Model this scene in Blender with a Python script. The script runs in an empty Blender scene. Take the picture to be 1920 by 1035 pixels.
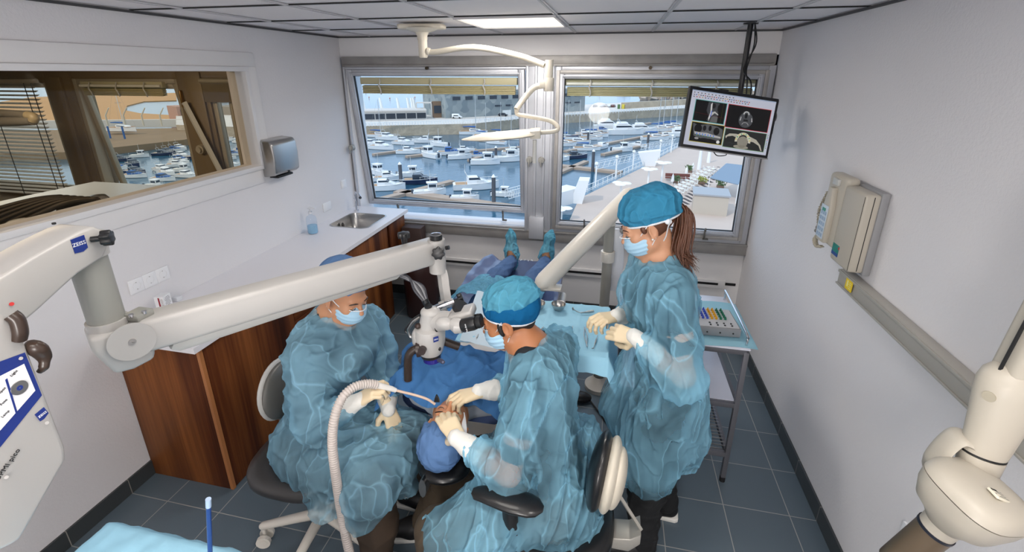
import bpy, bmesh, math, random
import numpy as np
from mathutils import Vector, Matrix, Euler
random.seed(7)
SC = bpy.context.scene
COL = SC.collection
PI = math.pi

# ---------------------------------------------------------------- camera
CAM_H = 2.2
_a, _b, _f, _cy = 0.3301, 0.2126, 867.7, 432.5
_R = (np.array([[math.cos(_b), -math.sin(_b), 0], [math.sin(_b), math.cos(_b), 0], [0, 0, 1]])
      @ np.array([[1, 0, 0], [0, math.cos(_a), math.sin(_a)], [0, -math.sin(_a), math.cos(_a)]])
      @ np.array([[1, 0, 0], [0, 0, -1.], [0, 1., 0]]))
cd = bpy.data.cameras.new('camera')
cam = bpy.data.objects.new('camera', cd)
COL.objects.link(cam)
mw = Matrix([[*_R[0], 0], [*_R[1], 0], [*_R[2], CAM_H], [0, 0, 0, 1]])
cam.matrix_world = mw
cd.sensor_width = 36
cd.lens = 36 * _f / 1920
cd.shift_y = -(517.5 - _cy) / 1920
cd.clip_start = 0.02
cd.clip_end = 6000
SC.camera = cam

# ---------------------------------------------------------------- colour management, sky, sun, lamps
SC.view_settings.view_transform = 'Standard'
SC.view_settings.look = 'None'
SC.view_settings.exposure = 0.3
SC.view_settings.gamma = 1.0
SC.view_settings.use_curve_mapping = False
wd = bpy.data.worlds.new('sky'); SC.world = wd
wd.use_nodes = True
_bg = wd.node_tree.nodes['Background']
_bg.inputs[0].default_value = (0.58, 0.75, 1.0, 1)
_bg.inputs[1].default_value = 1.3
sl = bpy.data.lights.new('sun', 'SUN'); sun = bpy.data.objects.new('sun', sl); COL.objects.link(sun)
sl.energy = 1.25; sl.angle = 0.02; sl.color = (1.0, 0.93, 0.84)
sun.rotation_euler = Vector((0.45, 0.65, -0.75)).to_track_quat('-Z', 'Y').to_euler()
sun.location = (0, 0, 20)

def area_lamp(name, loc, direction, sx, sy, power, color=(1, 1, 1)):
    l = bpy.data.lights.new(name, 'AREA'); l.shape = 'RECTANGLE'; l.size = sx; l.size_y = sy
    l.energy = power; l.color = color
    o = bpy.data.objects.new(name, l); COL.objects.link(o); o.location = loc
    o.rotation_euler = Vector(direction).to_track_quat('-Z', 'Y').to_euler()
    return o
# the ceiling panels of the room (one in view, others over and behind the camera)
CEIL_LAMPS = [(-0.655, 3.115), (-0.655, 0.9), (-0.655, -0.7), (0.55, 0.3)]
for i, (x, y) in enumerate(CEIL_LAMPS):
    area_lamp('ceiling_panel_lamp', (x, y, 2.485), (0, 0, -1), .56, .56, (14, 5, 10, 10)[i], (1.0, 0.95, 0.9))
_pl = bpy.data.lights.new('room_fill_light', 'POINT'); _pl.energy = 52; _pl.shadow_soft_size = .2; _pl.color = (1.0, .96, .92)  # added fill light behind the camera, no fixture; brightens ceiling and room
_po = bpy.data.objects.new('room_fill_light', _pl); COL.objects.link(_po); _po.location = (-.3, -1.3, 1.45)
area_lamp('adjacent_room_lamp', (-4.4, 2.0, 2.45), (0, 0, -1), 1.2, 1.2, 32, (1.0, 0.92, 0.80))

def W(px, py, **k):
    """point of the place seen at a pixel of the 1920x1035 frame, on the plane x=, y= or z="""
    (q, v), = k.items(); i = 'xyz'.index(q)
    d = _R @ np.array([(px - 960) / _f, -(py - _cy) / _f, -1.])
    C = np.array([0, 0, CAM_H])
    return Vector(C + (v - C[i]) / d[i] * d)

# ---------------------------------------------------------------- materials
def lin(c):
    return tuple(((x / 255) / 12.92 if x / 255 <= .04045 else (((x / 255) + .055) / 1.055) ** 2.4) for x in c)
_M = {}
def M(name, rgb=(200, 200, 200), rough=.5, metal=0, bump=None, var=None, spec=.5, alpha=None, emit=None,
      trans=0, coat=0, sss=0, sheen=0, hexc=None):
    """procedural principled material; bump=(scale, strength, distance); var=(scale, amount)"""
    if name in _M: return _M[name]
    m = bpy.data.materials.new(name); m.use_nodes = True
    nt = m.node_tree; p = nt.nodes['Principled BSDF']
    c = (*lin(rgb), 1)
    p.inputs['Base Color'].default_value = c
    p.inputs['Roughness'].default_value = rough
    p.inputs['Metallic'].default_value = metal
    p.inputs['Specular IOR Level'].default_value = spec
    if alpha is not None: p.inputs['Alpha'].default_value = alpha
    if trans: p.inputs['Transmission Weight'].default_value = trans
    if coat: p.inputs['Coat Weight'].default_value = coat
    if sss:
        p.inputs['Subsurface Weight'].default_value = sss
        p.inputs['Subsurface Radius'].default_value = (.012, .005, .003)
        p.inputs['Subsurface Scale'].default_value = 1
    if emit:
        p.inputs['Emission Color'].default_value = c
        p.inputs['Emission Strength'].default_value = emit
    if bump or var:
        tc = nt.nodes.new('ShaderNodeTexCoord')
    if var:
        n = nt.nodes.new('ShaderNodeTexNoise'); n.inputs['Scale'].default_value = var[0]; n.inputs['Detail'].default_value = 4
        nt.links.new(tc.outputs['Object'], n.inputs['Vector'])
        mx = nt.nodes.new('ShaderNodeMix'); mx.data_type = 'RGBA'
        a = var[1]
        mx.inputs[6].default_value = (*[v * (1 - a) for v in c[:3]], 1)
        mx.inputs[7].default_value = (*[min(1, v * (1 + a)) for v in c[:3]], 1)
        nt.links.new(n.outputs['Fac'], mx.inputs[0]); nt.links.new(mx.outputs[2], p.inputs['Base Color'])
    if bump:
        n = nt.nodes.new('ShaderNodeTexNoise'); n.inputs['Scale'].default_value = bump[0]; n.inputs['Detail'].default_value = 3
        nt.links.new(tc.outputs['Object'], n.inputs['Vector'])
        b = nt.nodes.new('ShaderNodeBump'); b.inputs['Strength'].default_value = bump[1]; b.inputs['Distance'].default_value = bump[2]
        nt.links.new(n.outputs['Fac'], b.inputs['Height']); nt.links.new(b.outputs[0], p.inputs['Normal'])
    _M[name] = m
    return m

def nodes(name):
    m = bpy.data.materials.new(name); m.use_nodes = True; _M[name] = m
    nt = m.node_tree
    return m, nt, nt.nodes['Principled BSDF'], (lambda t, **kw: _nn(nt, t, kw)), nt.links.new
def _nn(nt, t, kw):
    n = nt.nodes.new('ShaderNode' + t)
    for k, v in kw.items():
        if k.startswith('i_'):
            key = k[2:]
            n.inputs[int(key) if key.isdigit() else key.replace('_', ' ')].default_value = v
        else: setattr(n, k, v)
    return n

# ---------------------------------------------------------------- mesh builder
ROOT = {}
def rotm(r):
    if r is None: return None
    if isinstance(r, Matrix): return r.to_3x3()
    return Euler(r).to_matrix()
def frame(zdir, xhint=(0, 0, 1)):
    z = Vector(zdir).normalized(); h = Vector(xhint)
    if abs(h.normalized().dot(z)) > .98: h = Vector((1, 0, 0)) if abs(z.x) < .9 else Vector((0, 1, 0))
    y = z.cross(h).normalized(); x = y.cross(z).normalized()
    return Matrix((x, y, z)).transposed()
class G:
    def __init__(s): s.v = []; s.f = []
    def add(s, vs, fs):
        o = len(s.v); s.v += [Vector(q) for q in vs]; s.f += [tuple(i + o for i in q) for q in fs]; return s
    def bm(s, bm, c=(0, 0, 0), R=None):
        bm.verts.ensure_lookup_table(); c = Vector(c)
        vs = [(R @ v.co if R else v.co) + c for v in bm.verts]
        s.add(vs, [[v.index for v in f.verts] for f in bm.faces]); bm.free(); return s
    def box(s, c, size, rot=None, bev=0, seg=2):
        b = bmesh.new(); bmesh.ops.create_cube(b, size=1)
        for v in b.verts: v.co = Vector((v.co.x * size[0], v.co.y * size[1], v.co.z * size[2]))
        if bev: bmesh.ops.bevel(b, geom=list(b.edges), offset=min(bev, min(size) * .49), segments=seg, affect='EDGES', profile=.5)
        b.verts.index_update()
        return s.bm(b, c, rotm(rot))
    def bx(s, x0, x1, y0, y1, z0, z1, bev=0, seg=2):
        return s.box(((x0 + x1) / 2, (y0 + y1) / 2, (z0 + z1) / 2), (abs(x1 - x0), abs(y1 - y0), abs(z1 - z0)), bev=bev, seg=seg)
    def cyl(s, a, b, r0, r1=None, n=24, cap=True):
        r1 = r0 if r1 is None else r1
        a = Vector(a); b = Vector(b); F = frame(b - a); o = len(s.v)
        for p, r in ((a, r0), (b, r1)):
            for i in range(n):
                t = 2 * PI * i / n; s.v.append(p + F @ Vector((math.cos(t) * r, math.sin(t) * r, 0)))
        for i in range(n): s.f.append((o + i, o + (i + 1) % n, o + n + (i + 1) % n, o + n + i))
        if cap: s.f.append(tuple(o + i for i in reversed(range(n)))); s.f.append(tuple(o + n + i for i in range(n)))
        return s
    def tube(s, pts, r, n=12, cap=True, closed=False, flat=None):
        pts = [Vector(p) for p in pts]; N = len(pts)
        rs = list(r) if hasattr(r, '__len__') else [r] * N
        o = len(s.v); X = None
        for i, p in enumerate(pts):
            if closed: t = pts[(i + 1) % N] - pts[i - 1]
            else: t = pts[min(i + 1, N - 1)] - pts[max(i - 1, 0)]
            t = t.normalized() if t.length > 1e-9 else Vector((0, 0, 1))
            if X is None: X = frame(t).col[0].copy()
            X = (X - t * X.dot(t)).normalized(); Y = t.cross(X)
            for k in range(n):
                a = 2 * PI * k / n
                s.v.append(p + X * math.cos(a) * rs[i] * (flat[0] if flat else 1) + Y * math.sin(a) * rs[i] * (flat[1] if flat else 1))
        M_ = N if closed else N - 1
        for i in range(M_):
            for k in range(n):
                a, b = o + i * n, o + ((i + 1) % N) * n
                s.f.append((a + k, a + (k + 1) % n, b + (k + 1) % n, b + k))
        if cap and not closed:
            s.f.append(tuple(o + k for k in reversed(range(n)))); s.f.append(tuple(o + (N - 1) * n + k for k in range(n)))
        return s
    def lathe(s, prof, c=(0, 0, 0), axis=(0, 0, 1), n=32):
        """prof: (radius, height) list"""
        F = frame(axis); c = Vector(c); o = len(s.v); K = len(prof)
        for r, h in prof:
            for i in range(n):
                t = 2 * PI * i / n; s.v.append(c + F @ Vector((math.cos(t) * r, math.sin(t) * r, h)))
        for j in range(K - 1):
            for i in range(n): s.f.append((o + j * n + i, o + j * n + (i + 1) % n, o + (j + 1) * n + (i + 1) % n, o + (j + 1) * n + i))
        return s
    def prism(s, poly, O, U, V, depth, bev=0, seg=2):
        """polygon (u,v) extruded along U x V by depth, centred on the plane"""
        U = Vector(U).normalized(); V = Vector(V).normalized(); N = U.cross(V).normalized(); O = Vector(O)
        b = bmesh.new(); vs = [b.verts.new((u, v, -depth / 2)) for u, v in poly]
        f = b.faces.new(vs); r = bmesh.ops.extrude_face_region(b, geom=[f])
        for e in r['geom']:
            if isinstance(e, bmesh.types.BMVert): e.co.z += depth
        bmesh.ops.recalc_face_normals(b, faces=list(b.faces))
        if bev:
            ed = [e for e in b.edges if len(e.link_faces) == 2 and e.calc_face_angle(0) > .5]
            bmesh.ops.bevel(b, geom=ed, offset=bev, segments=seg, affect='EDGES', profile=.5)
        b.verts.index_update()
        R = Matrix((U, V, N)).transposed()
        return s.bm(b, O, R)
    def ell(s, c, r, rot=None, n=16, m=24, zmin=-1):
        c = Vector(c); R = rotm(rot); r = (r, r, r) if not hasattr(r, '__len__') else r; o = len(s.v)
        t0 = math.acos(max(-1, min(1, zmin)))
        for j in range(n + 1):
            t = (t0 if zmin > -1 else PI) * j / n
            for i in range(m):
                a = 2 * PI * i / m
                q = Vector((math.sin(t) * math.cos(a) * r[0], math.sin(t) * math.sin(a) * r[1], math.cos(t) * r[2]))
                s.v.append((R @ q if R else q) + c)
        for j in range(n):
            for i in range(m): s.f.append((o + j * m + i, o + (j + 1) * m + i, o + (j + 1) * m + (i + 1) % m, o + j * m + (i + 1) % m))
        return s
    def surf(s, fn, nu, nv, thick=0):
        """grid surface fn(u,v) u,v in 0..1, optional thickness downwards"""
        P = [[Vector(fn(i / nu, j / nv)) for j in range(nv + 1)] for i in range(nu + 1)]
        o = len(s.v)
        for row in P: s.v += row
        w = nv + 1
        for i in range(nu):
            for j in range(nv): s.f.append((o + i * w + j, o + (i + 1) * w + j, o + (i + 1) * w + j + 1, o + i * w + j + 1))
        if thick:
            o2 = len(s.v)
            for row in P: s.v += [q - Vector((0, 0, thick)) for q in row]
            for i in range(nu):
                for j in range(nv): s.f.append((o2 + i * w + j, o2 + i * w + j + 1, o2 + (i + 1) * w + j + 1, o2 + (i + 1) * w + j))
            bd = [i * w for i in range(nu + 1)] + [nu * w + j for j in range(1, w)] + [i * w + nv for i in range(nu - 1, -1, -1)] + [j for j in range(nv - 1, 0, -1)]
            for k in range(len(bd)):
                a, b_ = bd[k], bd[(k + 1) % len(bd)]
                s.f.append((o + a, o2 + a, o2 + b_, o + b_))
        return s
    def quad(s, a, b, c, d): return s.add([a, b, c, d], [(0, 1, 2, 3)])
    def build(s, name, mat, parent=None, label=None, cat=None, group=None, kind=None, smooth=40, origin=None):
        me = bpy.data.meshes.new(name)
        if parent is None:
            if origin is None:
                xs = [v.x for v in s.v]; ys = [v.y for v in s.v]; zs = [v.z for v in s.v]
                origin = Vector(((min(xs) + max(xs)) / 2, (min(ys) + max(ys)) / 2, min(zs)))
            base = Vector(origin)
        else: base = ROOT[parent]
        me.from_pydata([v - base for v in s.v], [], s.f); me.update()
        o = bpy.data.objects.new(name, me); COL.objects.link(o)
        ROOT[o] = base
        if parent is None: o.location = base
        else: o.parent = parent
        me.materials.append(mat)
        if smooth:
            me.shade_smooth()
            if smooth < 180: me.set_sharp_from_angle(angle=math.radians(smooth))
        return tag(o, label, cat, group, kind)
def tag(o, label=None, cat=None, group=None, kind=None):
    if label: o['label'] = label
    if cat: o['category'] = cat
    if group: o['group'] = group
    if kind: o['kind'] = kind
    return o
def thing(name, label, cat, loc=(0, 0, 0), group=None):
    o = bpy.data.objects.new(name, None); COL.objects.link(o); o.empty_display_size = .1
    o.location = loc; ROOT[o] = Vector(loc)
    return tag(o, label, cat, group)
def struct(name, g, mat, label=None, smooth=0): return g.build(name, mat, kind='structure', label=label, smooth=smooth)
def kids(o): return [c for c in bpy.data.objects if c.parent == o]
def copy_tree(o, loc=None, rz=0, scale=1, label=None, group=None, _p=None, _km=None):
    if _km is None:
        _km = {}
        for c in bpy.data.objects:
            if c.parent: _km.setdefault(c.parent.name, []).append(c)
    c = o.copy(); COL.objects.link(c)
    if _p: c.parent = _p
    if loc is not None: c.location = loc; c.rotation_euler = (0, 0, rz); c.scale = (scale,) * 3
    if label: c['label'] = label
    if group: c['group'] = group
    for ch in _km.get(o.name, []): copy_tree(ch, _p=c, _km=_km)
    return c
def text(name, body, size, O, U, V, mat, parent=None, ext=.0004, align='CENTER', **kw):
    cu = bpy.data.curves.new(name, 'FONT'); cu.body = body; cu.size = size; cu.extrude = ext
    cu.align_x = align; cu.align_y = 'CENTER'; cu.resolution_u = 2
    t = bpy.data.objects.new('tmp', cu); COL.objects.link(t)
    bpy.context.view_layer.update()
    dg = bpy.context.evaluated_depsgraph_get()
    me = bpy.data.meshes.new_from_object(t.evaluated_get(dg))
    g = G(); U = Vector(U).normalized(); V = Vector(V).normalized(); N = U.cross(V); R = Matrix((U, V, N)).transposed()
    g.add([R @ v.co + Vector(O) for v in me.vertices], [tuple(p.vertices) for p in me.polygons])
    bpy.data.objects.remove(t); bpy.data.meshes.remove(me); bpy.data.curves.remove(cu)
    if mat is None: return g
    return g.build(name, mat, parent, smooth=0, **kw)
def spline(pts, n=8, closed=False):
    """Catmull-Rom through points"""
    P = [Vector(p) for p in pts]; out = []; N = len(P)
    for i in range(N if closed else N - 1):
        p1, p2 = P[i], P[(i + 1) % N]
        p0 = P[i - 1] if (i > 0 or closed) else p1 * 2 - p2
        p3 = P[(i + 2) % N] if (i + 2 < N or closed) else p2 * 2 - p1
        for k in range(n):
            t = k / n
            out.append(.5 * ((2 * p1) + (p2 - p0) * t + (2 * p0 - 5 * p1 + 4 * p2 - p3) * t * t + (3 * p1 - p0 - 3 * p2 + p3) * t ** 3))
    if not closed: out.append(P[-1])
    return out
# ================================================================ the room
XL, XR, YB, ZC, YR = -2.47, 1.177, 4.06, 2.5, -1.6
m_wall = M('white textured wall paint', (226, 224, 226), .75, bump=(90, .35, .004), var=(1.2, .02))
m_wall2 = M('wall paint of the adjacent room', (214, 206, 190), .8, bump=(60, .2, .004))
m_wallw = M('white wall paint under the window', (232, 230, 230), .7, bump=(70, .2, .003))
m_alu = M('brushed aluminium window frame', (198, 200, 206), .4, .35, bump=(300, .05, .001), var=(6, .12))
m_alud = M('darker aged aluminium', (176, 172, 168), .45, .35, var=(9, .25))
m_rub = M('black rubber gasket', (18, 18, 20), .6)
m_white = M('white painted reveal', (238, 238, 240), .5)
m_glass = None
def glass_mat(name, tint=(1, 1, 1), refl=.06):
    m, nt, p, N, L = nodes(name)
    nt.nodes.remove(p)
    t = N('BsdfTransparent'); t.inputs[0].default_value = (*tint, 1)
    g = N('BsdfGlossy'); g.inputs['Roughness'].default_value = .01
    fr = N('Fresnel'); fr.inputs[0].default_value = 1.25
    mx = N('MixShader'); out = nt.nodes['Material Output']
    ge_ = N('NewGeometry'); iv = N('Math', operation='SUBTRACT'); iv.inputs[0].default_value = 1; L(ge_.outputs['Backfacing'], iv.inputs[1])
    mu = N('Math', operation='MULTIPLY'); L(fr.outputs[0], mu.inputs[0]); L(iv.outputs[0], mu.inputs[1]); L(mu.outputs[0], mx.inputs[0]); L(t.outputs[0], mx.inputs[1]); L(g.outputs[0], mx.inputs[2]); L(mx.outputs[0], out.inputs[0])
    return m
m_glass = glass_mat('clear window glass', (.96, .98, .98))
m_glassw = glass_mat('warm tinted partition glass', (.93, .87, .78))
# floor tiles .33 x .31
def tile_mat(name, col, grout, sx, sy, ox, oy, gw=.0045, rough=.35, axes='XY'):
    m, nt, p, N, L = nodes(name)
    ge = N('NewGeometry'); se = N('SeparateXYZ'); L(ge.outputs['Position'], se.inputs[0])
    def line(sock, s, o, w):
        a = N('Math', operation='SUBTRACT'); L(sock, a.inputs[0]); a.inputs[1].default_value = o
        b = N('Math', operation='DIVIDE'); L(a.outputs[0], b.inputs[0]); b.inputs[1].default_value = s
        c = N('Math', operation='FRACT'); L(b.outputs[0], c.inputs[0])
        d = N('Math', operation='SUBTRACT'); L(c.outputs[0], d.inputs[0]); d.inputs[1].default_value = .5
        e = N('Math', operation='ABSOLUTE'); L(d.outputs[0], e.inputs[0])
        g = N('Math', operation='GREATER_THAN'); L(e.outputs[0], g.inputs[0]); g.inputs[1].default_value = .5 - w / s / 2
        fl = N('Math', operation='FLOOR'); L(b.outputs[0], fl.inputs[0])
        return g.outputs[0], fl.outputs[0]
    g1, f1 = line(se.outputs[axes[0]], sx, ox, gw); g2, f2 = line(se.outputs[axes[1]], sy, oy, gw)
    mxm = N('Math', operation='MAXIMUM'); L(g1, mxm.inputs[0]); L(g2, mxm.inputs[1])
    cb = N('CombineXYZ'); L(f1, cb.inputs[0]); L(f2, cb.inputs[1])
    wn = N('TexWhiteNoise'); L(cb.outputs[0], wn.inputs['Vector'])
    no = N('TexNoise'); no.inputs['Scale'].default_value = 900; no.inputs['Detail'].default_value = 2; L(ge.outputs['Position'], no.inputs['Vector'])
    no2 = N('TexNoise'); no2.inputs['Scale'].default_value = 5; L(ge.outputs['Position'], no2.inputs['Vector'])
    ad = N('Math', operation='MULTIPLY_ADD'); L(wn.outputs['Value'], ad.inputs[0]); ad.inputs[1].default_value = .25; ad.inputs[2].default_value = .1
    ad2 = N('Math', operation='MULTIPLY_ADD'); L(no.outputs['Fac'], ad2.inputs[0]); ad2.inputs[1].default_value = .5; L(ad.outputs[0], ad2.inputs[2])
    mx = N('Mix', data_type='RGBA'); c = lin(col)
    mx.inputs[6].default_value = (*[v * .7 for v in c], 1); mx.inputs[7].default_value = (*[v * 1.25 for v in c], 1); L(ad2.outputs[0], mx.inputs[0])
    m2 = N('Mix', data_type='RGBA'); L(mxm.outputs[0], m2.inputs[0]); L(mx.outputs[2], m2.inputs[6]); m2.inputs[7].default_value = (*lin(grout), 1)
    L(m2.outputs[2], p.inputs['Base Color']); p.inputs['Roughness'].default_value = rough
    bu = N('Bump'); bu.inputs['Strength'].default_value = .5; bu.inputs['Distance'].default_value = .002
    iv = N('Math', operation='MULTIPLY_ADD'); L(mxm.outputs[0], iv.inputs[0]); iv.inputs[1].default_value = -1; L(no2.outputs['Fac'], iv.inputs[2]); L(iv.outputs[0], bu.inputs['Height'])
    L(bu.outputs[0], p.inputs['Normal'])
    return m
m_floor = tile_mat('dark grey floor tiles', (92, 106, 116), (160, 160, 156), .3265, .307, 1.04, 2.075)
m_base = tile_mat('dark grey skirting tiles', (62, 66, 68), (150, 146, 138), .3265, .307, 1.04, 2.075, gw=.004)
struct('floor', G().bx(XL - .1, XR + .1, YR, YB + .1, -.1, 0), m_floor)
# ceiling of mineral tiles in a T-grid
m_ceil = M('off white ceiling tile', (240, 236, 238), .9, bump=(120, .15, .002))
m_grid = M('white ceiling grid bar', (205, 203, 206), .5)
cx0, cy0 = -0.955, 2.795   # corner of the lit panel
struct('ceiling', G().bx(XL - .1, XR + .1, YR, YB + .1, ZC + .006, ZC + .12), m_ceil)
gx = G(); k = -6
while True:
    x = cx0 + .6 * k; k += 1
    if x < XL: continue
    if x > XR: break
    gx.bx(x - .0125, x + .0125, YR, YB, ZC - .001, ZC + .004)
    gx.bx(x - .0018, x + .0018, YR, YB, ZC - .004, ZC - .001)
struct('trim_1', gx, m_grid, 'white ceiling grid bars running towards the window')
gy = G(); gl = G(); k = -9
while True:
    y = cy0 + .32 * k if False else cy0 + .64 * k / 1.0; k += 1
    if y < YR: continue
    if y > YB: break
    gy.bx(XL, XR, y - .0125, y + .0125, ZC - .0005, ZC + .0045)
    gl.bx(XL, XR, y - .016, y - .0125, ZC - .0015, ZC + .0045)
struct('trim_2', gy, m_grid, 'white ceiling grid bars running across the room')
struct('trim_3', gl, M('shadow gap black', (40, 40, 42), .9), 'dark gaps beside the cross bars of the ceiling grid')
ge = G()
ge.bx(XL, XL + .012, YR, YB, ZC - .012, ZC); ge.bx(XR - .012, XR, YR, YB, ZC - .012, ZC); ge.bx(XL, XR, YB - .012, YB, ZC - .012, ZC)
struct('trim_4', ge, M('dark edge profile', (70, 70, 72), .6), 'thin dark edge profile around the ceiling')
# ceiling lamps
m_panel = M('glowing ceiling lamp diffuser', (255, 250, 236), .6, emit=1.15)
for i, (x, y) in enumerate(CEIL_LAMPS):
    t = thing('ceiling_light', ('square lit ceiling panel in front of the window wall' if i == 0 else
              'square ceiling panel lamp overhead, %s' % ('above the dental chair', 'behind the viewer', 'near the right wall')[i - 1]),
              'ceiling light', (x, y, ZC - .01))
    G().bx(x - .285, x + .285, y - .305, y + .305, ZC - .004, ZC - .0012).build('diffuser', m_panel, t, smooth=0)
    g = G()
    for sx in (-1, 1): g.bx(x + sx * .292 - .007, x + sx * .292 + .007, y - .315, y + .315, ZC - .012, ZC - .001)
    for sy in (-1, 1): g.bx(x - .299, x + .299, y + sy * .31 - .006, y + sy * .31 + .006, ZC - .012, ZC - .001)
    g.build('lamp_frame', m_grid, t, smooth=0)

# window wall (back): parapet, lintel, piers
g = G()
g.bx(XL - .1, XR + .1, YB, YB + .22, 0, .76); g.bx(XL - .1, XR + .1, YB, YB + .22, 2.325, ZC + .1)
g.bx(XR, XR + .1, YB, YB + .22, .76, 2.325); g.bx(XL - .14, XL, YB, YB + .22, .76, 2.325)
struct('wall_back', g, m_wallw)
# right wall, left wall with the inner window, rear wall
struct('wall_right', G().bx(XR, XR + .12, YR, YB + .2, 0, ZC + .1), m_wall)
LY0, LY1, LZ0, LZ1 = 1.0, 2.83, 1.57, 2.205
g = G(); g.bx(XL - .12, XL, YR, LY0, 0, ZC + .1); g.bx(XL - .12, XL, LY1, YB + .2, 0, ZC + .1)
g.bx(XL - .12, XL, LY0, LY1, 0, LZ0); g.bx(XL - .12, XL, LY0, LY1, LZ1, ZC + .1)
struct('wall_left', g, m_wall)
struct('wall_rear', G().bx(XL - .1, XR + .1, YR - .12, YR, 0, ZC + .1), m_wall)
struct('baseboard_left', G().bx(XL, XL + .012, YR, 1.61, 0, .095, bev=.002), m_base)
struct('baseboard_right', G().bx(XR - .012, XR, YR, YB, 0, .095, bev=.002), m_base)
struct('baseboard_back', G().bx(XL, XR, YB - .012, YB, 0, .095, bev=.002), m_base)
# raised frame around the inner window
m_fr = M('white lacquered panel frame', (228, 227, 228), .45)
g = G(); x0, x1 = XL, XL + .016
FY1, FZ0, FZ1 = 2.95, 1.44, 2.325
g.bx(x0, x1, -.2, FY1, LZ1 + .03, FZ1, bev=.003); g.bx(x0, x1, LY1 + .03, FY1, FZ0, LZ1 + .03, bev=.003); g.bx(x0, x1, -.2, LY1 + .03, FZ0, LZ0 - .03, bev=.003)
struct('trim_5', g, m_wallw, 'flat white board framing the inner window', smooth=30)
g = G(); x0, x1 = XL - .1, XL + .03
g.bx(x0, x1, LY0 - .0, LY1 + .03, LZ1, LZ1 + .03, bev=.002); g.bx(x0, x1, LY0 - .0, LY1 + .03, LZ0 - .03, LZ0, bev=.002); g.bx(x0, x1, LY1, LY1 + .03, LZ0, LZ1, bev=.002); g.bx(x0, x1, LY0 - .03, LY0, LZ0 - .03, LZ1 + .03, bev=.002)
w1 = g.build('window_1', m_fr, kind='structure', smooth=30)
G().bx(XL - .06, XL - .054, LY0, LY1, LZ0, LZ1).build('pane', m_glassw, w1, smooth=0)

# --- big aluminium window band
ZS, ZH = .80, 2.32
m_sill = M('weathered aluminium sill', (158, 155, 152), .5, .4, var=(7, .3), bump=(80, .1, .002))
g = G(); g.bx(-2.12, XR, YB - .05, YB + .01, .71, .80, bev=.006); g.bx(-2.12, XR, YB - .06, YB + .01, .798, .812, bev=.003)
struct('trim_6', g, m_sill, 'worn grey metal ledge under the windows', smooth=30)
g = G(); g.bx(XL + .02, XR - .02, YB - .035, YB + .02, 2.255, 2.33, bev=.006); g.bx(XL + .03, XR - .03, YB - .05, YB + .0, 2.245, 2.262, bev=.004)
struct('trim_7', g, m_sill, 'grey metal head rail above the windows', smooth=30)
def rect_frame(g, x0, x1, z0, z1, w, y0, y1, bev=.004, wb=None, wt=None):
    wb = w if wb is None else wb; wt = w if wt is None else wt
    g.bx(x0, x0 + w, y0, y1, z0, z1, bev=bev); g.bx(x1 - w, x1, y0, y1, z0, z1, bev=bev)
    g.bx(x0 + w, x1 - w, y0, y1, z0, z0 + wb, bev=bev); g.bx(x0 + w, x1 - w, y0, y1, z1 - wt, z1, bev=bev)
# fixed outer frames + mullion
g = G(); rect_frame(g, XL + .015, -.72, .80, 2.25, .035, YB - .01, YB + .24, wb=.02)
w2 = g.build('window_2', m_white, kind='structure', smooth=30)
g = G(); rect_frame(g, XL + .02, -.725, .815, 2.245, .022, YB - .03, YB + .02, wb=.0002 + .02)
g.build('outer_frame', m_alu, w2, smooth=30)
# tilted sash of the left window: hinge at the top, bottom pushed out
def sash(parent, x0, x1, z0, z1, y, tilt, w, glass_in=.0, names=('sash_frame', 'pane', 'gasket')):
    H = z1 - z0; T = Matrix.Translation((0, y, z1)) @ Matrix.Rotation(tilt, 4, 'X')
    def tr(gg):
        gg.v = [T @ v for v in gg.v]; return gg
    g = G(); rect_frame(g, x0, x1, -H, 0, w, -.03, .035, bev=.006)
    rect_frame(g, x0 + w * .45, x1 - w * .45, -H + w * .45, -w * .45, w * .3, -.042, -.028, bev=.003)
    a = tr(g).build(names[0], m_alu, parent, smooth=30)
    g = G(); rect_frame(g, x0 + w - .002, x1 - w + .002, -H + w - .002, -w + .002, .007, -.01, .012, bev=0)
    tr(g).build(names[2], m_rub, a, smooth=0)
    g = G(); g.bx(x0 + w, x1 - w, -.002, .004, -H + w, -w)
    tr(g).build(names[1], m_glass, a, smooth=0)
    return T
T1 = sash(w2, XL + .055, -.765, .905, 2.225, YB + .0, .13, .055)
# blind rolled up inside the left sash
def blind(x0, x1, z, y, n, T=None, tube=False, label=''):
    c = Vector(((x0 + x1) / 2, y, z)); t = thing('window_blind', label, 'window blind', c)
    g = G(); g.bx(x0, x1, y - .03, y + .03, z - .03, z + .03, bev=.006)
    g.build('head_box', M('beige blind box', (196, 188, 152), .5), t)
    g = G()
    for k in range(5): g.box(((x0 + x1) / 2, y - .005 + .003 * (k % 2), z - .045 - .014 * k), (x1 - x0 - .03, .05, .0125), rot=(.15, 0, 0), bev=.004)
    g.build('slat_stack', M('olive beige blind slats', (184, 174, 132) if not tube else (196, 190, 168), .35, var=(3, .1)), t)
    if tube: G().cyl((x0 + .01, y - .04, z - .012), (x1 - .01, y - .04, z - .012), .014, n=16).build('bottom_tube', M('shiny pale tube', (235, 233, 222), .2), t)
    for k in range(n):
        xx = x0 + (x1 - x0) * (k + .42) / n
        G().tube(spline([(xx, y - .045, z + .02), (xx + .008, y - .062, z - .01), (xx - .006, y - .06, z - .04), (xx + .006, y - .055, z - .075), (xx, y - .04, z - .115)], 5), .006, n=8).build('cord_clip', M('clear plastic clip', (205, 203, 196), .2), t)
    return t
blind(-2.29, -.83, 2.125, YB + .01, 3, label='rolled olive blind at the top of the left tilted window')
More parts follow.
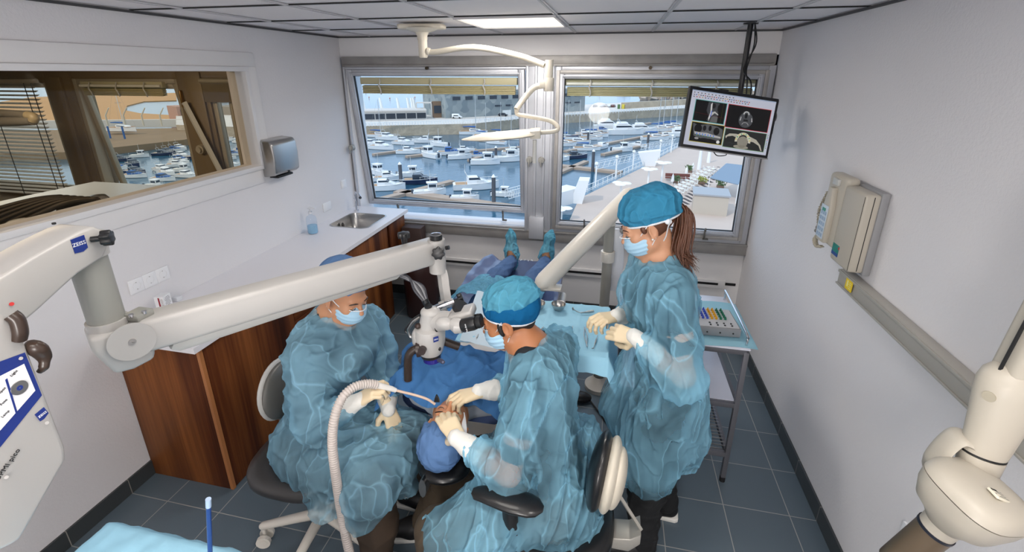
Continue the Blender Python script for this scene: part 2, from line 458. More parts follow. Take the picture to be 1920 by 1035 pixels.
# mullion
g = G(); g.bx(-.745, -.50, YB - .045, YB + .2, .80, 2.255, bev=.006)
for xx in (-.735, -.66, -.585, -.52): g.bx(xx - .012, xx + .012, YB - .06, YB - .04, .80, 2.25, bev=.005)
g.bx(-.70, -.565, YB - .085, YB - .04, .74, .95, bev=.004)
struct('trim_8', g, m_alu, 'thick grey mullion between the two windows', smooth=30)
# right window
g = G(); rect_frame(g, -.50, XR - .01, .80, 2.25, .05, YB - .035, YB + .2)
w3 = g.build('window_3', m_alu, kind='structure', smooth=30)
g = G(); rect_frame(g, -.49, XR - .055, .845, 2.215, .03, YB - .06, YB - .035, bev=.004); g.build('outer_frame', m_alud, w3, smooth=30)
sash(w3, -.475, XR - .075, .865, 2.20, YB - .02, 0, .052)
blind(-.42, 1.05, 2.12, YB + .035, 3, tube=True, label='rolled pale blind at the top of the right window')
# window fittings
def latch(p, x, z, y):
    g = G(); g.box((x, y - .02, z), (.012, .03, .085), bev=.003); g.box((x, y - .035, z + .045), (.014, .012, .03), bev=.003); g.box((x + .012, y - .005, z - .045), (.045, .02, .016), bev=.004)
    g.cyl((x + .03, y - .02, z - .045), (x + .03, y, z - .045), .006, n=12)
    return g.build('latch', M('grey metal latch', (120, 118, 114), .4, .6), p)
latch(w2, -2.06, .895, YB + .09); latch(w2, -.98, .895, YB + .09); latch(w3, -.20, .90, YB - .05); latch(w3, .82, .89, YB - .05)
for p, x in ((w2, -1.62), (w3, .25)):
    G().cyl((x, YB - .04, 2.232), (x, YB - .07, 2.232), .013, n=16).cyl((x, YB - .065, 2.232), (x, YB - .078, 2.232), .006, n=12).build('hinge_screw', M('dark brass screw', (84, 74, 60), .4, .7), p)
for p, x, z in ((w2, XL + .05, 1.52), (w2, -.705, 1.47), (w3, -.60, 1.47)):
    g = G(); g.cyl((x, YB - .05, z), (x, YB - .085, z), .03, .026, n=20); g.cyl((x, YB - .085, z), (x, YB - .093, z), .018, n=16); g.box((x, YB - .095, z - .02), (.012, .014, .07), bev=.004)
    g.build('window_handle', M('grey enamel knob', (168, 166, 160), .4, .3), p)
# cable trunking with a dark slot on the parapet
g = G(); g.bx(-1.62, 1.06, YB - .022, YB, .375, .455, bev=.004); struct('trim_9', g, m_wallw, 'white cable trunking along the wall under the windows', smooth=30)
g = G(); g.bx(-1.62, 1.0, YB - .026, YB - .021, .408, .428); g.bx(1.06, 1.15, YB - .006, YB, .405, .428)
struct('trim_10', g, M('black slot', (16, 16, 18), .8), 'long black slot of the cable trunking')
# ================================================================ adjacent room seen through the inner window
m_br = M('warm brown window frame', (132, 114, 86), .5, .2, var=(4, .12))
m_brl = M('beige lacquered frame', (176, 166, 146), .45, .2)
AX0 = -8.6
struct('floor_adjacent', G().bx(AX0, XL - .12, YR, YB + .1, -.1, 0), M('grey adjacent floor', (96, 94, 90), .5))
struct('ceiling_adjacent', G().bx(AX0, XL - .12, YR, YB + .1, ZC, ZC + .12), M('adjacent ceiling', (190, 182, 168), .8))
g = G(); g.bx(AX0 - .1, AX0, YR, YB + .2, 0, ZC + .1); g.bx(AX0 - .1, XL - .1, YR - .1, YR, 0, ZC + .1)
struct('wall_adjacent', g, m_wall2)
g = G(); g.bx(AX0, XL - .12, YB, YB + .2, 0, .84); g.bx(AX0, XL - .12, YB, YB + .2, 2.2, ZC + .1)
g.bx(AX0, -7.6, YB, YB + .2, .84, 2.2)
struct('wall_adjacent_back', g, m_wall2)
g = G(); g.bx(AX0, XL - .13, YB - .04, YB + .01, 2.13, 2.24, bev=.004); g.bx(AX0, XL - .13, YB - .06, YB + .05, .8, .86, bev=.004)
g.bx(-5.93, -5.60, YB - .06, YB + .15, .84, 2.2, bev=.004); g.bx(-4.26, -3.98, YB - .06, YB + .15, .84, 2.2, bev=.004)
g.bx(-3.64, -2.62, YB - .03, YB + .15, .84, 2.2, bev=.004); g.bx(-5.84, -5.7, YB - .09, YB - .05, .84, 2.15, bev=.004)
struct('trim_11', g, m_br, 'brown window frames of the adjacent room', smooth=30)
w4 = None
def adj_window(n, x0, x1, tilt, mat):
    g = G(); rect_frame(g, x0, x1, .86, 2.14, .05, YB - .04, YB + .06)
    w = g.build('window_%d' % n, mat, kind='structure', smooth=30)
    T = Matrix.Translation((0, YB, 2.09)) @ Matrix.Rotation(tilt, 4, 'X')
    g = G(); rect_frame(g, x0 + .05, x1 - .05, -1.18, 0, .05, -.02, .03); g.v = [T @ v for v in g.v]; g.build('sash_frame', m_brl, w, smooth=30)
    g = G(); g.bx(x0 + .1, x1 - .1, .0, .005, -1.13, -.05); g.v = [T @ v for v in g.v]; g.build('pane', m_glass, w, smooth=0)
    return w
adj_window(4, -7.5, -5.93, 0, m_br); w5 = adj_window(5, -5.60, -4.26, .12, m_brl)
w6 = adj_window(6, -3.98, -3.64, 0, m_br)
G().cyl((-4.12, YB - .06, 1.45), (-4.12, YB - .1, 1.45), .05, .045, n=20).cyl((-4.12, YB - .1, 1.45), (-4.12, YB - .12, 1.45), .028, n=16).build('window_handle', m_brl, w5)
G().box((-4.22, YB - .08, 1.95), (.02, .03, .16), bev=.005).box((-4.19, YB - .09, 1.88), (.05, .03, .03), bev=.004).build('latch', M('brass latch', (150, 116, 62), .35, .8), w5)
# diagonal white stay and a dark blind in front of the right-hand pane
g = G(); a, b = W(345, 192, y=3.96), W(415, 325, y=3.96); F = frame(b - a, (0, 1, 0))
g.tube([a, b], .035, n=4, flat=(1, .45)); g.build('window_stay', M('white painted stay', (200, 198, 190), .5), label='white slanted stay in front of the right pane of the adjacent room', cat='window stay', smooth=30)
def adj_blind():
    t = thing('roller_blind', 'half lowered brown roller blind in the adjacent room', 'roller blind', (-3.8, YB - .06, 2.1))
    G().bx(-3.96, -3.62, YB - .075, YB - .07, 1.92, 2.12).build('cloth', M('brown blind cloth', (118, 104, 82), .8), t, smooth=0)
    G().cyl((-3.97, YB - .07, 2.12), (-3.61, YB - .07, 2.12), .022, n=16).build('roller', m_brl, t)
adj_blind()
blind(-5.45, -4.42, 2.08, YB - .05, 3, tube=True, label='rolled blind with a shiny tube in the adjacent room')
# venetian blind
t = thing('venetian_blind', 'lowered venetian blind with thin slats in the adjacent room', 'venetian blind', (-6.6, YB - .12, 2.1))
g = G()
for k in range(30): g.box((-6.65, YB - .12, 2.09 - .042 * k), (1.3, .034, .002), rot=(.5, 0, 0))
g.build('slats', M('cream venetian slats', (226, 220, 206), .5), t, smooth=0)
g = G()
for xx in (-7.2, -6.65, -6.12, -6.02): g.cyl((xx, YB - .14, .85), (xx, YB - .14, 2.1), .004, n=6)
g.build('ladder_cords', M('dark cords', (70, 66, 60), .7), t)
G().bx(-7.35, -5.98, YB - .15, YB - .09, 2.09, 2.13, bev=.004).build('head_box', m_brl, t)
# worktop with things behind the inner window
def adj_desk():
    t = thing('side_worktop', 'white worktop against the inner window in the adjacent room', 'worktop', (-3.1, 1.8, 0))
    G().bx(-3.9, XL - .14, -.5, 2.75, 1.36, 1.40, bev=.004).build('worktop', M('white worktop top', (176, 186, 196), .35), t)
    G().bx(-3.85, XL - .16, -.4, 2.7, 0, 1.36).build('cabinet_body', M('adjacent cabinet grey', (150, 150, 150), .5), t)
adj_desk()
def slat_chair():
    c = W(62, 372, x=-2.95); c.z = 1.40
    t = thing('wire_basket', 'curved rack of dark steel bands on the adjacent worktop', 'rack', c)
    m = M('dark steel bands', (72, 68, 62), .35, .8)
    for k in range(6):
        x = c.x + .18 - .05 * k
        p = [(x, c.y - .45, 1.43 + .01 * k), (x, c.y - .22, 1.50 + .006 * k), (x, c.y + .0, 1.55), (x, c.y + .14, 1.54), (x + .01, c.y + .17, 1.52), (x, c.y + .12, 1.43)]
        G().tube(spline(p, 6), .009, n=6, flat=(1.6, .5)).build('band', m, t)
    G().bx(c.x - .16, c.x + .30, c.y - .6, c.y + .16, 1.402, 1.43, bev=.01).build('rack_base', m, t)
slat_chair()
def shell():
    c = W(35, 395, x=-2.75); c.z = 1.402
    g = G(); g.lathe([(.001, .13), (.05, .125), (.09, .10), (.115, .05), (.12, 0)], c, n=28)
    g.build('plastic_hood', M('grey beige plastic hood', (128, 122, 112), .4), label='rounded grey plastic hood beside the rack in the adjacent room', cat='hood')
    q = W(185, 372, x=-2.8); q.z = 1.402
    t = thing('kettle', 'shiny metal kettle on the adjacent worktop', 'kettle', q)
    G().lathe([(.001, .15), (.035, .145), (.06, .11), (.068, .05), (.065, 0)], q, n=28).build('body', M('polished steel', (190, 190, 190), .15, 1), t)
    G().tube(spline([q + Vector((0, -.07, .12)), q + Vector((0, -.11, .1)), q + Vector((0, -.1, .04)), q + Vector((0, -.06, .03))], 5), .008).build('handle', m_rub, t)
    q = W(130, 370, x=-2.9); q.z = 1.402
    G().box(q + Vector((0, 0, .03)), (.12, .34, .06), bev=.02).build('tray', M('teal tray', (70, 120, 124), .4), label='teal tray on the adjacent worktop', cat='tray')
shell()
# dental lamp handle of the adjacent room in front of the blind
def adj_lamp():
    a = W(0, 212, y=3.2); b = W(52, 216, y=3.2); c = W(62, 226, y=3.2); d = W(0, 228, y=3.2)
    t = thing('folding_lamp', 'folded beige lamp bracket in front of the venetian blind', 'lamp', (a.x, a.y, a.z))
    G().tube(spline([a + Vector((-1.3, 0, .03)), a, b], 6), .034, n=14).build('upper_tube', M('grey beige plastic hood', (150, 140, 120), .4), t)
    G().tube(spline([d + Vector((-1.3, 0, -.04)), d, c], 6), .042, n=14).build('lower_tube', M('grey beige plastic hood'), t)
    G().tube(spline([b, b + Vector((.06, 0, -.015)), c], 6), .038, n=14).build('elbow', M('warm beige plastic', (176, 160, 128), .4), t)
adj_lamp()
# ================================================================ the harbour outside
ZW, ZP, ZQ = -21.0, -17.0, -19.5      # water, far pier deck, promenade
def water():
    m, nt, p, N, L = nodes('harbour water')
    tc = N('NewGeometry'); n = N('TexNoise'); n.inputs['Scale'].default_value = .5; n.inputs['Detail'].default_value = 6
    mp = N('Mapping'); mp.inputs['Scale'].default_value = (1, 2.2, 1); L(tc.outputs['Position'], mp.inputs[0]); L(mp.outputs[0], n.inputs['Vector'])
    b = N('Bump'); b.inputs['Strength'].default_value = .25; b.inputs['Distance'].default_value = .25; L(n.outputs['Fac'], b.inputs['Height']); L(b.outputs[0], p.inputs['Normal'])
    p.inputs['Base Color'].default_value = (*lin((44, 88, 110)), 1); p.inputs['Roughness'].default_value = .12
    return m
struct('ground_water', G().bx(-2600, 2600, 5, 4200, ZW - 1, ZW), water(), label='blue harbour water and open sea')
m_conc = M('pale quay concrete', (205, 196, 186), .8, var=(.05, .08))
m_stone = M('quay stone wall', (176, 160, 138), .9, var=(.35, .35), bump=(.8, .6, .4))
m_sand = M('beach sand', (186, 142, 92), .9, var=(.02, .1))
def land(name, px, ztop, mat, label, depth=4, side=None):
    pts = [W(a, b, z=ztop) for a, b in px]
    g = G(); n = len(pts); g.add(pts + [p - Vector((0, 0, depth)) for p in pts], [tuple(range(n))] + [(i, i + n, (i + 1) % n + n, (i + 1) % n) for i in range(n)])
    o = struct(name, g, mat, label)
    if side: o.data.materials.append(side); [setattr(f, 'material_index', 1) for f in o.data.polygons[1:]]
    return o
land('ground_pier', [(330, 234), (560, 242), (690, 236), (885, 232), (1040, 216), (1282, 203), (1500, 190), (1500, 180), (1250, 188), (1100, 196), (980, 205), (830, 208), (700, 210), (560, 214), (330, 214)], ZP, m_conc, 'long pale pier with a stone wall across the harbour', 4.2, m_stone)
land('ground_promenade', [(1020, 520), (1086, 372), (1205, 314), (1292, 264), (1335, 240), (1460, 225), (1560, 560)], ZQ, M('pinkish promenade paving', (196, 176, 162), .8, var=(.3, .08)), 'pale promenade along the marina at the right', 3, m_stone)
land('ground_beach', [(-60, 200), (60, 182), (330, 174), (331, 188), (270, 190), (238, 198), (236, 207), (262, 212), (420, 222), (420, 232), (-60, 236)], ZW + .6, m_sand, 'wide sandy beach beyond the adjacent room', 1)
land('ground_yard', [(-60, 246), (345, 240), (420, 246), (345, 262), (200, 278), (172, 284), (-60, 290)], ZW + 2.0, M('brownish yard ground', (136, 112, 84), .9, var=(.1, .2)), 'brown boatyard ground beyond the adjacent room', 3)
# breakwater rocks
def rocks(px, n, label, seed):
    r = random.Random(seed); g = G(); P = [W(a, b, z=ZW) for a, b in px]
    for k in range(n):
        t = r.random() * (len(P) - 1); i = int(t); q = P[i].lerp(P[i + 1], t - i); s = r.uniform(2, 5)
        g.box(q + Vector((r.uniform(-3, 3), r.uniform(-8, 8), s * .5)), (s * 1.6, s * 1.4, s * 1.3), rot=(r.random() * 3, r.random() * 3, r.random() * 3), bev=.3, seg=1)
    g.build('breakwater', M('warm grey rocks', (176, 158, 142), .9, var=(.2, .2)), label=label, cat='breakwater', kind='stuff')
rocks([(812, 191), (850, 189)], 90, 'heap of pale rocks at the tip of the left breakwater', 3)
rocks([(1205, 188), (1300, 183), (1420, 180)], 160, 'long rocky breakwater in the sea behind the right window', 4)
# generic facade box between two base pixels
def block(g, p0, p1, z0, h, dep):
    U = (p1 - p0); Lh = U.length; U.normalize(); V = Vector((-U.y, U.x, 0)); 
    if V.y < 0: V = -V
    c = (p0 + p1) / 2 + V * dep / 2; g.box((c.x, c.y, z0 + h / 2), (Lh, dep, h), rot=Matrix((U, V, Vector((0, 0, 1)))).transposed())
def windows(parent, p0, p1, z0, rows, u0, u1, n, w, h, mat, name='facade_window'):
    U = (p1 - p0); Lh = U.length; U.normalize(); V = Vector((U.y, -U.x, 0))
    if V.y > 0: V = -V
    for z in rows:
        for k in range(n):
            u = (u0 + (u1 - u0) * (k + .5) / n) * Lh
            c = p0 + U * u + V * .1
            G().box((c.x, c.y, z0 + z), (w, .3, h), rot=Matrix((U, V, Vector((0, 0, 1)))).transposed()).build(name, mat, parent, smooth=0)
def harbour_building():
    p0, p1 = W(836, 222, z=ZP), W(1096, 208, z=ZP)
    h = W(836, 172, y=p0.y).z - ZP
    t = thing('harbour_building', 'grey stone harbour building on the far pier', 'building', ((p0 + p1) / 2))
    g = G(); block(g, p0, p1, ZP, h, 26)
    m, nt, p, N, L = nodes('grey stone cladding')
    ge_ = N('NewGeometry'); v = N('TexVoronoi'); v.inputs['Scale'].default_value = .35; L(ge_.outputs['Position'], v.inputs['Vector'])
    cr = N('ValToRGB'); cr.color_ramp.elements[0].color = (*lin((112, 122, 126)), 1); cr.color_ramp.elements[1].color = (*lin((158, 162, 158)), 1)
    L(v.outputs['Color'], cr.inputs[0]); L(cr.outputs[0], p.inputs['Base Color']); p.inputs['Roughness'].default_value = .8
    g.build('walls', m, t, smooth=0)
    dk = M('dark harbour window', (44, 52, 62), .2)
    windows(t, p0, p1, ZP, (h * .74,), .03, .97, 12, 3.6, 1.5, dk); windows(t, p0, p1, ZP, (h * .40,), .30, .97, 9, 3.4, .7, dk)
    windows(t, p0, p1, ZP, (h * .1,), .35, .62, 3, 4.4, 2.4, M('white shutter door', (222, 220, 214), .6), 'door')
    g = G(); block(g, p0 + Vector((0, -.4, 0)), p1 + Vector((0, -.4, 0)), ZP + h, .5, 27); g.build('roof_edge', m_conc, t, smooth=0)
harbour_building()
def pier_shed():
    p0, p1 = W(684, 226, z=ZP), W(800, 223, z=ZP)
    t = thing('pier_shelter', 'long low white shelter with dark glass on the far pier', 'building', (p0 + p1) / 2)
    hh = 3.6
    g = G(); block(g, p0, p1, ZP, hh, 8); g.build('walls', M('white shelter wall', (222, 216, 208), .7), t, smooth=0)
    windows(t, p0, p1, ZP, (1.5,), .0, 1, 6, (p1 - p0).length / 6.7, 2.2, M('dark harbour window'))
    g = G(); block(g, p0 + Vector((-1, -2, 0)), p1 + Vector((1, -2, 0)), ZP + hh, .5, 12); g.build('roof', m_conc, t, smooth=0)
    q0, q1 = W(814, 221, z=ZP), W(828, 220.5, z=ZP)
    t = thing('kiosk', 'small brown kiosk beside the long white shelter', 'kiosk', (q0 + q1) / 2)
    g = G(); block(g, q0, q1, ZP, 7, 3); g.build('walls', M('brown kiosk boards', (124, 98, 76), .7), t, smooth=0)
    windows(t, q0, q1, ZP, (3.6,), .05, .95, 2, 1.6, 3.2, M('dark harbour window'))
    q0, q1 = W(782, 221, z=ZP), W(810, 221, z=ZP)
    g = G(); block(g, q0, q1, ZP + 6.2, .5, 3)
    for k in (0, .5, 1): g.cyl(q0.lerp(q1, k), q0.lerp(q1, k) + Vector((0, 0, 6.4)), .25, n=8)
    g.build('canopy', m_conc, label='thin flat canopy between the shelter and the brown kiosk', cat='canopy')
    for k, (px) in enumerate((685, 718, 750, 769, 776, 780)):
        q = W(px, 213, z=ZP)
        o = G().cyl(q, q + Vector((-1.0, 0, 7.5)), .9, .5, n=10).build('beacon_pylon', M('white steel pylon', (236, 234, 228), .5), cat='pylon', group='white pylons along the far pier', label='white leaning pylon standing behind the long pier shelter')
pier_shed()
# cars
def car(px, py, rgb, label, group=None, z=ZP, s=1, van=False):
    c = W(px, py, z=z); t = thing('van' if van else 'car', label, 'van' if van else 'car', c, group)
    m = M('car paint %s' % (rgb,), rgb, .3)
    g = G(); g.prism([(-2.2, .35), (2.2, .35), (2.2, .8), (1.3, .95 if not van else 1.2), (.7, 1.5 if not van else 2.0), (-1.3 if not van else -2.1, 1.5 if not van else 2.0), (-2.1, 1.0)], c, (1, 0, 0), (0, 0, 1), 1.7, bev=.1)
    g.build('body', m, t)
    g = G(); g.prism([(1.15, 1.0), (.65, 1.42), (-1.1, 1.42), (-1.6, 1.0)], c, (1, 0, 0), (0, 0, 1), 1.74); g.build('windows', M('dark harbour window'), t)
    for sx in (-1.4, 1.4):
        G().cyl(c + Vector((sx, -.9, .36)), c + Vector((sx, .9, .36)), .36, n=14).build('wheel', m_rub, t)
car(857, 222, (232, 230, 226), 'white van parked before the grey stone building', van=True)
car(943, 218, (40, 42, 48), 'dark car parked before the grey stone building')
for k, (px, rgb, nm) in enumerate([(1116, (60, 66, 74), 'grey'), (1128, (170, 172, 176), 'silver'), (1134, (74, 84, 98), 'blue grey'), (1143, (206, 206, 204), 'white'), (1150, (90, 40, 38), 'dark red')]):
    car(px, 201, rgb, '%s car in the row parked before the sea' % nm); [o for o in COL.objects if o.get('label') == '%s car in the row parked before the sea' % nm][0].rotation_euler.z = 1.35
for px, rgb, nm in ((1160, (74, 108, 62), 'green'), (1168, (206, 184, 60), 'yellow')):
    q = W(px, 204, z=ZP); G().box(q + Vector((0, 0, 1.2)), (1.5, 1.5, 2.4), bev=.2).build('container', M('bin ' + nm, rgb, .5), label='%s recycling container at the end of the car row' % nm, cat='container')
# far seawall on the right
def seawall():
    g = G(); a, b, c = W(1172, 204, z=ZP), W(1290, 196, z=ZP), W(1480, 188, z=ZP)
    block(g, a, b, ZP, 3.2, 3); block(g, b, c, ZP, 3.2, 3); struct('ground_seawall', g, m_stone, 'high stone sea wall behind the right window')
seawall()
# --- boats
m_hull = M('white gelcoat', (236, 234, 232), .25); m_hull2 = M('cream gelcoat', (222, 214, 200), .3)
m_dk = M('dark boat glass', (50, 60, 72), .15); m_teak = M('teak deck', (176, 140, 104), .7); m_bl = M('blue canvas', (44, 92, 152), .7); m_nv = M('navy hull paint', (34, 46, 76), .3)
m_mast = M('pale alloy mast', (214, 212, 208), .4, .3)
def hull(g, L_, B_, H_, sheer=.35):
    """boat hull, bow towards +x"""
    N_ = 10; secs = []
    for i in range(N_ + 1):
        u = i / N_; x = -L_ / 2 + L_ * u
        w = B_ / 2 * (.86 + .14 * math.sin(PI * min(1, u * 1.4)) if u < .5 else max(.02, 1 - ((u - .5) / .5) ** 2.2))
        h = H_ * (1 + sheer * u * u)
        secs.append([(x, -w, h), (x + .0, -w * .86, 0), (x, 0, -.35), (x, w * .86, 0), (x, w, h)])
    o = len(g.v)
    for s_ in secs: g.v += [Vector(p) for p in s_]
    for i in range(N_):
        for j in range(4): g.f.append((o + i * 5 + j, o + (i + 1) * 5 + j, o + (i + 1) * 5 + j + 1, o + i * 5 + j + 1))
        g.f.append((o + i * 5 + 4, o + (i + 1) * 5 + 4, o + (i + 1) * 5, o + i * 5))
    g.f.append((o, o + 1, o + 2, o + 3, o + 4))
    return g
def boat_root(name, label, cat): return thing(name, label, cat, (0, 0, 0))
def finish_hull(t, L_, B_, H_, mh, deck=m_hull):
    hl = hull(G(), L_, B_, H_).build('hull', mh, t, smooth=30)
    g = G()
    for s_ in (-1, 1): g.tube([(-L_ * .48, s_ * B_ * .44, H_ * 1.02), (0, s_ * B_ * .5, H_ * 1.1), (L_ * .3, s_ * B_ * .38, H_ * 1.25), (L_ * .5, 0, H_ * 1.38)], .06, n=6)
    g.build('gunwale', m_teak if deck is m_teak else m_mast, hl)
    return hl
def railing(t, L_, B_, z):
    g = G()
    for s_ in (-1, 1):
        g.tube([(0, s_ * B_ * .46, z + .5), (L_ * .3, s_ * B_ * .34, z + .7), (L_ * .48, 0, z + .85)], .035, n=5)
        for u in (.02, .15, .3, .42): g.cyl((L_ * u, s_ * B_ * (.47 - .8 * u * u), z), (L_ * u, s_ * B_ * (.46 - .8 * u * u), z + .6 + u * .4), .03, n=5)
    g.build('bow_rail', m_mast, t)
def motor(mh=m_hull, cover=None):
    t = boat_root('motor_boat', 'white motor boat', 'boat'); L_, B_, H_ = 8, 2.8, .95
    finish_hull(t, L_, B_, H_, mh)
    cb = G().prism([(-1.6, .7), (2.3, .9), (1.7, 1.35), (.7, 1.6), (.2, 2.1), (-1.6, 2.1)], (0, 0, .1), (1, 0, 0), (0, 0, 1), 2.1, bev=.12).build('cabin', cover or m_hull, t)
    G().prism([(.25, 1.65), (.75, 1.62), (.28, 2.02), (-1.3, 2.02), (-1.3, 1.65)], (0, 0, .1), (1, 0, 0), (0, 0, 1), 2.14, bev=.02).build('cabin_windows', m_dk, cb)
    G().bx(-3.6, -1.6, -1.1, 1.1, .5, .98).build('cockpit', m_teak, t, smooth=0)
    G().tube([(-1.5, -1, 2.2), (-1.9, -1, 3.0), (-1.9, 1, 3.0), (-1.5, 1, 2.2)], .06, n=6).cyl((-1.9, 0, 3.0), (-1.9, 0, 4.4), .04, n=6).build('radar_arch', m_mast, t)
    railing(t, L_, B_, H_ * 1.15)
    return t
def fisher():
    t = boat_root('cabin_boat', 'white cabin boat', 'boat'); L_, B_, H_ = 6.8, 2.4, .95
    finish_hull(t, L_, B_, H_, m_hull)
    cb = G().box((.6, 0, 1.75), (1.9, 1.6, 1.7), bev=.12).build('wheelhouse', m_hull, t)
    g = G(); g.box((.6, 0, 2.05), (1.94, 1.35, .6)); g.box((.6, 0, 2.05), (1.5, 1.64, .6)); g.build('wheelhouse_windows', m_dk, cb, smooth=0)
    G().box((.55, 0, 2.66), (2.3, 1.9, .1), bev=.04).build('roof', m_hull, cb)
    G().cyl((.2, 0, 2.7), (.2, 0, 5.2), .05, n=6).build('aerial', m_mast, t)
    G().box((-2.1, 0, .95), (1.8, 1.7, .3), bev=.05).build('cockpit', m_hull2, t)
    G().box((-3.5, 0, .8), (.5, .45, 1.1), bev=.08).build('outboard_motor', m_dk, t)
    railing(t, L_, B_, H_ * 1.15)
    return t
def sailer(cov):
    t = boat_root('sailing_boat', 'white sailing boat', 'boat'); L_, B_, H_ = 8.5, 2.6, .9
    finish_hull(t, L_, B_, H_, m_hull, m_teak)
    cb = G().prism([(-1.2, .7), (2.4, .9), (1.9, 1.35), (-1.2, 1.6)], (0, 0, .1), (1, 0, 0), (0, 0, 1), 1.5, bev=.1).build('cabin', m_hull, t)
    G().prism([(-.9, 1.15), (1.6, 1.1), (1.5, 1.3), (-.9, 1.42)], (0, 0, .1), (1, 0, 0), (0, 0, 1), 1.54).build('cabin_windows', m_dk, cb)
    ms = G().cyl((.7, 0, .9), (.7, 0, 12.5), .09, .06, n=8).build('mast', m_mast, t)
    g = G().cyl((.68, -.9, 7.5), (.72, .9, 7.5), .04, n=6)
    for a, b in (((.7, 0, 12.4), (4.4, 0, 1.2)), ((.7, 0, 12.4), (-4.1, 0, 1)), ((.7, 0, 12.4), (.7, 1.2, 1)), ((.7, 0, 12.4), (.7, -1.2, 1))): g.cyl(a, b, .018, n=4)
    g.build('rigging', M('rigging wire', (150, 150, 150), .4, .5), ms)
    G().tube([(.6, 0, 2.2), (-1.5, 0, 2.25), (-3.2, 0, 2.2)], [.24, .2, .12], n=8).build('sail_cover', cov, t)
    G().bx(-3.8, -1.2, -.8, .8, .6, .97).build('cockpit', m_teak, t, smooth=0)
    return t
def yacht():
    t = boat_root('motor_yacht', 'large white motor yacht', 'boat'); L_, B_, H_ = 13, 4.2, 1.6
    finish_hull(t, L_, B_, H_, m_hull)
    cb = G().prism([(-4.5, 1.3), (3.6, 1.6), (2.4, 2.4), (1.2, 3.3), (-4.5, 3.3)], (0, 0, .1), (1, 0, 0), (0, 0, 1), 3.4, bev=.15).build('superstructure', m_hull, t)
    G().prism([(-4, 2.4), (1.9, 2.5), (1.2, 3.05), (-4, 3.05)], (0, 0, .1), (1, 0, 0), (0, 0, 1), 3.46).build('saloon_windows', m_dk, cb)
    G().prism([(-3.6, 3.4), (0.6, 3.4), (.1, 4.2), (-3.2, 4.2)], (0, 0, .1), (1, 0, 0), (0, 0, 1), 2.6, bev=.12).build('flybridge', m_hull, t)
    G().tube([(-2.6, -1.3, 4.2), (-3, -1.2, 5.2), (-3, 1.2, 5.2), (-2.6, 1.3, 4.2)], .1, n=6).cyl((-3, 0, 5.2), (-3, 0, 7.6), .06, n=6).build('radar_arch', m_mast, t)
    railing(t, L_, B_, H_ * 1.1)
    return t
KM = dict(M=motor(), C=fisher(), S=sailer(m_bl), Y=yacht(), B=motor(m_hull, m_bl), N=sailer(m_nv), D=motor(m_nv, m_dk))
KN = dict(M='white motor boat with a low cabin', C='small white boat with an upright wheelhouse', S='white sailing boat with a blue sail cover', Y='large white motor yacht with a flybridge',
          B='motor boat with a blue canvas cabin cover', N='sailing boat with a navy sail cover', D='dark hulled motor boat')
BO = [  # kind, px, py, heading deg, scale, where
 ('M', 727, 262, -12, 1.1, 'upper left'), ('M', 716, 280, -8, 1.1, 'left'), ('M', 757, 271, -5, 1.0, 'upper left'), ('M', 785, 271, -165, 1.0, 'upper left'), ('M', 766, 288, 12, .9, 'left'),
 ('C', 806, 295, 150, 1.15, 'middle left'), ('B', 832, 297, 15, 1.0, 'middle left'), ('C', 824, 274, 165, 1.1, 'upper middle left'), ('C', 862, 298, 25, 1.0, 'middle'), ('B', 887, 299, 20, .7, 'middle'),
 ('C', 910, 308, 15, 1.15, 'middle'), ('C', 941, 312, 20, 1.2, 'middle'), ('M', 966, 290, 12, 1.0, 'middle right'), ('M', 976, 303, 8, .9, 'middle right'), ('M', 868, 287, 10, .8, 'middle'),
 ('C', 712, 328, 160, .95, 'lower left'), ('M', 728, 338, 30, .85, 'lower left'), ('M', 724, 356, 20, 1.0, 'lower left'), ('C', 760, 336, 20, .9, 'lower left'), ('D', 788, 344, 18, .95, 'lower left'),
 ('C', 806, 366, 25, .95, 'lower middle'), ('M', 893, 354, 22, 1.2, 'lower middle right'), ('C', 872, 376, 10, .8, 'lower middle right'), ('C', 943, 368, 0, .7, 'lower right'),
 ('M', 920, 266, 0, 1.0, 'upper right'), ('S', 700, 260, 0, 1.1, 'upper left'), ('M', 692, 276, 0, 1.0, 'left'), ('S', 888, 252, 10, 1.3, 'upper right'), ('S', 908, 258, 0, 1.0, 'upper right'), ('S', 934, 256, 0, 1.0, 'upper right'), ('N', 955, 262, 0, 1.0, 'upper right'), ('S', 975, 260, 0, .9, 'upper right'), ('M', 930, 270, 170, .9, 'upper right')]
BO2 = [('S', 1054, 274, 15, 1.1, 'left'), ('N', 1077, 276, 10, 1.15, 'left'), ('S', 1100, 282, 12, 1.0, 'centre left'), ('M', 1128, 284, 60, .9, 'centre'), ('M', 1046, 302, 35, .9, 'left'), ('D', 1074, 306, 25, .9, 'left'),
 ('Y', 1141, 242, 12, 1.0, 'upper centre'), ('Y', 1173, 252, 15, 1.1, 'upper centre'), ('Y', 1207, 256, 12, .9, 'upper right'), ('S', 1228, 262, 15, 1.2, 'upper right'), ('M', 1252, 264, 10, .9, 'upper right'), ('Y', 1278, 256, 10, .8, 'upper right'),
 ('C', 1166, 284, 20, 1.0, 'centre'), ('M', 1194, 276, 170, .8, 'centre right'), ('S', 1115, 257, 14, 1.2, 'upper left'), ('N', 1108, 262, 14, 1.0, 'upper left'), ('S', 1238, 246, 14, 1.3, 'upper right'), ('S', 1256, 248, 14, 1.3, 'far right'), ('S', 1268, 246, 14, 1.3, 'far right'), ('S', 1060, 262, 10, 1.1, 'upper left'), ('B', 1126, 262, 14, .9, 'upper left'), ('M', 1090, 264, 12, .9, 'upper left')]
_used = set(); _berths = []
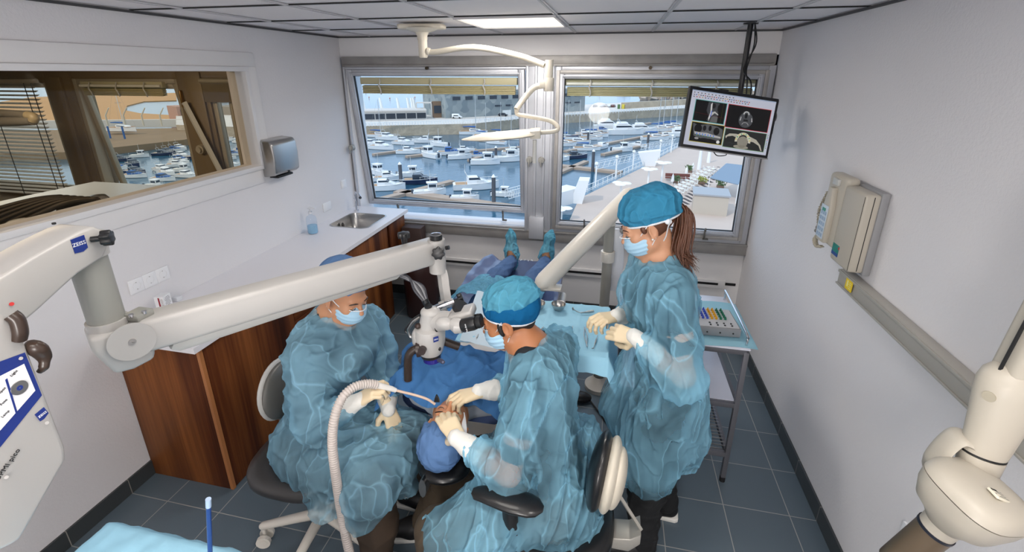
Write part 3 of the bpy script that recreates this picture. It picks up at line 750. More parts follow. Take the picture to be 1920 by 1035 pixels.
def place_boat(k, px, py, hd, sc, lab, grp):
    c = W(px, py, z=ZW); c.z = ZW + .1
    for _ in range(30):
        hit = [b for b in _berths if abs(b[0] - c.x) < 4.0 * (b[2] + sc) and abs(b[1] - c.y) < 2.2 * (b[2] + sc)]
        if not hit: break
        c.y += 1.5
    _berths.append((c.x, c.y, sc * (1.5 if k == 'Y' else 1)))
    if k not in _used:
        _used.add(k); o = KM[k]; o.location = c; o.rotation_euler = (0, 0, math.radians(hd)); o.scale = (sc,) * 3; o['label'] = lab; o['group'] = grp
    else: copy_tree(KM[k], c, math.radians(hd), sc, lab, grp)
for b in BO: place_boat(*b[:5], '%s moored %s in the left window' % (KN[b[0]], b[5]), '%s, %s of the left window view' % (KN[b[0]], b[5]))
for b in BO2: place_boat(*b[:5], '%s moored %s in the right window' % (KN[b[0]], b[5]), '%s, %s of the right window view' % (KN[b[0]], b[5]))
rr = random.Random(5)
for k in range(40):
    px = rr.uniform(375, 455); py = rr.uniform(247, 318); kd = rr.choice('MMCCSB')
    place_boat(kd, px, py, rr.uniform(-40, 40), .62, '%s beyond the adjacent room right pane' % KN[kd], '%s seen through the right adjacent pane' % KN[kd])
for k in range(34):
    px = rr.uniform(170, 345); py = rr.uniform(283, 355); kd = rr.choice('MMCDDB')
    place_boat(kd, px, py, rr.uniform(-20, 30), .7, '%s beyond the adjacent room middle pane' % KN[kd], '%s seen through the middle adjacent pane' % KN[kd])
place_boat('S', 235, 262, 5, 1.3, 'sailing boat hauled out on the brown boatyard ground', 'hauled out sailing boat')
for o in bpy.data.objects:
    if o.get('group') == 'hauled out sailing boat': o.location.z = ZW + 3.2; del o['group']
g = G(); q = W(205, 262, z=ZW + 2)
for dx in (-3, 3): g.bx(q.x + dx - .2, q.x + dx + .2, q.y - 3, q.y - 2.6, ZW + 2, ZW + 6); g.bx(q.x + dx - .2, q.x + dx + .2, q.y + 2.6, q.y + 3, ZW + 2, ZW + 6)
g.bx(q.x - 3.2, q.x + 3.2, q.y - 3, q.y - 2.6, ZW + 5.8, ZW + 6.2); g.build('boat_lift', m_bl, label='blue steel boat lift frame in the boatyard', cat='boat lift')
# --- pontoons, piles, gangways
m_deck = M('weathered pontoon deck', (172, 150, 132), .8, var=(.5, .15))
def pontoon(a, b, w, label):
    p, q = W(*a, z=ZW), W(*b, z=ZW); U = (q - p); Lh = U.length; U.normalize(); V = Vector((-U.y, U.x, 0)); c = (p + q) / 2
    G().box((c.x, c.y, ZW + .3), (Lh, w, .6), rot=Matrix((U, V, Vector((0, 0, 1)))).transposed()).build('pontoon', m_deck, label=label, cat='pontoon', smooth=0)
for a, b, w, l in [((700, 292), (805, 278), 1.6, 'pontoon beside the upper left boats'), ((762, 296), (892, 282), 1.8, 'pontoon in front of the middle left boats'), ((880, 286), (985, 277), 1.6, 'pontoon behind the middle boats'),
    ((715, 377), (848, 343), 1.7, 'diagonal pontoon in the lower left of the left window'), ((745, 362), (1000, 398), 2.4, 'wide walkway along the bottom of the left window'), ((880, 303), (900, 297), 1.4, 'short pontoon finger among the middle boats'),
    ((1038, 312), (1165, 326), 2.2, 'walkway in front of the promenade in the right window'), ((1045, 328), (1099, 305), 1.5, 'pontoon finger beside the navy boat'), ((1130, 292), (1200, 276), 1.5, 'pontoon in the centre of the right window'), ((1060, 286), (1300, 240), 1.6, 'long pontoon behind the sailing boats'), ((1040, 262), (1220, 232), 1.6, 'far pontoon beneath the quay wall')]:
    pontoon(a, b, w, l)
for px, py, h in [(753, 352, 5), (926, 384, 5.2), (1111, 322, 5), (1102, 270, 4), (1214, 275, 4), (930, 297, 3)]:
    q = W(px, py, z=ZW); t = thing('mooring_pile', 'dark mooring pile %s' % {753: 'in the lower left of the left window', 926: 'with a white cap in the lower right of the left window', 1111: 'beside the gangway', 1102: 'among the sailing boats', 1214: 'near the promenade', 930: 'between the middle boats'}[px], 'pile', q)
    G().cyl(q, q + Vector((0, 0, h)), .38, n=14).build('post', M('dark pile steel', (84, 84, 88), .7), t)
    G().cyl(q + Vector((0, 0, h)), q + Vector((0, 0, h + .5)), .42, .1, n=14).build('cap', m_hull, t)
def gangway(a, b, za, zb, label):
    p, q = W(*a, z=ZW), W(*b, z=ZW); p.z = za; q.z = zb; g = G(); n = 9; U = (q - p).normalized(); V = Vector((-U.y, U.x, 0)) * .8
    for s_ in (-1, 1):
        A, B_ = p + V * s_, q + V * s_; g.tube([A, B_], .07, n=6); g.tube([A + Vector((0, 0, 1.4)), B_ + Vector((0, 0, 1.4))], .07, n=6)
        for k in range(n):
            u = A.lerp(B_, k / n); v = A.lerp(B_, (k + 1) / n); g.tube([u, (u + v) / 2 + Vector((0, 0, 1.4)), v], .045, n=5)
    g.build('gangway', m_hull, label=label, cat='gangway')
gangway((1115, 322), (1200, 308), ZW + .8, ZW + 1.6, 'white truss gangway leading to the promenade'); gangway((950, 378), (990, 372), ZW + .7, ZW + 1.3, 'white truss gangway at the lower right of the left window')
gangway((1205, 286), (1262, 278), ZW + .8, ZW + 1.6, 'white truss gangway farther along the promenade')
# --- promenade furniture
m_pw = M('white promenade steel', (238, 236, 232), .5)
def fence(a, b, n, h, label, z=ZQ):
    p, q = W(*a, z=z), W(*b, z=z); t = thing('railing', label, 'railing', p)
    g = G()
    for k in range(n + 1): u = p.lerp(q, k / n); g.cyl(u, u + Vector((0, 0, h)), .07, n=6)
    g.build('posts', m_pw, t)
    g = G()
    for zz in (.3, .6, h - .05): g.tube([p + Vector((0, 0, zz)), q + Vector((0, 0, zz))], .06, n=6)
    g.build('rails', m_pw, t)
fence((1091, 366), (1205, 312), 14, 1.5, 'white promenade railing on the near half of the quay'); fence((1228, 299), (1292, 266), 10, 1.5, 'white promenade railing on the far half of the quay')
fence((1122, 364), (1250, 330), 1, 1.0, 'low thin fence') if False else None
for px, py, pt, l in [(1116, 352, 308, 'first'), (1154, 336, 295, 'second'), (1186, 318, 285, 'third'), (1236, 298, 265, 'fourth'), (1258, 286, 255, 'fifth'), (1276, 276, 248, 'farthest')]:
    q = W(px, py, z=ZQ); h = W(px, pt, y=q.y).z - ZQ; t = thing('lamp_post', '%s white lamp post along the quay railing, counted from the viewer' % l, 'lamp post', q)
    G().cyl(q, q + Vector((0, 0, h)), .16, n=10).build('pole', m_pw, t); G().lathe([(.01, .5), (.35, .35), (.4, 0), (.16, -.3)], q + Vector((0, 0, h)), n=12).build('lamp_head', m_pw, t)
for px, py, pt, l in [(1052, 412, 392, 'at the lower left edge of the right window'), (1162, 384, 345, 'behind the nurse cap'), (1214, 352, 318, 'left of the two tall ones'), (1239, 348, 306, 'beside the bench')]:
    q = W(px, py, z=ZQ); h = W(px, pt, y=q.y).z - ZQ; t = thing('umbrella_lamp', 'white three-shade street lamp %s' % l, 'street lamp', q)
    G().cyl(q, q + Vector((0, 0, h)), .18, n=10).build('pole', m_pw, t)
    for k in range(3):
        a = k * 2.1 + .3; G().lathe([(.02, .25), (.7, .15), (.9, 0), (.02, -.05)], q + Vector((math.cos(a) * .85, math.sin(a) * .85, h + .1)), n=18).build('shade', m_pw, t)
for px, py, pt, l in [(1260, 346, 325, 'nearest'), (1286, 330, 312, 'middle'), (1298, 322, 305, 'farthest')]:
    q = W(px, py, z=ZQ); h = W(px, pt, y=q.y).z - ZQ
    t = thing('closed_parasol', '%s closed white parasol beside the café tables' % l, 'parasol', q)
    G().cyl(q, q + Vector((0, 0, h)), .05, n=6).build('pole', m_pw, t); G().lathe([(.02, h), (.22, h * .75), (.34, h * .35), (.25, h * .25)], q, n=12).build('cloth', m_pw, t)
for px, py, pt, l in [(1310, 318, 278, 'nearer'), (1328, 305, 272, 'farther')]:
    q = W(px, py, z=ZQ); h = W(px, pt, y=q.y).z - ZQ; G().cyl(q, q + Vector((0, 0, h)), .45, .3, n=12).build('column', m_pw, label='%s tall white column on the promenade' % l, cat='column')
# white café tables and chairs in a slanting row
tt = thing('cafe_table', 'white café table', 'table', (0, 0, 0))
G().box((0, 0, .74), (.8, .8, .05), bev=.02).build('table_top', m_pw, tt); G().cyl((0, 0, 0), (0, 0, .74), .05, n=6).box((0, 0, .02), (.45, .45, .04)).build('pedestal', m_pw, tt)
ch = thing('cafe_chair', 'white café chair', 'chair', (0, 0, 0))
G().box((0, 0, .45), (.45, .45, .06), bev=.02).build('seat', m_pw, ch); G().box((-.22, 0, .72), (.05, .45, .5), bev=.02).build('backrest', m_pw, ch)
for sx in (-.18, .18):
    for sy in (-.18, .18): G().cyl((sx, sy, 0), (sx, sy, .44), .03, n=5).build('leg', m_pw, ch)
first = True
for r_ in range(2):
    for k in range(11):
        q = W(1262 + 6.6 * k + r_ * 9, 362 - 4.3 * k + r_ * 3, z=ZQ)
        od = ('first', 'second', 'third', 'fourth', 'fifth', 'sixth', 'seventh', 'eighth', 'ninth', 'tenth', 'farthest')[k] + ' from the viewer in the %s row beside the kiosk' % ('left', 'right')[r_]; lab = 'white café table, ' + od; gp = 'white café tables on the promenade'
        if first: tt.location = q; tt['label'] = lab; tt['group'] = gp
        else: copy_tree(tt, q, .5, 1, lab, gp)
        for s_ in (0, 1):
            lab2 = 'white café chair on the %s of the table %s' % (('left', 'right')[s_], od.replace(' from the viewer', '').replace(' beside the kiosk', '')); gp2 = 'white café chairs on the promenade'
            q2 = q + Vector((-.85 + 1.7 * s_, .2, 0))
            if first and s_ == 0: ch.location = q2; ch['label'] = lab2; ch['group'] = gp2
            else: copy_tree(ch, q2, PI * s_, 1, lab2, gp2)
        first = False
def kiosk():
    p0, p1 = W(1297, 400, z=ZQ), W(1362, 406, z=ZQ); h = W(1297, 365, y=p0.y).z - ZQ
    t = thing('glass_kiosk', 'boxy beige kiosk with translucent walls below the tent roof', 'kiosk', (p0 + p1) / 2)
    g = G(); block(g, p0, p1, ZQ, h, 5); g.build('walls', M('beige translucent boards', (190, 176, 160), .5, var=(.6, .05)), t, smooth=0)
    g = G(); block(g, p0 + Vector((-.2, -.2, 0)), p1 + Vector((.2, -.2, 0)), ZQ + h, .25, 5.4); g.build('roof', M('grey kiosk roof', (160, 160, 162), .5), t, smooth=0)
    a, b, c, d = W(1331, 333, z=ZQ + 3.4), W(1385, 346, z=ZQ + 3.4), W(1398, 310, z=ZQ + 5), W(1362, 306, z=ZQ + 5)
    t = thing('tent_roof', 'blue grey tent roof at the right edge of the window', 'tent', (a + c) / 2)
    G().surf(lambda u, v: a.lerp(b, u).lerp(d.lerp(c, u), v), 6, 6, .12).build('canvas', M('blue grey canvas', (124, 140, 156), .7), t)
    for q in (a, b, c, d): G().cyl((q.x, q.y, ZQ), q, .08, n=6).build('post', m_pw, t)
    g = G(); q = W(1285, 360, z=ZQ)
    for i in range(14):
        for j in range(5): u = W(1282 + 5 * i - 2 * j, 372 - 4.5 * i + 6 * j, z=ZQ); g.box(u + Vector((0, 0, .03)), (.55, .55, .05), rot=(0, 0, .5))
    g.build('paving_pattern', M('dark paving slabs', (74, 64, 62), .8), label='dark chequered paving beneath the café tables', cat='paving', smooth=0)
    for px, py, l in [(1268, 343, 'nearest bush in a planter'), (1292, 323, 'farther bush in a planter'), (1315, 345, 'yellow green shrub beside the kiosk'), (1350, 352, 'dark green shrub under the tent')]:
        q = W(px, py, z=ZQ); t = thing('potted_bush', l + ' on the promenade', 'bush', q); r = random.Random(px)
        G().box(q + Vector((0, 0, .25)), (1.2, 1.2, .5), bev=.05).build('planter', M('brown planter', (120, 96, 80), .8), t)
        g = G()
        for k in range(60):
            d_ = Vector((r.gauss(0, .4), r.gauss(0, .4), r.uniform(.5, 1.5))); g.box(q + d_, (.32, .2, .04), rot=(r.random() * 6, r.random() * 6, 0))
        g.build('foliage', M('yellow green leaves' if px == 1315 else 'green leaves', (156, 160, 70) if px == 1315 else (84, 108, 66), .7), t, smooth=0)
    q = W(1270, 338, z=ZQ)
    t = thing('bench', 'dark red bench on the promenade behind the tall lamps', 'bench', q)
    G().box(q + Vector((0, 0, .5)), (5, .8, .25), bev=.04).build('seat', M('dark red bench boards', (116, 66, 58), .7), t); G().box(q + Vector((0, .5, 1.0)), (5, .15, .7), bev=.04).build('backrest', M('dark red bench boards'), t)
    q = W(1268, 348, z=ZQ)
kiosk()
# white curved service building at the left of the promenade, and a person
def whitehouse():
    p0, p1 = W(1040, 396, z=ZQ), W(1086, 378, z=ZQ); h = W(1086, 335, y=p1.y).z - ZQ
    t = thing('white_pavilion', 'white windowless pavilion with a slanted fin beside the quay railing', 'building', (p0 + p1) / 2)
    g = G(); block(g, p0 + Vector((-1, 0, 0)), p1, ZQ, h * .62, 3); g.build('walls', M('white render', (232, 230, 228), .7), t, smooth=0)
    g = G(); g.prism([(-1.6, 0), (.6, 0), (1.6, h), (-.2, h)], p1, (1, 0, 0), (0, 0, 1), 3); g.build('fin_wall', M('white render'), t, smooth=0)
    p = W(1215, 310, z=ZQ); t = thing('white_gate_block', 'white leaning block beside the gangway on the promenade', 'structure', p); hh = W(1215, 280, y=p.y).z - ZQ
    G().prism([(-1.2, 0), (1.6, 0), (2.6, hh), (-2.6, hh * .8)], p, (1, 0, 0), (0, 0, 1), 2.5).build('body', M('white render'), t, smooth=0)
    q = W(1056, 435, z=ZQ); t = thing('person', 'distant person in a blue top walking below the white pavilion', 'person', q)
    G().tube([q + Vector((-.12, 0, .05)), q + Vector((-.08, 0, .85))], .1, n=8).tube([q + Vector((.14, 0, .05)), q + Vector((.08, 0, .85))], .1, n=8).tube([q + Vector((0, 0, .8)), q + Vector((0, 0, 1.2)), q + Vector((0, 0, 1.45)), q + Vector((0, 0, 1.55))], [.17, .2, .2, .07], n=10).tube([q + Vector((-.2, 0, 1.4)), q + Vector((-.3, 0, .9))], .06, n=6).tube([q + Vector((.2, 0, 1.4)), q + Vector((.3, 0, .9))], .06, n=6).ell(q + Vector((0, 0, 1.68)), (.1, .11, .13)).build('body', M('distant skin and trousers', (120, 110, 108), .8), t)
    G().tube([q + Vector((0, 0, .95)), q + Vector((0, 0, 1.2)), q + Vector((0, 0, 1.46))], [.2, .23, .22], n=10).build('top', m_bl, t)
    q = W(398, 226, z=ZW); 
    p0, p1 = W(388, 229, z=ZW), W(436, 224, z=ZW); h = W(388, 195, y=p0.y).z - ZW
    t = thing('white_house', 'white house with rows of windows beyond the adjacent room', 'house', (p0 + p1) / 2)
    g = G(); block(g, p0, p1, ZW, h, 14); g.build('walls', M('white render'), t, smooth=0)
    windows(t, p0, p1, ZW, (h * .3, h * .68), .05, .95, 5, 1.6, 3, m_dk)
    g = G(); block(g, p0 + Vector((-1, -1, 0)), p1 + Vector((1, -1, 0)), ZW + h, 1, 16); g.build('roof', M('greyish roof tiles', (150, 132, 116), .8), t, smooth=0)
    p0, p1 = W(436, 232, z=ZW), W(470, 228, z=ZW); t = thing('dark_gabled_house', 'dark gabled house beside the white house', 'house', (p0 + p1) / 2)
    g = G(); block(g, p0, p1, ZW, h * .9, 12); g.build('walls', M('dark beige render', (136, 124, 108), .8), t, smooth=0)
    windows(t, p0, p1, ZW, (h * .3, h * .6), .1, .9, 3, 1.6, 2.6, m_dk)
    p0, p1 = W(338, 234, z=ZW), W(378, 231, z=ZW); t = thing('red_house', 'reddish house left of the white house', 'house', (p0 + p1) / 2)
    g = G(); block(g, p0, p1, ZW, h * .95, 12); g.build('walls', M('reddish render', (178, 140, 122), .8), t, smooth=0)
    windows(t, p0, p1, ZW, (h * .3, h * .65), .1, .9, 3, 1.6, 2.6, m_dk)
    # low wall with slanted lamp posts by the beach
    p0, p1 = W(-40, 243, z=ZW + 1), W(345, 238, z=ZW + 1); g = G(); block(g, p0, p1, ZW + 1, 3.2, 2); struct('ground_beach_wall', g, m_conc, 'pale wall along the beach')
    for px in (142, 170, 203, 236, 270, 304):
        q = W(px, 236, z=ZW + 3); G().tube([q, q + Vector((0, 0, 4)), q + Vector((2.6, 0, 7))], [.3, .26, .2], n=6).build('beach_lamp_post', M('pale lamp post', (206, 196, 176), .6), label='bent pale lamp post on the beach wall', cat='lamp post', group='bent lamp posts along the beach wall')
whitehouse()
# quay railing posts on the far pier
def piers():
    g = G(); a = W(560, 241, z=ZP); b = W(885, 231, z=ZP); c = W(1282, 203, z=ZP)
    for p, q, n in ((a, b, 60), (b, c, 70)):
        for k in range(n): u = p.lerp(q, k / n); g.cyl(u, u + Vector((0, 0, 1.3)), .12, n=4)
        g.tube([p + Vector((0, 0, 1.3)), q + Vector((0, 0, 1.3))], .1, n=4); g.tube([p + Vector((0, 0, .7)), q + Vector((0, 0, .7))], .07, n=4)
    g.build('pier_railing', m_pw, label='white railing along the edge of the far pier', cat='railing')
piers()
for px, py, l in ((1170, 176, 'small boat with a beige sail out at sea'),):
    q = W(px, py, z=ZW); place_boat('S', px, py + 1, 20, 1.8, l, 'boat at sea')
    for o in bpy.data.objects:
        if o.get('group') == 'boat at sea': del o['group']
for k, (px, py) in enumerate([(686, 176), (692, 184), (731, 186), (778, 184), (801, 186), (809, 188)]):
    q = W(px, py, z=ZW); G().ell(q + Vector((0, 0, .8)), (.6, .6, .6), n=8, m=12).build('buoy', M('orange buoy', (206, 130, 90), .5), label='small orange buoy floating on the sea beyond the left pier', cat='buoy', group='orange buoys at sea')
# ================================================================ soft modelling: smooth unions of tapered limbs, meshed by surface nets
class SD:
    def __init__(s): s.p = []
    def _add(s, fn, c, r, k, op): s.p.append((fn, np.array(c, float), r, k, op)); return s
    def cap(s, a, ra, b=None, rb=None, k=.03, op=0, sq=None):
        """tapered capsule; sq=(axis, factor) flattens it along an axis"""
        a = np.array(a, float); b = np.array(b if b is not None else a + np.array([0, 0, 1e-4]), float); rb = ra if rb is None else rb
        A = np.eye(3); mn = 1.
        if sq is not None:
            n = np.array(sq[0], float); n /= np.linalg.norm(n); A = np.eye(3) + (1 / sq[1] - 1) * np.outer(n, n); mn = min(1, sq[1])
        c = (a + b) / 2; a2 = A @ (a - c); d2 = A @ (b - a); L2 = max(d2 @ d2, 1e-12)
        A32 = A.astype(np.float32)
        def fn(P):
            Q = (P - c.astype(np.float32)) @ A32.T - a2.astype(np.float32)
            t = np.clip(Q @ d2.astype(np.float32) / L2, 0, 1)
            return (np.sqrt(((Q - t[..., None] * d2.astype(np.float32)) ** 2).sum(-1)) - (ra + (rb - ra) * t)) * mn
        f_ = max(1, sq[1]) if sq else 1
        return s._add(fn, c, np.linalg.norm(b - a) / 2 + max(ra, rb) * f_, k, op)
    def path(s, pts, rs, k=.03, op=0, sq=None):
        for i in range(len(pts) - 1): s.cap(pts[i], rs[i], pts[i + 1], rs[i + 1], k, op, sq)
        return s
    def ell(s, c, r, R=None, k=.03, op=0):
        c = np.array(c, float); r = np.array(r, float); Rm = np.eye(3) if R is None else np.array(R, float)
        def fn(P):
            Q = (P - c.astype(np.float32)) @ Rm.astype(np.float32)
            k0 = np.sqrt(((Q / r) ** 2).sum(-1)); k1 = np.sqrt(((Q / (r * r)) ** 2).sum(-1)) + 1e-6
            return k0 * (k0 - 1) / k1
        return s._add(fn, c, r.max(), k, op)
    def plane(s, c, n, k=.01):
        """cut away everything on the +n side"""
        c = np.array(c, float); n = np.array(n, float); n /= np.linalg.norm(n)
        return s._add(lambda P: -((P - c) @ n), c, 1e3, k, 1)
    def ev(s, P, cen=None, rad=0):
        F = np.full(P.shape[:-1], 1.0, np.float32)
        for fn, c, r, k, op in s.p:
            if cen is None: m = slice(None)
            else:
                m = np.linalg.norm(cen - c, axis=-1) < r + rad + k + .02
                if not m.any(): continue
            d = fn(P[m]).astype(np.float32); f = F[m]
            if op == 0: h = np.maximum(k - np.abs(f - d), 0) / k; F[m] = np.minimum(f, d) - h * h * k * .25
            else: d = -d; h = np.maximum(k - np.abs(f - d), 0) / k; F[m] = np.maximum(f, d) + h * h * k * .25
        return F
    def mesh(s, h, disp=None, md=.0, keep=None, grow=0):
        un = [(c, r) for _, c, r, _, op in s.p if op == 0]
        lo = np.min([c - r for c, r in un], 0) - .03 - md - grow; hi = np.max([c + r for c, r in un], 0) + .03 + md + grow
        B = 8; bs = B * h; nb = np.ceil((hi - lo) / bs).astype(int)
        I = np.stack(np.meshgrid(*[np.arange(n) for n in nb], indexing='ij'), -1).reshape(-1, 3)
        cen = (lo + (I + .5) * bs).astype(np.float32)
        f0 = np.concatenate([s.ev(cen[i:i + 20000], cen[i:i + 20000], bs) for i in range(0, len(cen), 20000)])
        act = np.abs(f0 - grow) < bs * 1.25 + md + .006
        I = I[act]; cen = cen[act]
        off = np.stack(np.meshgrid(*[np.arange(B + 1)] * 3, indexing='ij'), -1).reshape(-1, 3)
        F = np.empty((len(I), B + 1, B + 1, B + 1), np.float32)
        for i in range(0, len(I), 1500):
            P = (lo + (I[i:i + 1500, None, :] * B + off[None]) * h).astype(np.float32)
            f = s.ev(P, cen[i:i + 1500], bs) - grow
            if disp is not None: f = f + disp(P)
            F[i:i + 1500] = f.reshape(-1, B + 1, B + 1, B + 1)
        C = F < 0
        cs = sum(C[:, a:a + B, b:b + B, c:c + B].astype(np.int8) for a in (0, 1) for b in (0, 1) for c in (0, 1))
        bi, x, y, z = np.nonzero((cs > 0) & (cs < 8))
        gx, gy, gz = I[bi, 0] * B + x, I[bi, 1] * B + y, I[bi, 2] * B + z
        N = nb * B + 2; key = (gx.astype(np.int64) * N[1] + gy) * N[2] + gz
        acc = np.zeros((len(bi), 3)); cnt = np.zeros(len(bi))
        cor = {(a, b, c): F[bi, x + a, y + b, z + c] for a in (0, 1) for b in (0, 1) for c in (0, 1)}
        for ax in range(3):
            for u in (0, 1):
                for v in (0, 1):
                    p = [u, v]; p.insert(ax, 0); q = list(p); q[ax] = 1
                    f1, f2 = cor[tuple(p)], cor[tuple(q)]; m = (f1 < 0) != (f2 < 0)
                    t = np.where(m, f1 / np.where(m, f1 - f2, 1), 0); pt = np.tile(np.array(p, float), (len(bi), 1)); pt[:, ax] = t
                    acc[m] += pt[m]; cnt[m] += 1
        V = lo + (np.stack([gx, gy, gz], -1) + acc / np.maximum(cnt, 1)[:, None]) * h
        o = np.argsort(key); ks = key[o]
        def vid(kk):
            j = np.clip(np.searchsorted(ks, kk), 0, len(ks) - 1); ok = ks[j] == kk; return o[j], ok
        Q = []
        for ax in range(3):
            b_, c_ = [(1, 2), (2, 0), (0, 1)][ax]
            s1 = [slice(None)] + [slice(0, B)] * 3; s2 = list(s1); s2[ax + 1] = slice(1, B + 1)
            A_, B_ = C[tuple(s1)], C[tuple(s2)]
            bi2, x, y, z = np.nonzero(A_ != B_); g = np.stack([I[bi2, 0] * B + x, I[bi2, 1] * B + y, I[bi2, 2] * B + z], -1).astype(np.int64)
            eb = np.zeros(3, int); eb[b_] = 1; ec = np.zeros(3, int); ec[c_] = 1
            ids = []; okk = np.ones(len(g), bool)
            for d in (-eb - ec, -ec, 0 * eb, -eb):
                gg = g + d; i_, ok = vid((gg[:, 0] * N[1] + gg[:, 1]) * N[2] + gg[:, 2]); ids.append(i_); okk &= ok
            q = np.stack(ids, -1); fl = ~A_[bi2, x, y, z]; q[fl] = q[fl][:, ::-1]
            Q.append(q[okk])
        Q = np.concatenate(Q)
        if keep is not None: Q = Q[keep(V[Q].mean(1))]
        used = np.unique(Q); rm = np.full(len(V), -1); rm[used] = np.arange(len(used))
        return V[used], rm[Q]
def sd_build(sd, name, h, mat, parent, disp=None, md=0, keep=None, grow=0, **kw):
    V, Q = sd.mesh(h, disp, md, keep, grow)
    me = bpy.data.meshes.new(name); V = V - np.array(ROOT[parent])[None]
    me.vertices.add(len(V)); me.vertices.foreach_set('co', V.astype(np.float32).ravel())
    me.loops.add(len(Q) * 4); me.loops.foreach_set('vertex_index', Q.ravel().astype(np.int32))
    me.polygons.add(len(Q)); me.polygons.foreach_set('loop_start', np.arange(0, len(Q) * 4, 4, dtype=np.int32))
    try: me.polygons.foreach_set('loop_total', np.full(len(Q), 4, np.int32))
    except Exception: pass
    me.update(calc_edges=True); me.validate(); me.shade_smooth(); me.materials.append(mat)
    o = bpy.data.objects.new(name, me); COL.objects.link(o); o.parent = parent; ROOT[o] = ROOT[parent]
    return tag(o, **kw)
_wr = np.random.RandomState(11)
_WK = [( _wr.normal(size=3), _wr.uniform(0, 6.28)) for _ in range(24)]
def wave(P, fr, i0=0, n=5):
    out = 0
    for k, ph in _WK[i0:i0 + n]:
        out = out + np.sin(P @ (k * np.array(fr)).astype(np.float32) + ph)
    return out / n
def folds(amp, fr, warp=.35, i0=0):
    """sharp creases: ridged warped waves"""
    def fn(P):
        w = P + warp * .12 * np.stack([wave(P, (6, 6, 6), 3), wave(P, (6, 6, 6), 8), wave(P, (6, 6, 6), 13)], -1).astype(np.float32)
        a = wave(w, fr, i0, 3); b = wave(w, tuple(f * 1.9 for f in fr), i0 + 7, 3); c = wave(w, tuple(f * 3.4 for f in fr), i0 + 4, 3)
        return (-amp * (1.25 * np.exp(-(a / .16) ** 2) + .6 * np.exp(-(b / .17) ** 2) + .28 * np.exp(-(c / .2) ** 2) + .6 * wave(P, tuple(f * .5 for f in fr), i0 + 2, 3) - .7)).astype(np.float32)
    return fn
def vec(*a): return np.array(a, float)
def unit(v): v = np.array(v, float); return v / np.linalg.norm(v)
def basis(f, u):
    f = unit(f); r = unit(np.cross(f, unit(u))); u = np.cross(r, f); return r, f, u
class Head:
    def __init__(s, c, f, u, sc=1.): s.c = vec(*c); s.r, s.f, s.u = basis(f, u); s.s = sc; s.R = np.stack([s.r, s.f, s.u], 1)
    def __call__(s, x, y, z): return s.c + s.s * (s.r * x + s.f * y + s.u * z)
def head_sd(S, H, neck, ears=True):
    q = H; s = H.s
    e = lambda c, r, k=.02, op=0, R=None: S.ell(q(*c), [v * s for v in r], H.R if R is None else R, k, op)
    c = lambda a, ra, b, rb, k=.015, op=0: S.cap(q(*a), ra * s, q(*b), rb * s, k, op)
    S.cap(q(0, -.025, -.06), .056 * s, neck, .058, .04)
    e((0, -.014, .032), (.076, .096, .090)); e((0, .030, -.035), (.058, .058, .082), .03)
    c((-.048, .012, -.070), .020, (-.012, .066, -.104), .016, .03); c((.048, .012, -.070), .020, (.012, .066, -.104), .016, .03)
    e((0, .073, -.100), (.018, .016, .016), .02)
    c((-.034, .083, .012), .010, (.034, .083, .012), .010, .02)
    c((0, .086, .004), .007, (0, .110, -.036), .0105, .012); e((-.011, .098, -.041), (.008, .010, .007), .006); e((.011, .098, -.041), (.008, .010, .007), .006)
    e((-.038, .062, -.030), (.022, .022, .022), .02); e((.038, .062, -.030), (.022, .022, .022), .02)
    for sx in (-1, 1):
        e((.032 * sx, .093, -.004), (.016, .010, .010), .008, 1); e((.032 * sx, .076, -.005), (.0135, .013, .0125), .003)
        c((.02 * sx, .0885, -.006), .0022, (.044 * sx, .083, -.006), .0022, .004)
    c((-.020, .090, -.066), .006, (.020, .090, -.066), .006, .008); c((-.017, .088, -.076), .0065, (.017, .088, -.076), .0065, .006)
    if ears:
        for sx in (-1, 1):
            Re = np.stack([unit(H.r * 1 + H.f * -.35 * sx), unit(H.f + H.r * .35 * sx), H.u], 1)
            S.ell(q(.079 * sx, -.010, -.012), [.0085 * s, .019 * s, .033 * s], Re, .006)
            S.ell(q(.087 * sx, -.006, -.008), [.006 * s, .010 * s, .019 * s], Re, .005, 1)
            S.ell(q(.080 * sx, .000, -.037), [.006 * s, .009 * s, .010 * s], Re, .006)
def face_details(H, parent, brow, lash=True):
    g = G(); 
    for sx in (-1, 1):
        g.tube([H(.016 * sx, .0955, .015), H(.030 * sx, .0945, .021), H(.044 * sx, .086, .018), H(.050 * sx, .078, .012)], [.0015, .0032, .0028, .001], n=6, flat=(1, .8))
    g.build('eyebrows', brow, parent)
    g = G()
    for sx in (-1, 1): g.tube([H(.019 * sx, .0895, -.010), H(.027 * sx, .0935, -.0125), H(.037 * sx, .0925, -.0125), H(.046 * sx, .085, -.008)], [.0008, .0014, .0016, .0008], n=6)
    g.build('eyelashes', M('dark lashes', (36, 24, 20), .6), parent)
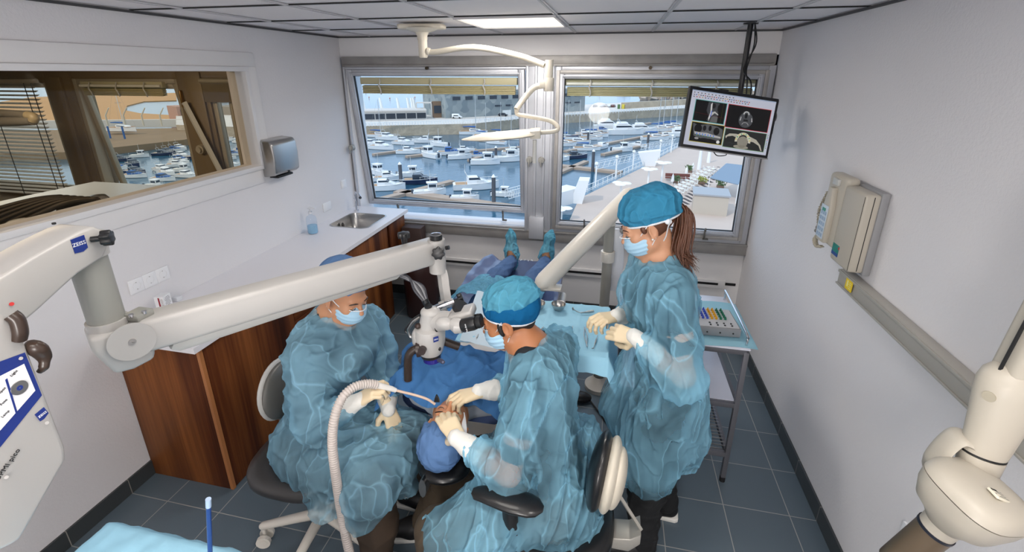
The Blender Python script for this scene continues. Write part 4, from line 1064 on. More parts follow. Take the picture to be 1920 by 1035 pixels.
def hand_sd(S, w, fd, back, side, curl, thumb=(.5, .5), sc=1., dr=0, spread=1.):
    """w wrist, fd finger direction, back = normal of the hand's back, side=+1 when the thumb lies on back x fd"""
    fd = unit(fd); back = unit(back - fd * np.dot(back, fd)); sd_ = unit(np.cross(back, fd)) * side
    L = lambda x, y, z: w + sc * (fd * x + sd_ * y + back * z)
    S.cap(L(-.03, 0, 0), .024 * sc + dr, L(.012, 0, 0), .024 * sc + dr, .01, sq=(back, .78))
    kn = [(.086, .027, .002), (.090, .008, .004), (.085, -.011, .003), (.077, -.028, .000)]
    ln = [(.043, .026, .021), (.047, .030, .022), (.043, .028, .021), (.034, .021, .019)]
    for i, ((kx, ky, kz), l) in enumerate(zip(kn, ln)):
        S.cap(L(.005, ky * .55, -.002), .0145 * sc + dr, L(kx * .95, ky, kz - .003), .0115 * sc + dr, .012)
    for i, ((kx, ky, kz), l) in enumerate(zip(kn, ln)):
        p = L(kx, ky, kz - .001); ang = 0; cu = curl[i]; r = [.0098, .0092, .0084, .0074] if i < 3 else [.0086, .008, .0073, .0066]
        lat = (.10, .02, -.05, -.14)[i] * spread
        for j in range(3):
            ang += cu[j]; d = fd * math.cos(ang) - back * math.sin(ang) + sd_ * lat * math.cos(ang)
            q = p + unit(d) * l[j] * sc; S.cap(p, r[j] * sc + dr, q, r[j + 1] * sc + dr, .0025 if j or True else .006); p = q
    op, fl = thumb
    p = L(.012, .020, -.006); d = unit(fd * .62 + sd_ * (.95 - .5 * fl) - back * (.25 + .9 * fl)); q = p + d * .044 * sc; S.cap(p, .0155 * sc + dr, q, .0125 * sc + dr, .012)
    d = unit(fd * (.95) + sd_ * (.55 - 1.0 * fl) * op * 1.2 - back * (.3 + .7 * fl)); p = q; q = p + d * .033 * sc; S.cap(p, .0120 * sc + dr, q, .0105 * sc + dr, .005)
    d = unit(fd * (1.) + sd_ * (.2 - 1.1 * fl) * op - back * (.3 + .5 * fl)); S.cap(q, .0103 * sc + dr, q + d * .028 * sc, .0085 * sc + dr, .004)
def cloth_mat(name, rgb, op0, op1, scale=9, crease=.5, rough=.8, shine=.15):
    """thin non-woven cloth: lets part of the light and the view through, creased"""
    m, nt, p, N, L = nodes(name)
    ge_ = N('NewGeometry'); tc = N('TexCoord')
    nz = N('TexNoise'); nz.inputs['Scale'].default_value = 3.2; nz.inputs['Detail'].default_value = 3; L(tc.outputs['Object'], nz.inputs['Vector'])
    ad = N('VectorMath', operation='MULTIPLY_ADD'); L(nz.outputs['Color'], ad.inputs[0]); ad.inputs[1].default_value = (.16, .16, .16); L(tc.outputs['Object'], ad.inputs[2])
    def crease_(sc, zs, rot, seed):
        mp = N('Mapping'); mp.inputs['Scale'].default_value = (1, 1, zs); mp.inputs['Rotation'].default_value = rot; mp.inputs['Location'].default_value = (seed, seed, 0); L(ad.outputs[0], mp.inputs[0])
        n_ = N('TexNoise'); n_.inputs['Scale'].default_value = sc; n_.inputs['Detail'].default_value = .6; L(mp.outputs[0], n_.inputs['Vector'])
        s_ = N('Math', operation='SUBTRACT'); L(n_.outputs['Fac'], s_.inputs[0]); s_.inputs[1].default_value = .5
        a_ = N('Math', operation='ABSOLUTE'); L(s_.outputs[0], a_.inputs[0]); return a_.outputs[0]
    c1 = crease_(scale * .8, .22, (.35, .2, .4), 0); c2 = crease_(scale * 1.5, .3, (1.0, .5, .1), 3)
    mi = N('Math', operation='MINIMUM'); L(c1, mi.inputs[0]); L(c2, mi.inputs[1])
    mr = N('MapRange'); L(mi.outputs[0], mr.inputs[0]); mr.inputs[1].default_value = .022; mr.inputs[2].default_value = 0
    su = N('Math', operation='ADD'); L(c1, su.inputs[0]); L(c2, su.inputs[1])
    bu = N('Bump', invert=True); bu.inputs['Strength'].default_value = crease; bu.inputs['Distance'].default_value = .10; L(su.outputs[0], bu.inputs['Height'])
    fn = N('TexNoise'); fn.inputs['Scale'].default_value = 140; fn.inputs['Detail'].default_value = 2; L(tc.outputs['Object'], fn.inputs['Vector'])
    b2 = N('Bump'); b2.inputs['Strength'].default_value = .18; b2.inputs['Distance'].default_value = .002; L(fn.outputs['Fac'], b2.inputs['Height']); L(bu.outputs[0], b2.inputs['Normal'])
    c = lin(rgb); p.inputs['Base Color'].default_value = (*c, 1); p.inputs['Roughness'].default_value = rough; p.inputs['Specular IOR Level'].default_value = shine; L(b2.outputs[0], p.inputs['Normal'])
    tr = N('BsdfTranslucent'); tr.inputs[0].default_value = (*c, 1); L(b2.outputs[0], tr.inputs['Normal'])
    m1 = N('MixShader'); m1.inputs[0].default_value = .28; L(p.outputs[0], m1.inputs[1]); L(tr.outputs[0], m1.inputs[2])
    if op0 < 1:
        tp = N('BsdfTransparent'); tp.inputs[0].default_value = (.9, .97, 1, 1)
        # patchy opacity plus denser crease lines
        o = N('MapRange'); L(nz.outputs['Fac'], o.inputs[0]); o.inputs[1].default_value = .35; o.inputs[2].default_value = .65; o.inputs[3].default_value = op0; o.inputs[4].default_value = op1
        pw = N('Math', operation='POWER'); L(mr.outputs[0], pw.inputs[0]); pw.inputs[1].default_value = 1.5
        a2 = N('Math', operation='MULTIPLY_ADD'); L(pw.outputs[0], a2.inputs[0]); a2.inputs[1].default_value = .28; L(o.outputs[0], a2.inputs[2]); a2.use_clamp = True
        m2 = N('MixShader'); L(a2.outputs[0], m2.inputs[0]); L(tp.outputs[0], m2.inputs[1]); L(m1.outputs[0], m2.inputs[2])
        L(m2.outputs[0], nt.nodes['Material Output'].inputs[0])
    else: L(m1.outputs[0], nt.nodes['Material Output'].inputs[0])
    return m
# ================================================================ counter, cabinet, wall fittings
def wood_mat(name, ax=2):
    m, nt, p, N, L = nodes(name)
    ge_ = N('NewGeometry'); mp = N('Mapping'); sc = [7., 7., 7.]; sc[ax] = .35; mp.inputs['Scale'].default_value = sc
    L(ge_.outputs['Position'], mp.inputs[0])
    n = N('TexNoise'); n.inputs['Scale'].default_value = 1; n.inputs['Detail'].default_value = 3; n.inputs['Roughness'].default_value = .5; L(mp.outputs[0], n.inputs['Vector'])
    mp2 = N('Mapping'); s2 = [90., 90., 90.]; s2[ax] = 2; mp2.inputs['Scale'].default_value = s2; L(ge_.outputs['Position'], mp2.inputs[0])
    n2 = N('TexNoise'); n2.inputs['Scale'].default_value = 1; n2.inputs['Detail'].default_value = 4; L(mp2.outputs[0], n2.inputs['Vector'])
    ad = N('Math', operation='MULTIPLY_ADD'); L(n2.outputs['Fac'], ad.inputs[0]); ad.inputs[1].default_value = .22; L(n.outputs['Fac'], ad.inputs[2])
    cr = N('ValToRGB'); e = cr.color_ramp.elements
    e[0].position = .42; e[0].color = (*lin((52, 24, 12)), 1); e[1].position = .78; e[1].color = (*lin((140, 84, 42)), 1)
    k = e.new(.55); k.color = (*lin((84, 42, 20)), 1); k = e.new(.66); k.color = (*lin((110, 62, 30)), 1)
    L(ad.outputs[0], cr.inputs[0]); L(cr.outputs[0], p.inputs['Base Color']); p.inputs['Roughness'].default_value = .5; p.inputs['Specular IOR Level'].default_value = .2
    return m
m_wood = wood_mat('walnut veneer', 2); m_woodh = wood_mat('walnut veneer across', 1)
m_edge = M('light walnut edge band', (172, 112, 66), .45)
m_top = M('white solid worktop', (232, 230, 234), .3)
m_steel = M('brushed stainless steel', (178, 176, 174), .28, 1, bump=(240, .05, .0006))
m_chrome = M('chrome', (214, 214, 218), .08, 1)
CX, CY0, CY1, CT = -1.93, 1.60, 3.98, .935
def counter():
    t = thing('base_cabinet', 'walnut veneered base cabinet along the left wall', 'cabinet', (-2.2, 2.6, 0))
    G().bx(XL + .005, CX - .03, CY0 + .02, 3.34, .0, CT - .032).bx(XL + .005, CX - .03, 3.34, 3.64, .0, .74).bx(CX - .045, CX - .03, 3.34, 3.64, .7, CT - .032).build('cabinet_body', m_wood, t, smooth=0)
    G().bx(XL + .004, CX - .018, CY0, CY0 + .02, .0, CT - .032, bev=.001).build('end_panel', m_wood, t)
    G().bx(CX - .018, CX + .0005, CY0 - .002, CY0 + .018, .0, CT - .032).build('edge_band', m_edge, t, label='lighter wood edge band')
    n = 3; y0 = CY0 + .02; w = (3.62 - y0) / n
    for k in range(n):
        a, b = y0 + k * w + .002, y0 + (k + 1) * w - .002
        if k == 1:
            for j in range(4):
                z0 = .03 + j * .215; d = G().bx(CX - .02, CX - .001, a, b, z0, z0 + .211, bev=.0015).build('drawer', m_woodh, t)
        else: G().bx(CX - .02, CX - .001, a, b, .005, CT - .036, bev=.0015).build('door', m_wood, t)
    t2 = thing('sink_cabinet', 'walnut end cabinet under the sink beside the window wall', 'cabinet', (-2.2, 3.8, 0))
    G().bx(XL + .005, CX - .025, 3.66, YB - .03, .45, .74).bx(CX - .04, CX - .025, 3.66, YB - .03, .7, CT - .032).build('cabinet_body', m_wood, t2, smooth=0)
    G().bx(CX - .02, CX - .001, 3.66, YB - .08, .455, CT - .034, bev=.0015).build('door', m_wood, t2)
    # worktop with the sink cut-out
    sx, sy, hw, hd, rr_ = -2.19, 3.60, .18, .20, .06
    tt = thing('worktop', 'white worktop with a steel sink near the window', 'worktop', (-2.2, 2.8, CT - .03))
    bm = bmesh.new()
    outer = [(XL + .001, CY0 - .04), (CX + .02, CY0 - .04), (CX + .02, YB - .03), (XL + .001, YB - .03)]
    inner = []
    for cx_, cy_, a0 in ((1, 1, 0), (-1, 1, 90), (-1, -1, 180), (1, -1, 270)):
        for i in range(6):
            a = math.radians(a0 + 18 * i); inner.append((sx + cx_ * (hw - rr_) + rr_ * math.cos(a), sy + cy_ * (hd - rr_) + rr_ * math.sin(a)))
    vo = [bm.verts.new((x, y, CT)) for x, y in outer]; vi = [bm.verts.new((x, y, CT)) for x, y in inner]
    eo = [bm.edges.new((vo[i], vo[(i + 1) % 4])) for i in range(4)]; ei = [bm.edges.new((vi[i], vi[(i + 1) % len(vi)])) for i in range(len(vi))]
    bmesh.ops.triangle_fill(bm, use_beauty=True, edges=eo + ei)
    r = bmesh.ops.extrude_face_region(bm, geom=list(bm.faces))
    for e in r['geom']:
        if isinstance(e, bmesh.types.BMVert): e.co.z -= .03
    bmesh.ops.recalc_face_normals(bm, faces=list(bm.faces)); bm.verts.index_update()
    G().bm(bm).build('slab', m_top, tt, smooth=0)
    def ring(dz, d): return [Vector((sx + (x - sx) * (1 - d), sy + (y - sy) * (1 - d), CT + dz)) for x, y in inner]
    g = G(); rings = [ring(.002, -.06), ring(.003, 0), ring(-.02, .02), ring(-.13, .06), ring(-.155, .2), ring(-.16, .5), ring(-.162, .85), ring(-.17, .98)]
    n = len(inner)
    for rg in rings: g.v += rg
    for j in range(len(rings) - 1):
        for i in range(n): g.f.append((j * n + i, j * n + (i + 1) % n, (j + 1) * n + (i + 1) % n, (j + 1) * n + i))
    sk = g.build('sink_basin', m_steel, tt, smooth=50)
    G().lathe([(.001, .002), (.02, .002), (.024, 0)], (sx - .155, sy - .02, CT - .05), (1, 0, .2), 16).build('overflow_hole', M('dark drain', (60, 50, 44), .4, .6), sk)
    G().cyl((sx, sy, CT - .168), (sx, sy, CT - .158), .03, n=18).build('drain', m_chrome, sk)
    # faucet behind
    f = W(638, 395, z=CT)
    f = Vector((-2.36, 3.86, CT)); t3 = thing('faucet', 'slim chrome faucet behind the sink', 'faucet', f)
    G().cyl(f, f + Vector((0, 0, .012)), .022, n=18).tube(spline([f, f + Vector((0, 0, .10)), f + Vector((.0, 0, .165)), f + Vector((.02, -.015, .19)), f + Vector((.06, -.04, .185)), f + Vector((.085, -.055, .16))], 6), .0105, n=12).build('spout', m_chrome, t3)
    G().ell(f + Vector((.085, -.056, .152)), (.014, .014, .012)).build('aerator', M('dark grey nozzle', (40, 44, 56), .4), t3)
    G().cyl(f + Vector((.0, 0, .11)), f + Vector((-.03, .03, .12)), .007, n=10).build('handle', m_chrome, t3)
counter()
def soap():
    c = Vector((-2.38, 3.20, CT)); t = thing('soap_bottle', 'translucent bottle with pale blue liquid in front of the sink', 'bottle', c)
    m = glass_mat('clear thin plastic', (.9, .94, .98), .05)
    G().lathe([(.001, .002), (.038, .002), (.042, .01), (.042, .125), (.036, .145), (.014, .158), (.013, .172)], c, n=24).build('bottle_body', m, t)
    G().lathe([(.001, .004), (.036, .004), (.0385, .012), (.0385, .07), (.001, .071)], c, n=24).build('liquid', M('pale blue liquid', (150, 190, 214), .2), t)
    G().cyl(c + Vector((0, 0, .168)), c + Vector((0, 0, .185)), .016, n=14).cyl(c + Vector((0, 0, .185)), c + Vector((0, 0, .215)), .006, n=10).box(c + Vector((.02, 0, .22)), (.07, .02, .014), bev=.004).build('pump', M('translucent white pump', (226, 228, 232), .3), t)
soap()
def fittings():
    c = Vector((XL + .002, 3.0, 1.6))
    # hand dryer
    t = thing('hand_dryer', 'brushed steel hand dryer on the left wall', 'hand dryer', (XL, 2.985, 1.47))
    F = [(0, 0), (.095, .012), (.12, .03), (.125, .15), (.118, .235), (.10, .262), (0, .27)]
    G().prism(F, (XL, 2.985, 1.475), (1, 0, 0), (0, 0, 1), .27, bev=.012, seg=3).build('housing', m_steel, t)
    G().bx(XL + .02, XL + .09, 2.90, 3.07, 1.462, 1.478, bev=.004).build('nozzle', m_rub, t)
    G().box((XL + .118, 2.99, 1.5), (.004, .02, .008)).build('sensor', m_rub, t)
    # sockets on the left wall
    for k in range(3):
        y = 1.79 + .078 * k; z = 1.108; t = thing('wall_socket', '%s of the three white round sockets above the worktop' % ('leftmost', 'middle one', 'rightmost')[k], 'socket', (XL, y, z - .04))
        G().bx(XL, XL + .010, y - .039, y + .039, z - .04, z + .04, bev=.003).build('cover_plate', m_white, t)
        G().lathe([(.022, 0), (.0215, -.006), (.019, -.0075), (.001, -.0075)], (XL + .0108, y, z), (1, 0, 0), 24).build('socket_well', M('socket white', (214, 212, 208), .5), t)
        for dy in (-.0095, .0095): G().cyl((XL + .004, y + dy, z), (XL + .0055, y + dy, z), .0028, n=10).build('contact_hole', m_rub, t)
        for dz in (-.019, .019): G().box((XL + .009, y, z + dz), (.004, .005, .004)).build('earth_clip', m_steel, t)
    # thin plate and light switch near the sink
    G().bx(XL, XL + .008, 3.50, 3.62, 1.02, 1.10, bev=.003).build('blank_plate', m_white, label='thin white blank wall plate behind the soap bottle', cat='wall plate')
    t = thing('light_switch', 'small white switch on the left wall beside the window', 'switch', (XL, 3.86, 1.16))
    G().bx(XL, XL + .01, 3.82, 3.90, 1.16, 1.24, bev=.003).build('plate', m_white, t); G().bx(XL + .009, XL + .014, 3.835, 3.885, 1.172, 1.228, bev=.002).build('rocker', m_white, t)
    # small box with a red stripe
    c = Vector((-2.40, 1.86, CT)); t = thing('medicine_box', 'small white box with a dark red stripe on the worktop', 'box', c)
    G().box(c + Vector((0, 0, .045)), (.05, .06, .09), rot=(0, 0, .25), bev=.001).build('carton', m_white, t, smooth=0)
    R = Matrix.Rotation(.25, 3, 'Z')
    G().box(c + R @ Vector((0, -.0305, .05)), (.008, .001, .07), rot=(0, 0, .25)).build('red_stripe', M('dark red print', (150, 20, 44), .6), t, smooth=0)
    g = G()
    for k in range(7): g.box(c + R @ Vector((.015, -.0305, .075 - .007 * k)), (.016 if k % 3 else .011, .0008, .0016), rot=(0, 0, .25))
    for k in range(8): g.box(c + R @ Vector((.0255, 0, .08 - .008 * k)), (.0008, .04 if k % 3 else .03, .0018), rot=(0, 0, .25))
    g.build('small_print', M('grey print', (110, 106, 106), .7), t, smooth=0)
    # white adapter behind it
    q = Vector((-2.43, 1.965, CT)); G().box(q + Vector((0, 0, .012)), (.04, .035, .024), bev=.004).build('plastic_clip', M('translucent white pump'), label='tiny white clip lying beside the small white box', cat='clip')
fittings()
def bin_():
    c = Vector((-1.68, 3.72, 0)); t = thing('waste_bin', 'dark brown round waste bin beside the cabinet end', 'bin', c)
    m = M('dark brown bin plastic', (58, 36, 34), .4)
    G().lathe([(.001, .0), (.15, .0), (.155, .01), (.165, .45), (.16, .52), (.13, .57), (.001, .58)], c, n=36).build('bin_body', m, t)
    G().tube(spline([c + Vector((.05, -.16, .03)), c + Vector((.08, -.2, .05)), c + Vector((.13, -.17, .05)), c + Vector((.12, -.13, .03))], 5), .012, n=8).build('pedal', m_steel, t)
    q = Vector((-1.98, 3.86, .0)); G().box((-1.82, 3.93, .40), (.20, .12, .8), bev=.01).build('rubbish_sack_holder', M('dark box brown', (66, 50, 46), .6), label='tall dark narrow box standing behind the waste bin', cat='box')
    G().cyl((-1.70, 3.93, .0), (-1.70, 3.93, .015), .05, n=20).cyl((-1.70, 3.93, .01), (-1.70, 3.93, .62), .04, n=20).ell((-1.70, 3.93, .64), (.06, .05, .035)).build('blue_lid_canister', M('blue plastic', (40, 62, 118), .4), label='blue canister in the corner behind the waste bin', cat='canister') if False else None
bin_()
# ---------------- phone-like control unit, rail and X-ray unit on the right wall
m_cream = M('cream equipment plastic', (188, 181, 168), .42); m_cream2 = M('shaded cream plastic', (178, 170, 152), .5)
def xray():
    t = thing('xray_control_box', 'cream wall control box with handset and coiled cord on the right wall', 'control box', (XR, 2.4, 1.33))
    y0, y1, z0, z1 = 2.21, 2.40, 1.335, 1.70
    G().bx(XR - .035, XR - .002, y0 - .004, y1 + .004, z0 - .01, z1 + .01, bev=.006).build('back_plate', M('grey back plate', (150, 150, 152), .5), t)
    G().bx(XR - .095, XR - .03, y0, y1, z0, z1, bev=.012, seg=3).build('housing', m_cream, t)
    G().bx(XR - .0965, XR - .0955 + .0005, y0 - .0005, y0 + .001, z0 + .01, z1 - .01).bx(XR - .06, XR - .057, y0 - .001, y0 + .001, z0 + .01, z1 - .01).build('seam', m_rub, t)
    G().bx(XR - .092, XR - .03, y1 + .002, y1 + .19, z0 + .04, z1 + .03, bev=.02, seg=3).build('handset_cradle', m_cream, t)
    G().prism([(-.04, -.15), (.045, -.15), (.045, .03), (.02, .13), (-.02, .13), (-.04, .03)], (XR - .102, y1 + .095, (z0 + z1) / 2 + .02), (0, 1, 0), (0, 0, 1), .03, bev=.008).build('handset', m_cream, t)
    G().bx(XR - .120, XR - .117, y1 + .045 + .02, y1 + .15 - .01, z0 + .07, z0 + .24, bev=.001).build('touch_panel', M('pale blue touch panel', (196, 208, 220), .35), t)
    g = G()
    for i in range(3):
        for j in range(5): g.bx(XR - .1215, XR - .1198, y1 + .07 + i * .022, y1 + .084 + i * .022, z0 + .08 + j * .028, z0 + .097 + j * .028)
    g.build('touch_keys', M('blue grey keys', (150, 172, 196), .4), t, smooth=0)
    G().bx(XR - .1222, XR - .1205, y1 + .085, y1 + .12, z0 + .21, z0 + .225).build('green_mark', M('green mark', (70, 150, 130), .5), t, smooth=0)
    G().bx(XR - .0965, XR - .094, y1 - .075, y1 - .012, z0 + .045, z0 + .085).build('green_label', M('green label', (24, 128, 116), .4), t, smooth=0)
    G().bx(XR - .0968, XR - .094, y1 - .075, y1 - .012, z0 + .030, z0 + .047).build('blue_label', M('blue label', (34, 74, 140), .4), t, smooth=0)
    G().bx(XR - .0972, XR - .094, y1 - .078, y1 - .070, z0 + .068, z0 + .08).build('red_dot', M('red dot', (200, 40, 40), .4), t, smooth=0)
    G().bx(XR - .105, XR - .090, y1 + .06, y1 + .12, z1 - .02, z1 + .012, bev=.004).build('display', M('pale display', (190, 190, 186), .3), t)
    # coiled cord
    a, b = Vector((XR - .08, y1 + .192, 1.62)), Vector((XR - .075, y1 + .21, 1.40)); pts = []
    base = spline([a, (a + b) / 2 + Vector((-.01, .02, 0)), b, b + Vector((-.01, .0, -.045)), b + Vector((-.015, -.05, -.065)), b + Vector((-.01, -.085, -.05))], 14)
    for i, p in enumerate(base):
        for k in range(4):
            an = (i * 4 + k) * 1.35; pts.append(p + Vector((math.cos(an) * .011, math.sin(an) * .011, k * -.0008)))
    G().tube(pts, .0032, n=6).build('coiled_cord', m_cream2, t)
    for dz in (0, -.02): G().ell((XR - .085, y1 + .205 - dz * .3, 1.425 + dz), (.014, .014, .012)).build('cord_clamp', M('grey clamp', (128, 124, 120), .5), t)
    G().cyl((XR - .096, y0 - .001, z0 + .025), (XR - .098 + .04, y0 - .003, z0 + .025), .001, n=6).build('screw', m_steel, t) if False else None
    # rail
    t = thing('xray_wall_rail', 'long grey beige metal rail running along the right wall', 'rail', (XR, 1.2, 1.2))
    m_rail = M('grey beige rail metal', (176, 172, 164), .45, .1)
    G().bx(XR - .05, XR - .002, .2, 2.37, 1.215, 1.295, bev=.006).build('rail_profile', m_rail, t)
    G().bx(XR - .056, XR - .05, .2, 2.37, 1.278, 1.292, bev=.002).bx(XR - .056, XR - .05, .2, 2.37, 1.217, 1.226, bev=.002).build('rail_lips', m_rail, t)
    G().bx(XR - .0575, XR - .0545, 2.215, 2.275, 1.236, 1.286).build('warning_label', M('yellow warning label', (232, 200, 20), .5), t, smooth=0)
    g = G(); g.bx(XR - .0582, XR - .057, 2.25, 2.262, 1.25, 1.28)
    for k in range(4): g.bx(XR - .0582, XR - .0572, 2.222, 2.245 - .004 * (k % 2), 1.246 + .009 * k, 1.249 + .009 * k)
    g.build('label_print', M('pale print', (240, 232, 150), .5), t, smooth=0)
    # x-ray arm and head
    hc = W(1820, 938, x=.90)
    t = thing('xray_unit', 'cream dental X-ray head on a jointed arm beside the right wall', 'x-ray unit', hc)
    k0 = W(1900, 715, x=.98); k1 = W(1843, 850, x=.955)
    up = (k0 - k1).normalized()
    top = W(1985, 560, x=1.0)
    # upper arm: rounded rectangular beam
    G().prism([(-.038, -.02), (.05, -.02), (.05, .6), (-.038, .6)], k0, frame(up).col[0], (top - k0).normalized(), .08, bev=.018, seg=3).build('upper_arm', m_cream, t)
    G().tube([k0 + (top - k0).normalized() * .02 + Vector((-.046, -.01, 0)), k0 + (top - k0).normalized() * .6 + Vector((-.046, -.01, 0))], .004, n=6).build('cable_groove', m_rub, t)
    # knuckle : tapering body
    S_ = up
    g = G(); n = 12; rads = [(.046, .040), (.050, .044), (.058, .048), (.066, .052), (.068, .052), (.062, .050), (.045, .040), (.02, .02)]
    L_ = (k0 - k1).length
    pts = [k1 + S_ * (L_ * u) for u in (.0, .15, .5, .8, .95, 1.08, 1.18, 1.22)]
    g.tube(pts, [r[0] for r in rads], n=28, flat=(1, .8)); g.build('knuckle', m_cream, t)
    G().tube([k1 - S_ * .002, k1 + S_ * .003], [.0465, .0465], n=28, flat=(1.01, .81)).build('knuckle_seam', m_rub, t)
    G().tube([k1 - S_ * .075, k1 - S_ * .06, k1 - S_ * .003], [.032, .044, .046], n=28, flat=(1, .85)).build('swivel_collar', m_cream, t)
    q = W(1868, 730, x=.905); 
    G().cyl(k0 + Vector((-.045, -.02, -.03)), k0 + Vector((-.062, -.032, -.03)), .013, n=18).build('cover_button', m_cream2, t)
    # yoke: band from the collar round to the side of the head
    y_ = spline([W(1828, 838, x=.94), W(1812, 822, x=.92), W(1792, 820, x=.90), W(1768, 840, x=.88), W(1748, 868, x=.86), W(1742, 885, x=.87)], 8)
    G().tube(y_, .034, n=12, flat=(.28, 1)).build('yoke', m_cream, t)
    return t, hc
XR_T, XR_C = xray()
def wall_socket_right():
    y, z = 1.53, .56; t = thing('wall_socket', 'white round socket low on the right wall under the X-ray head', 'socket', (XR, y, z - .04))
    G().bx(XR - .012, XR, y - .045, y + .045, z - .045, z + .045, bev=.003).build('cover_plate', m_white, t)
    G().lathe([(.022, 0), (.0215, -.006), (.019, -.0075), (.001, -.0075)], (XR - .0126, y, z), (-1, 0, 0), 24).build('socket_well', M('socket white'), t)
    for dy in (-.0095, .0095): G().cyl((XR - .004, y + dy, z), (XR - .0055, y + dy, z), .0028, n=10).build('contact_hole', m_rub, t)
wall_socket_right()
# ---------------- monitor on its ceiling pole
def monitor():
    TL, TR, BR, BL = W(1279, 168, y=3.16), W(1447, 178, y=3.30), W(1453, 305, y=3.26), W(1291, 268, y=3.10)
    U = ((TR - TL) + (BR - BL)).normalized(); w = ((TR - TL).length + (BR - BL).length) / 2; h = ((TL - BL).length + (TR - BR).length) / 2
    V = ((TL - BL) + (TR - BR)); V = (V - U * V.dot(U)).normalized(); N = U.cross(V)
    if N.y > 0: N = -N
    O = (TL + TR + BR + BL) / 4
    t = thing('monitor', 'flat monitor with four scan images hanging from a ceiling pole', 'monitor', O - V * h / 2)
    R = Matrix((U, V, U.cross(V))).transposed(); s = 1 if U.cross(V).dot(N) > 0 else -1
    def bx(u0, u1, v0, v1, n0, n1, bev=0): 
        c = O + U * (u0 + u1) / 2 + V * (v0 + v1) / 2 + N * (n0 + n1) / 2
        return G().box(c, (abs(u1 - u0), abs(v1 - v0), abs(n1 - n0)), rot=R, bev=bev)
    bx(-w / 2, w / 2, -h / 2, h / 2, -.035, 0, bev=.006).build('bezel', M('black monitor plastic', (22, 22, 26), .3), t)
    bx(-w / 2 + .0, w / 2 - .0, -h / 2 - .002, -h / 2 + .004, -.03, .004).build('bottom_trim', m_steel, t)
    sw, sh = w - .036, h - .042
    sc = bx(-sw / 2, sw / 2, -sh / 2, sh / 2, 0, .0012).build('screen', M('lit screen grey', (186, 190, 204), .3, emit=.35), t, smooth=0)
    def scr(u0, u1, v0, v1, d=.0016): return bx((u0 - .5) * sw, (u1 - .5) * sw, (.5 - v0) * sh, (.5 - v1) * sh, .0010, d)
    def E(nm, rgb, e=.3): return M('screen ' + nm, rgb, .35, emit=e)
    quads = [(.055, .43, .16, .55, (70, 170, 160)), (.445, .965, .16, .585, (190, 40, 50)), (.055, .45, .565, .93, (190, 180, 50)), (.46, .965, .60, .95, (120, 160, 120))]
    for i, (a, b, c, d, cl) in enumerate(quads):
        scr(a, b, c, d, .0014).build('scan_border', E('border %d' % i, cl, .25), sc, smooth=0)
        scr(a + .006, b - .006, c + .009, d - .009, .0018).build('scan_view', E('black' if i < 3 else 'charcoal', (8, 8, 10) if i < 3 else (44, 46, 46), .1), sc, smooth=0)
    def blob(pts, rgb, dd=.0021, nm='scan_shape', sub=None):
        g = G(); P = [O + U * ((u - .5) * sw) + V * ((.5 - v) * sh) + N * dd for u, v in pts]
        g.add(P, [tuple(range(len(P)))]); g.build(nm, E('g%s' % (rgb,), rgb, .3), sc, smooth=0)
    def ellp(u, v, a, b, n=24, a0=0, a1=2 * PI): return [(u + a * math.cos(a0 + (a1 - a0) * k / n), v + b * math.sin(a0 + (a1 - a0) * k / n)) for k in range(n + (a1 - a0 < 6.28))]
    def arc(u, v, a, b, w_, a0, a1, n=16): return [(u + a * math.cos(a0 + (a1 - a0) * k / n), v + b * math.sin(a0 + (a1 - a0) * k / n)) for k in range(n + 1)] + [(u + (a - w_) * math.cos(a1 - (a1 - a0) * k / n), v + (b - w_ * 1.4) * math.sin(a1 - (a1 - a0) * k / n)) for k in range(n + 1)]
    # top left: sagittal section
    blob([(.21, .18), (.34, .18), (.34, .53), (.24, .54), (.22, .50), (.24, .44), (.20, .34)], (64, 66, 70))
    blob(ellp(.278, .24, .022, .045), (18, 18, 20), .0023); blob(ellp(.335, .27, .012, .06), (20, 20, 22), .0023)
    blob([(.255, .18), (.262, .30), (.262, .42), (.243, .52), (.235, .47), (.248, .36), (.240, .22)], (206, 206, 204), .0024)
    blob([(.262, .36), (.30, .335), (.345, .38), (.345, .40), (.30, .365), (.266, .43)], (180, 180, 178), .0024)
    blob([(.272, .44), (.30, .42), (.345, .43), (.345, .53), (.262, .54)], (98, 98, 98), .0023)
    blob([(.258, .33), (.268, .33), (.262, .44), (.252, .44)], (70, 110, 200), .0026)
    blob([(.062, .394), (.424, .434), (.424, .437), (.062, .397)], (110, 26, 30), .0027); blob([(.384, .17), (.386, .17), (.386, .54), (.384, .54)], (90, 90, 24), .0027)
    # top right: axial section
    blob(ellp(.68, .41, .085, .14), (72, 74, 78)); blob(ellp(.675, .30, .046, .055), (80, 82, 86), .0022)
    blob(arc(.675, .31, .036, .06, .011, PI, 2 * PI), (200, 200, 200), .0024); blob(ellp(.675, .335, .017, .045), (8, 8, 8), .0025); blob([(.655, .40), (.70, .40), (.712, .43), (.65, .43)], (8, 8, 8), .0025)
    blob([(.615, .36), (.622, .36), (.618, .43), (.608, .43)], (200, 200, 200), .0024); blob([(.742, .36), (.748, .36), (.76, .43), (.75, .43)], (200, 200, 200), .0024)
    blob(arc(.68, .50, .04, .05, .006, PI, 2 * PI), (170, 170, 170), .0024)
    for k in range(6): blob(ellp(.645 + .012 * k, .285 - .012 * math.sin(k * .63), .003, .005, 8), (80, 150, 200) if k % 2 else (200, 190, 90), .0027)
    # bottom left: panoramic section
    blob([(.07, .59), (.14, .62), (.19, .60), (.25, .58), (.36, .60), (.43, .64), (.44, .80), (.40, .86), (.30, .84), (.20, .86), (.10, .82)], (86, 88, 90))
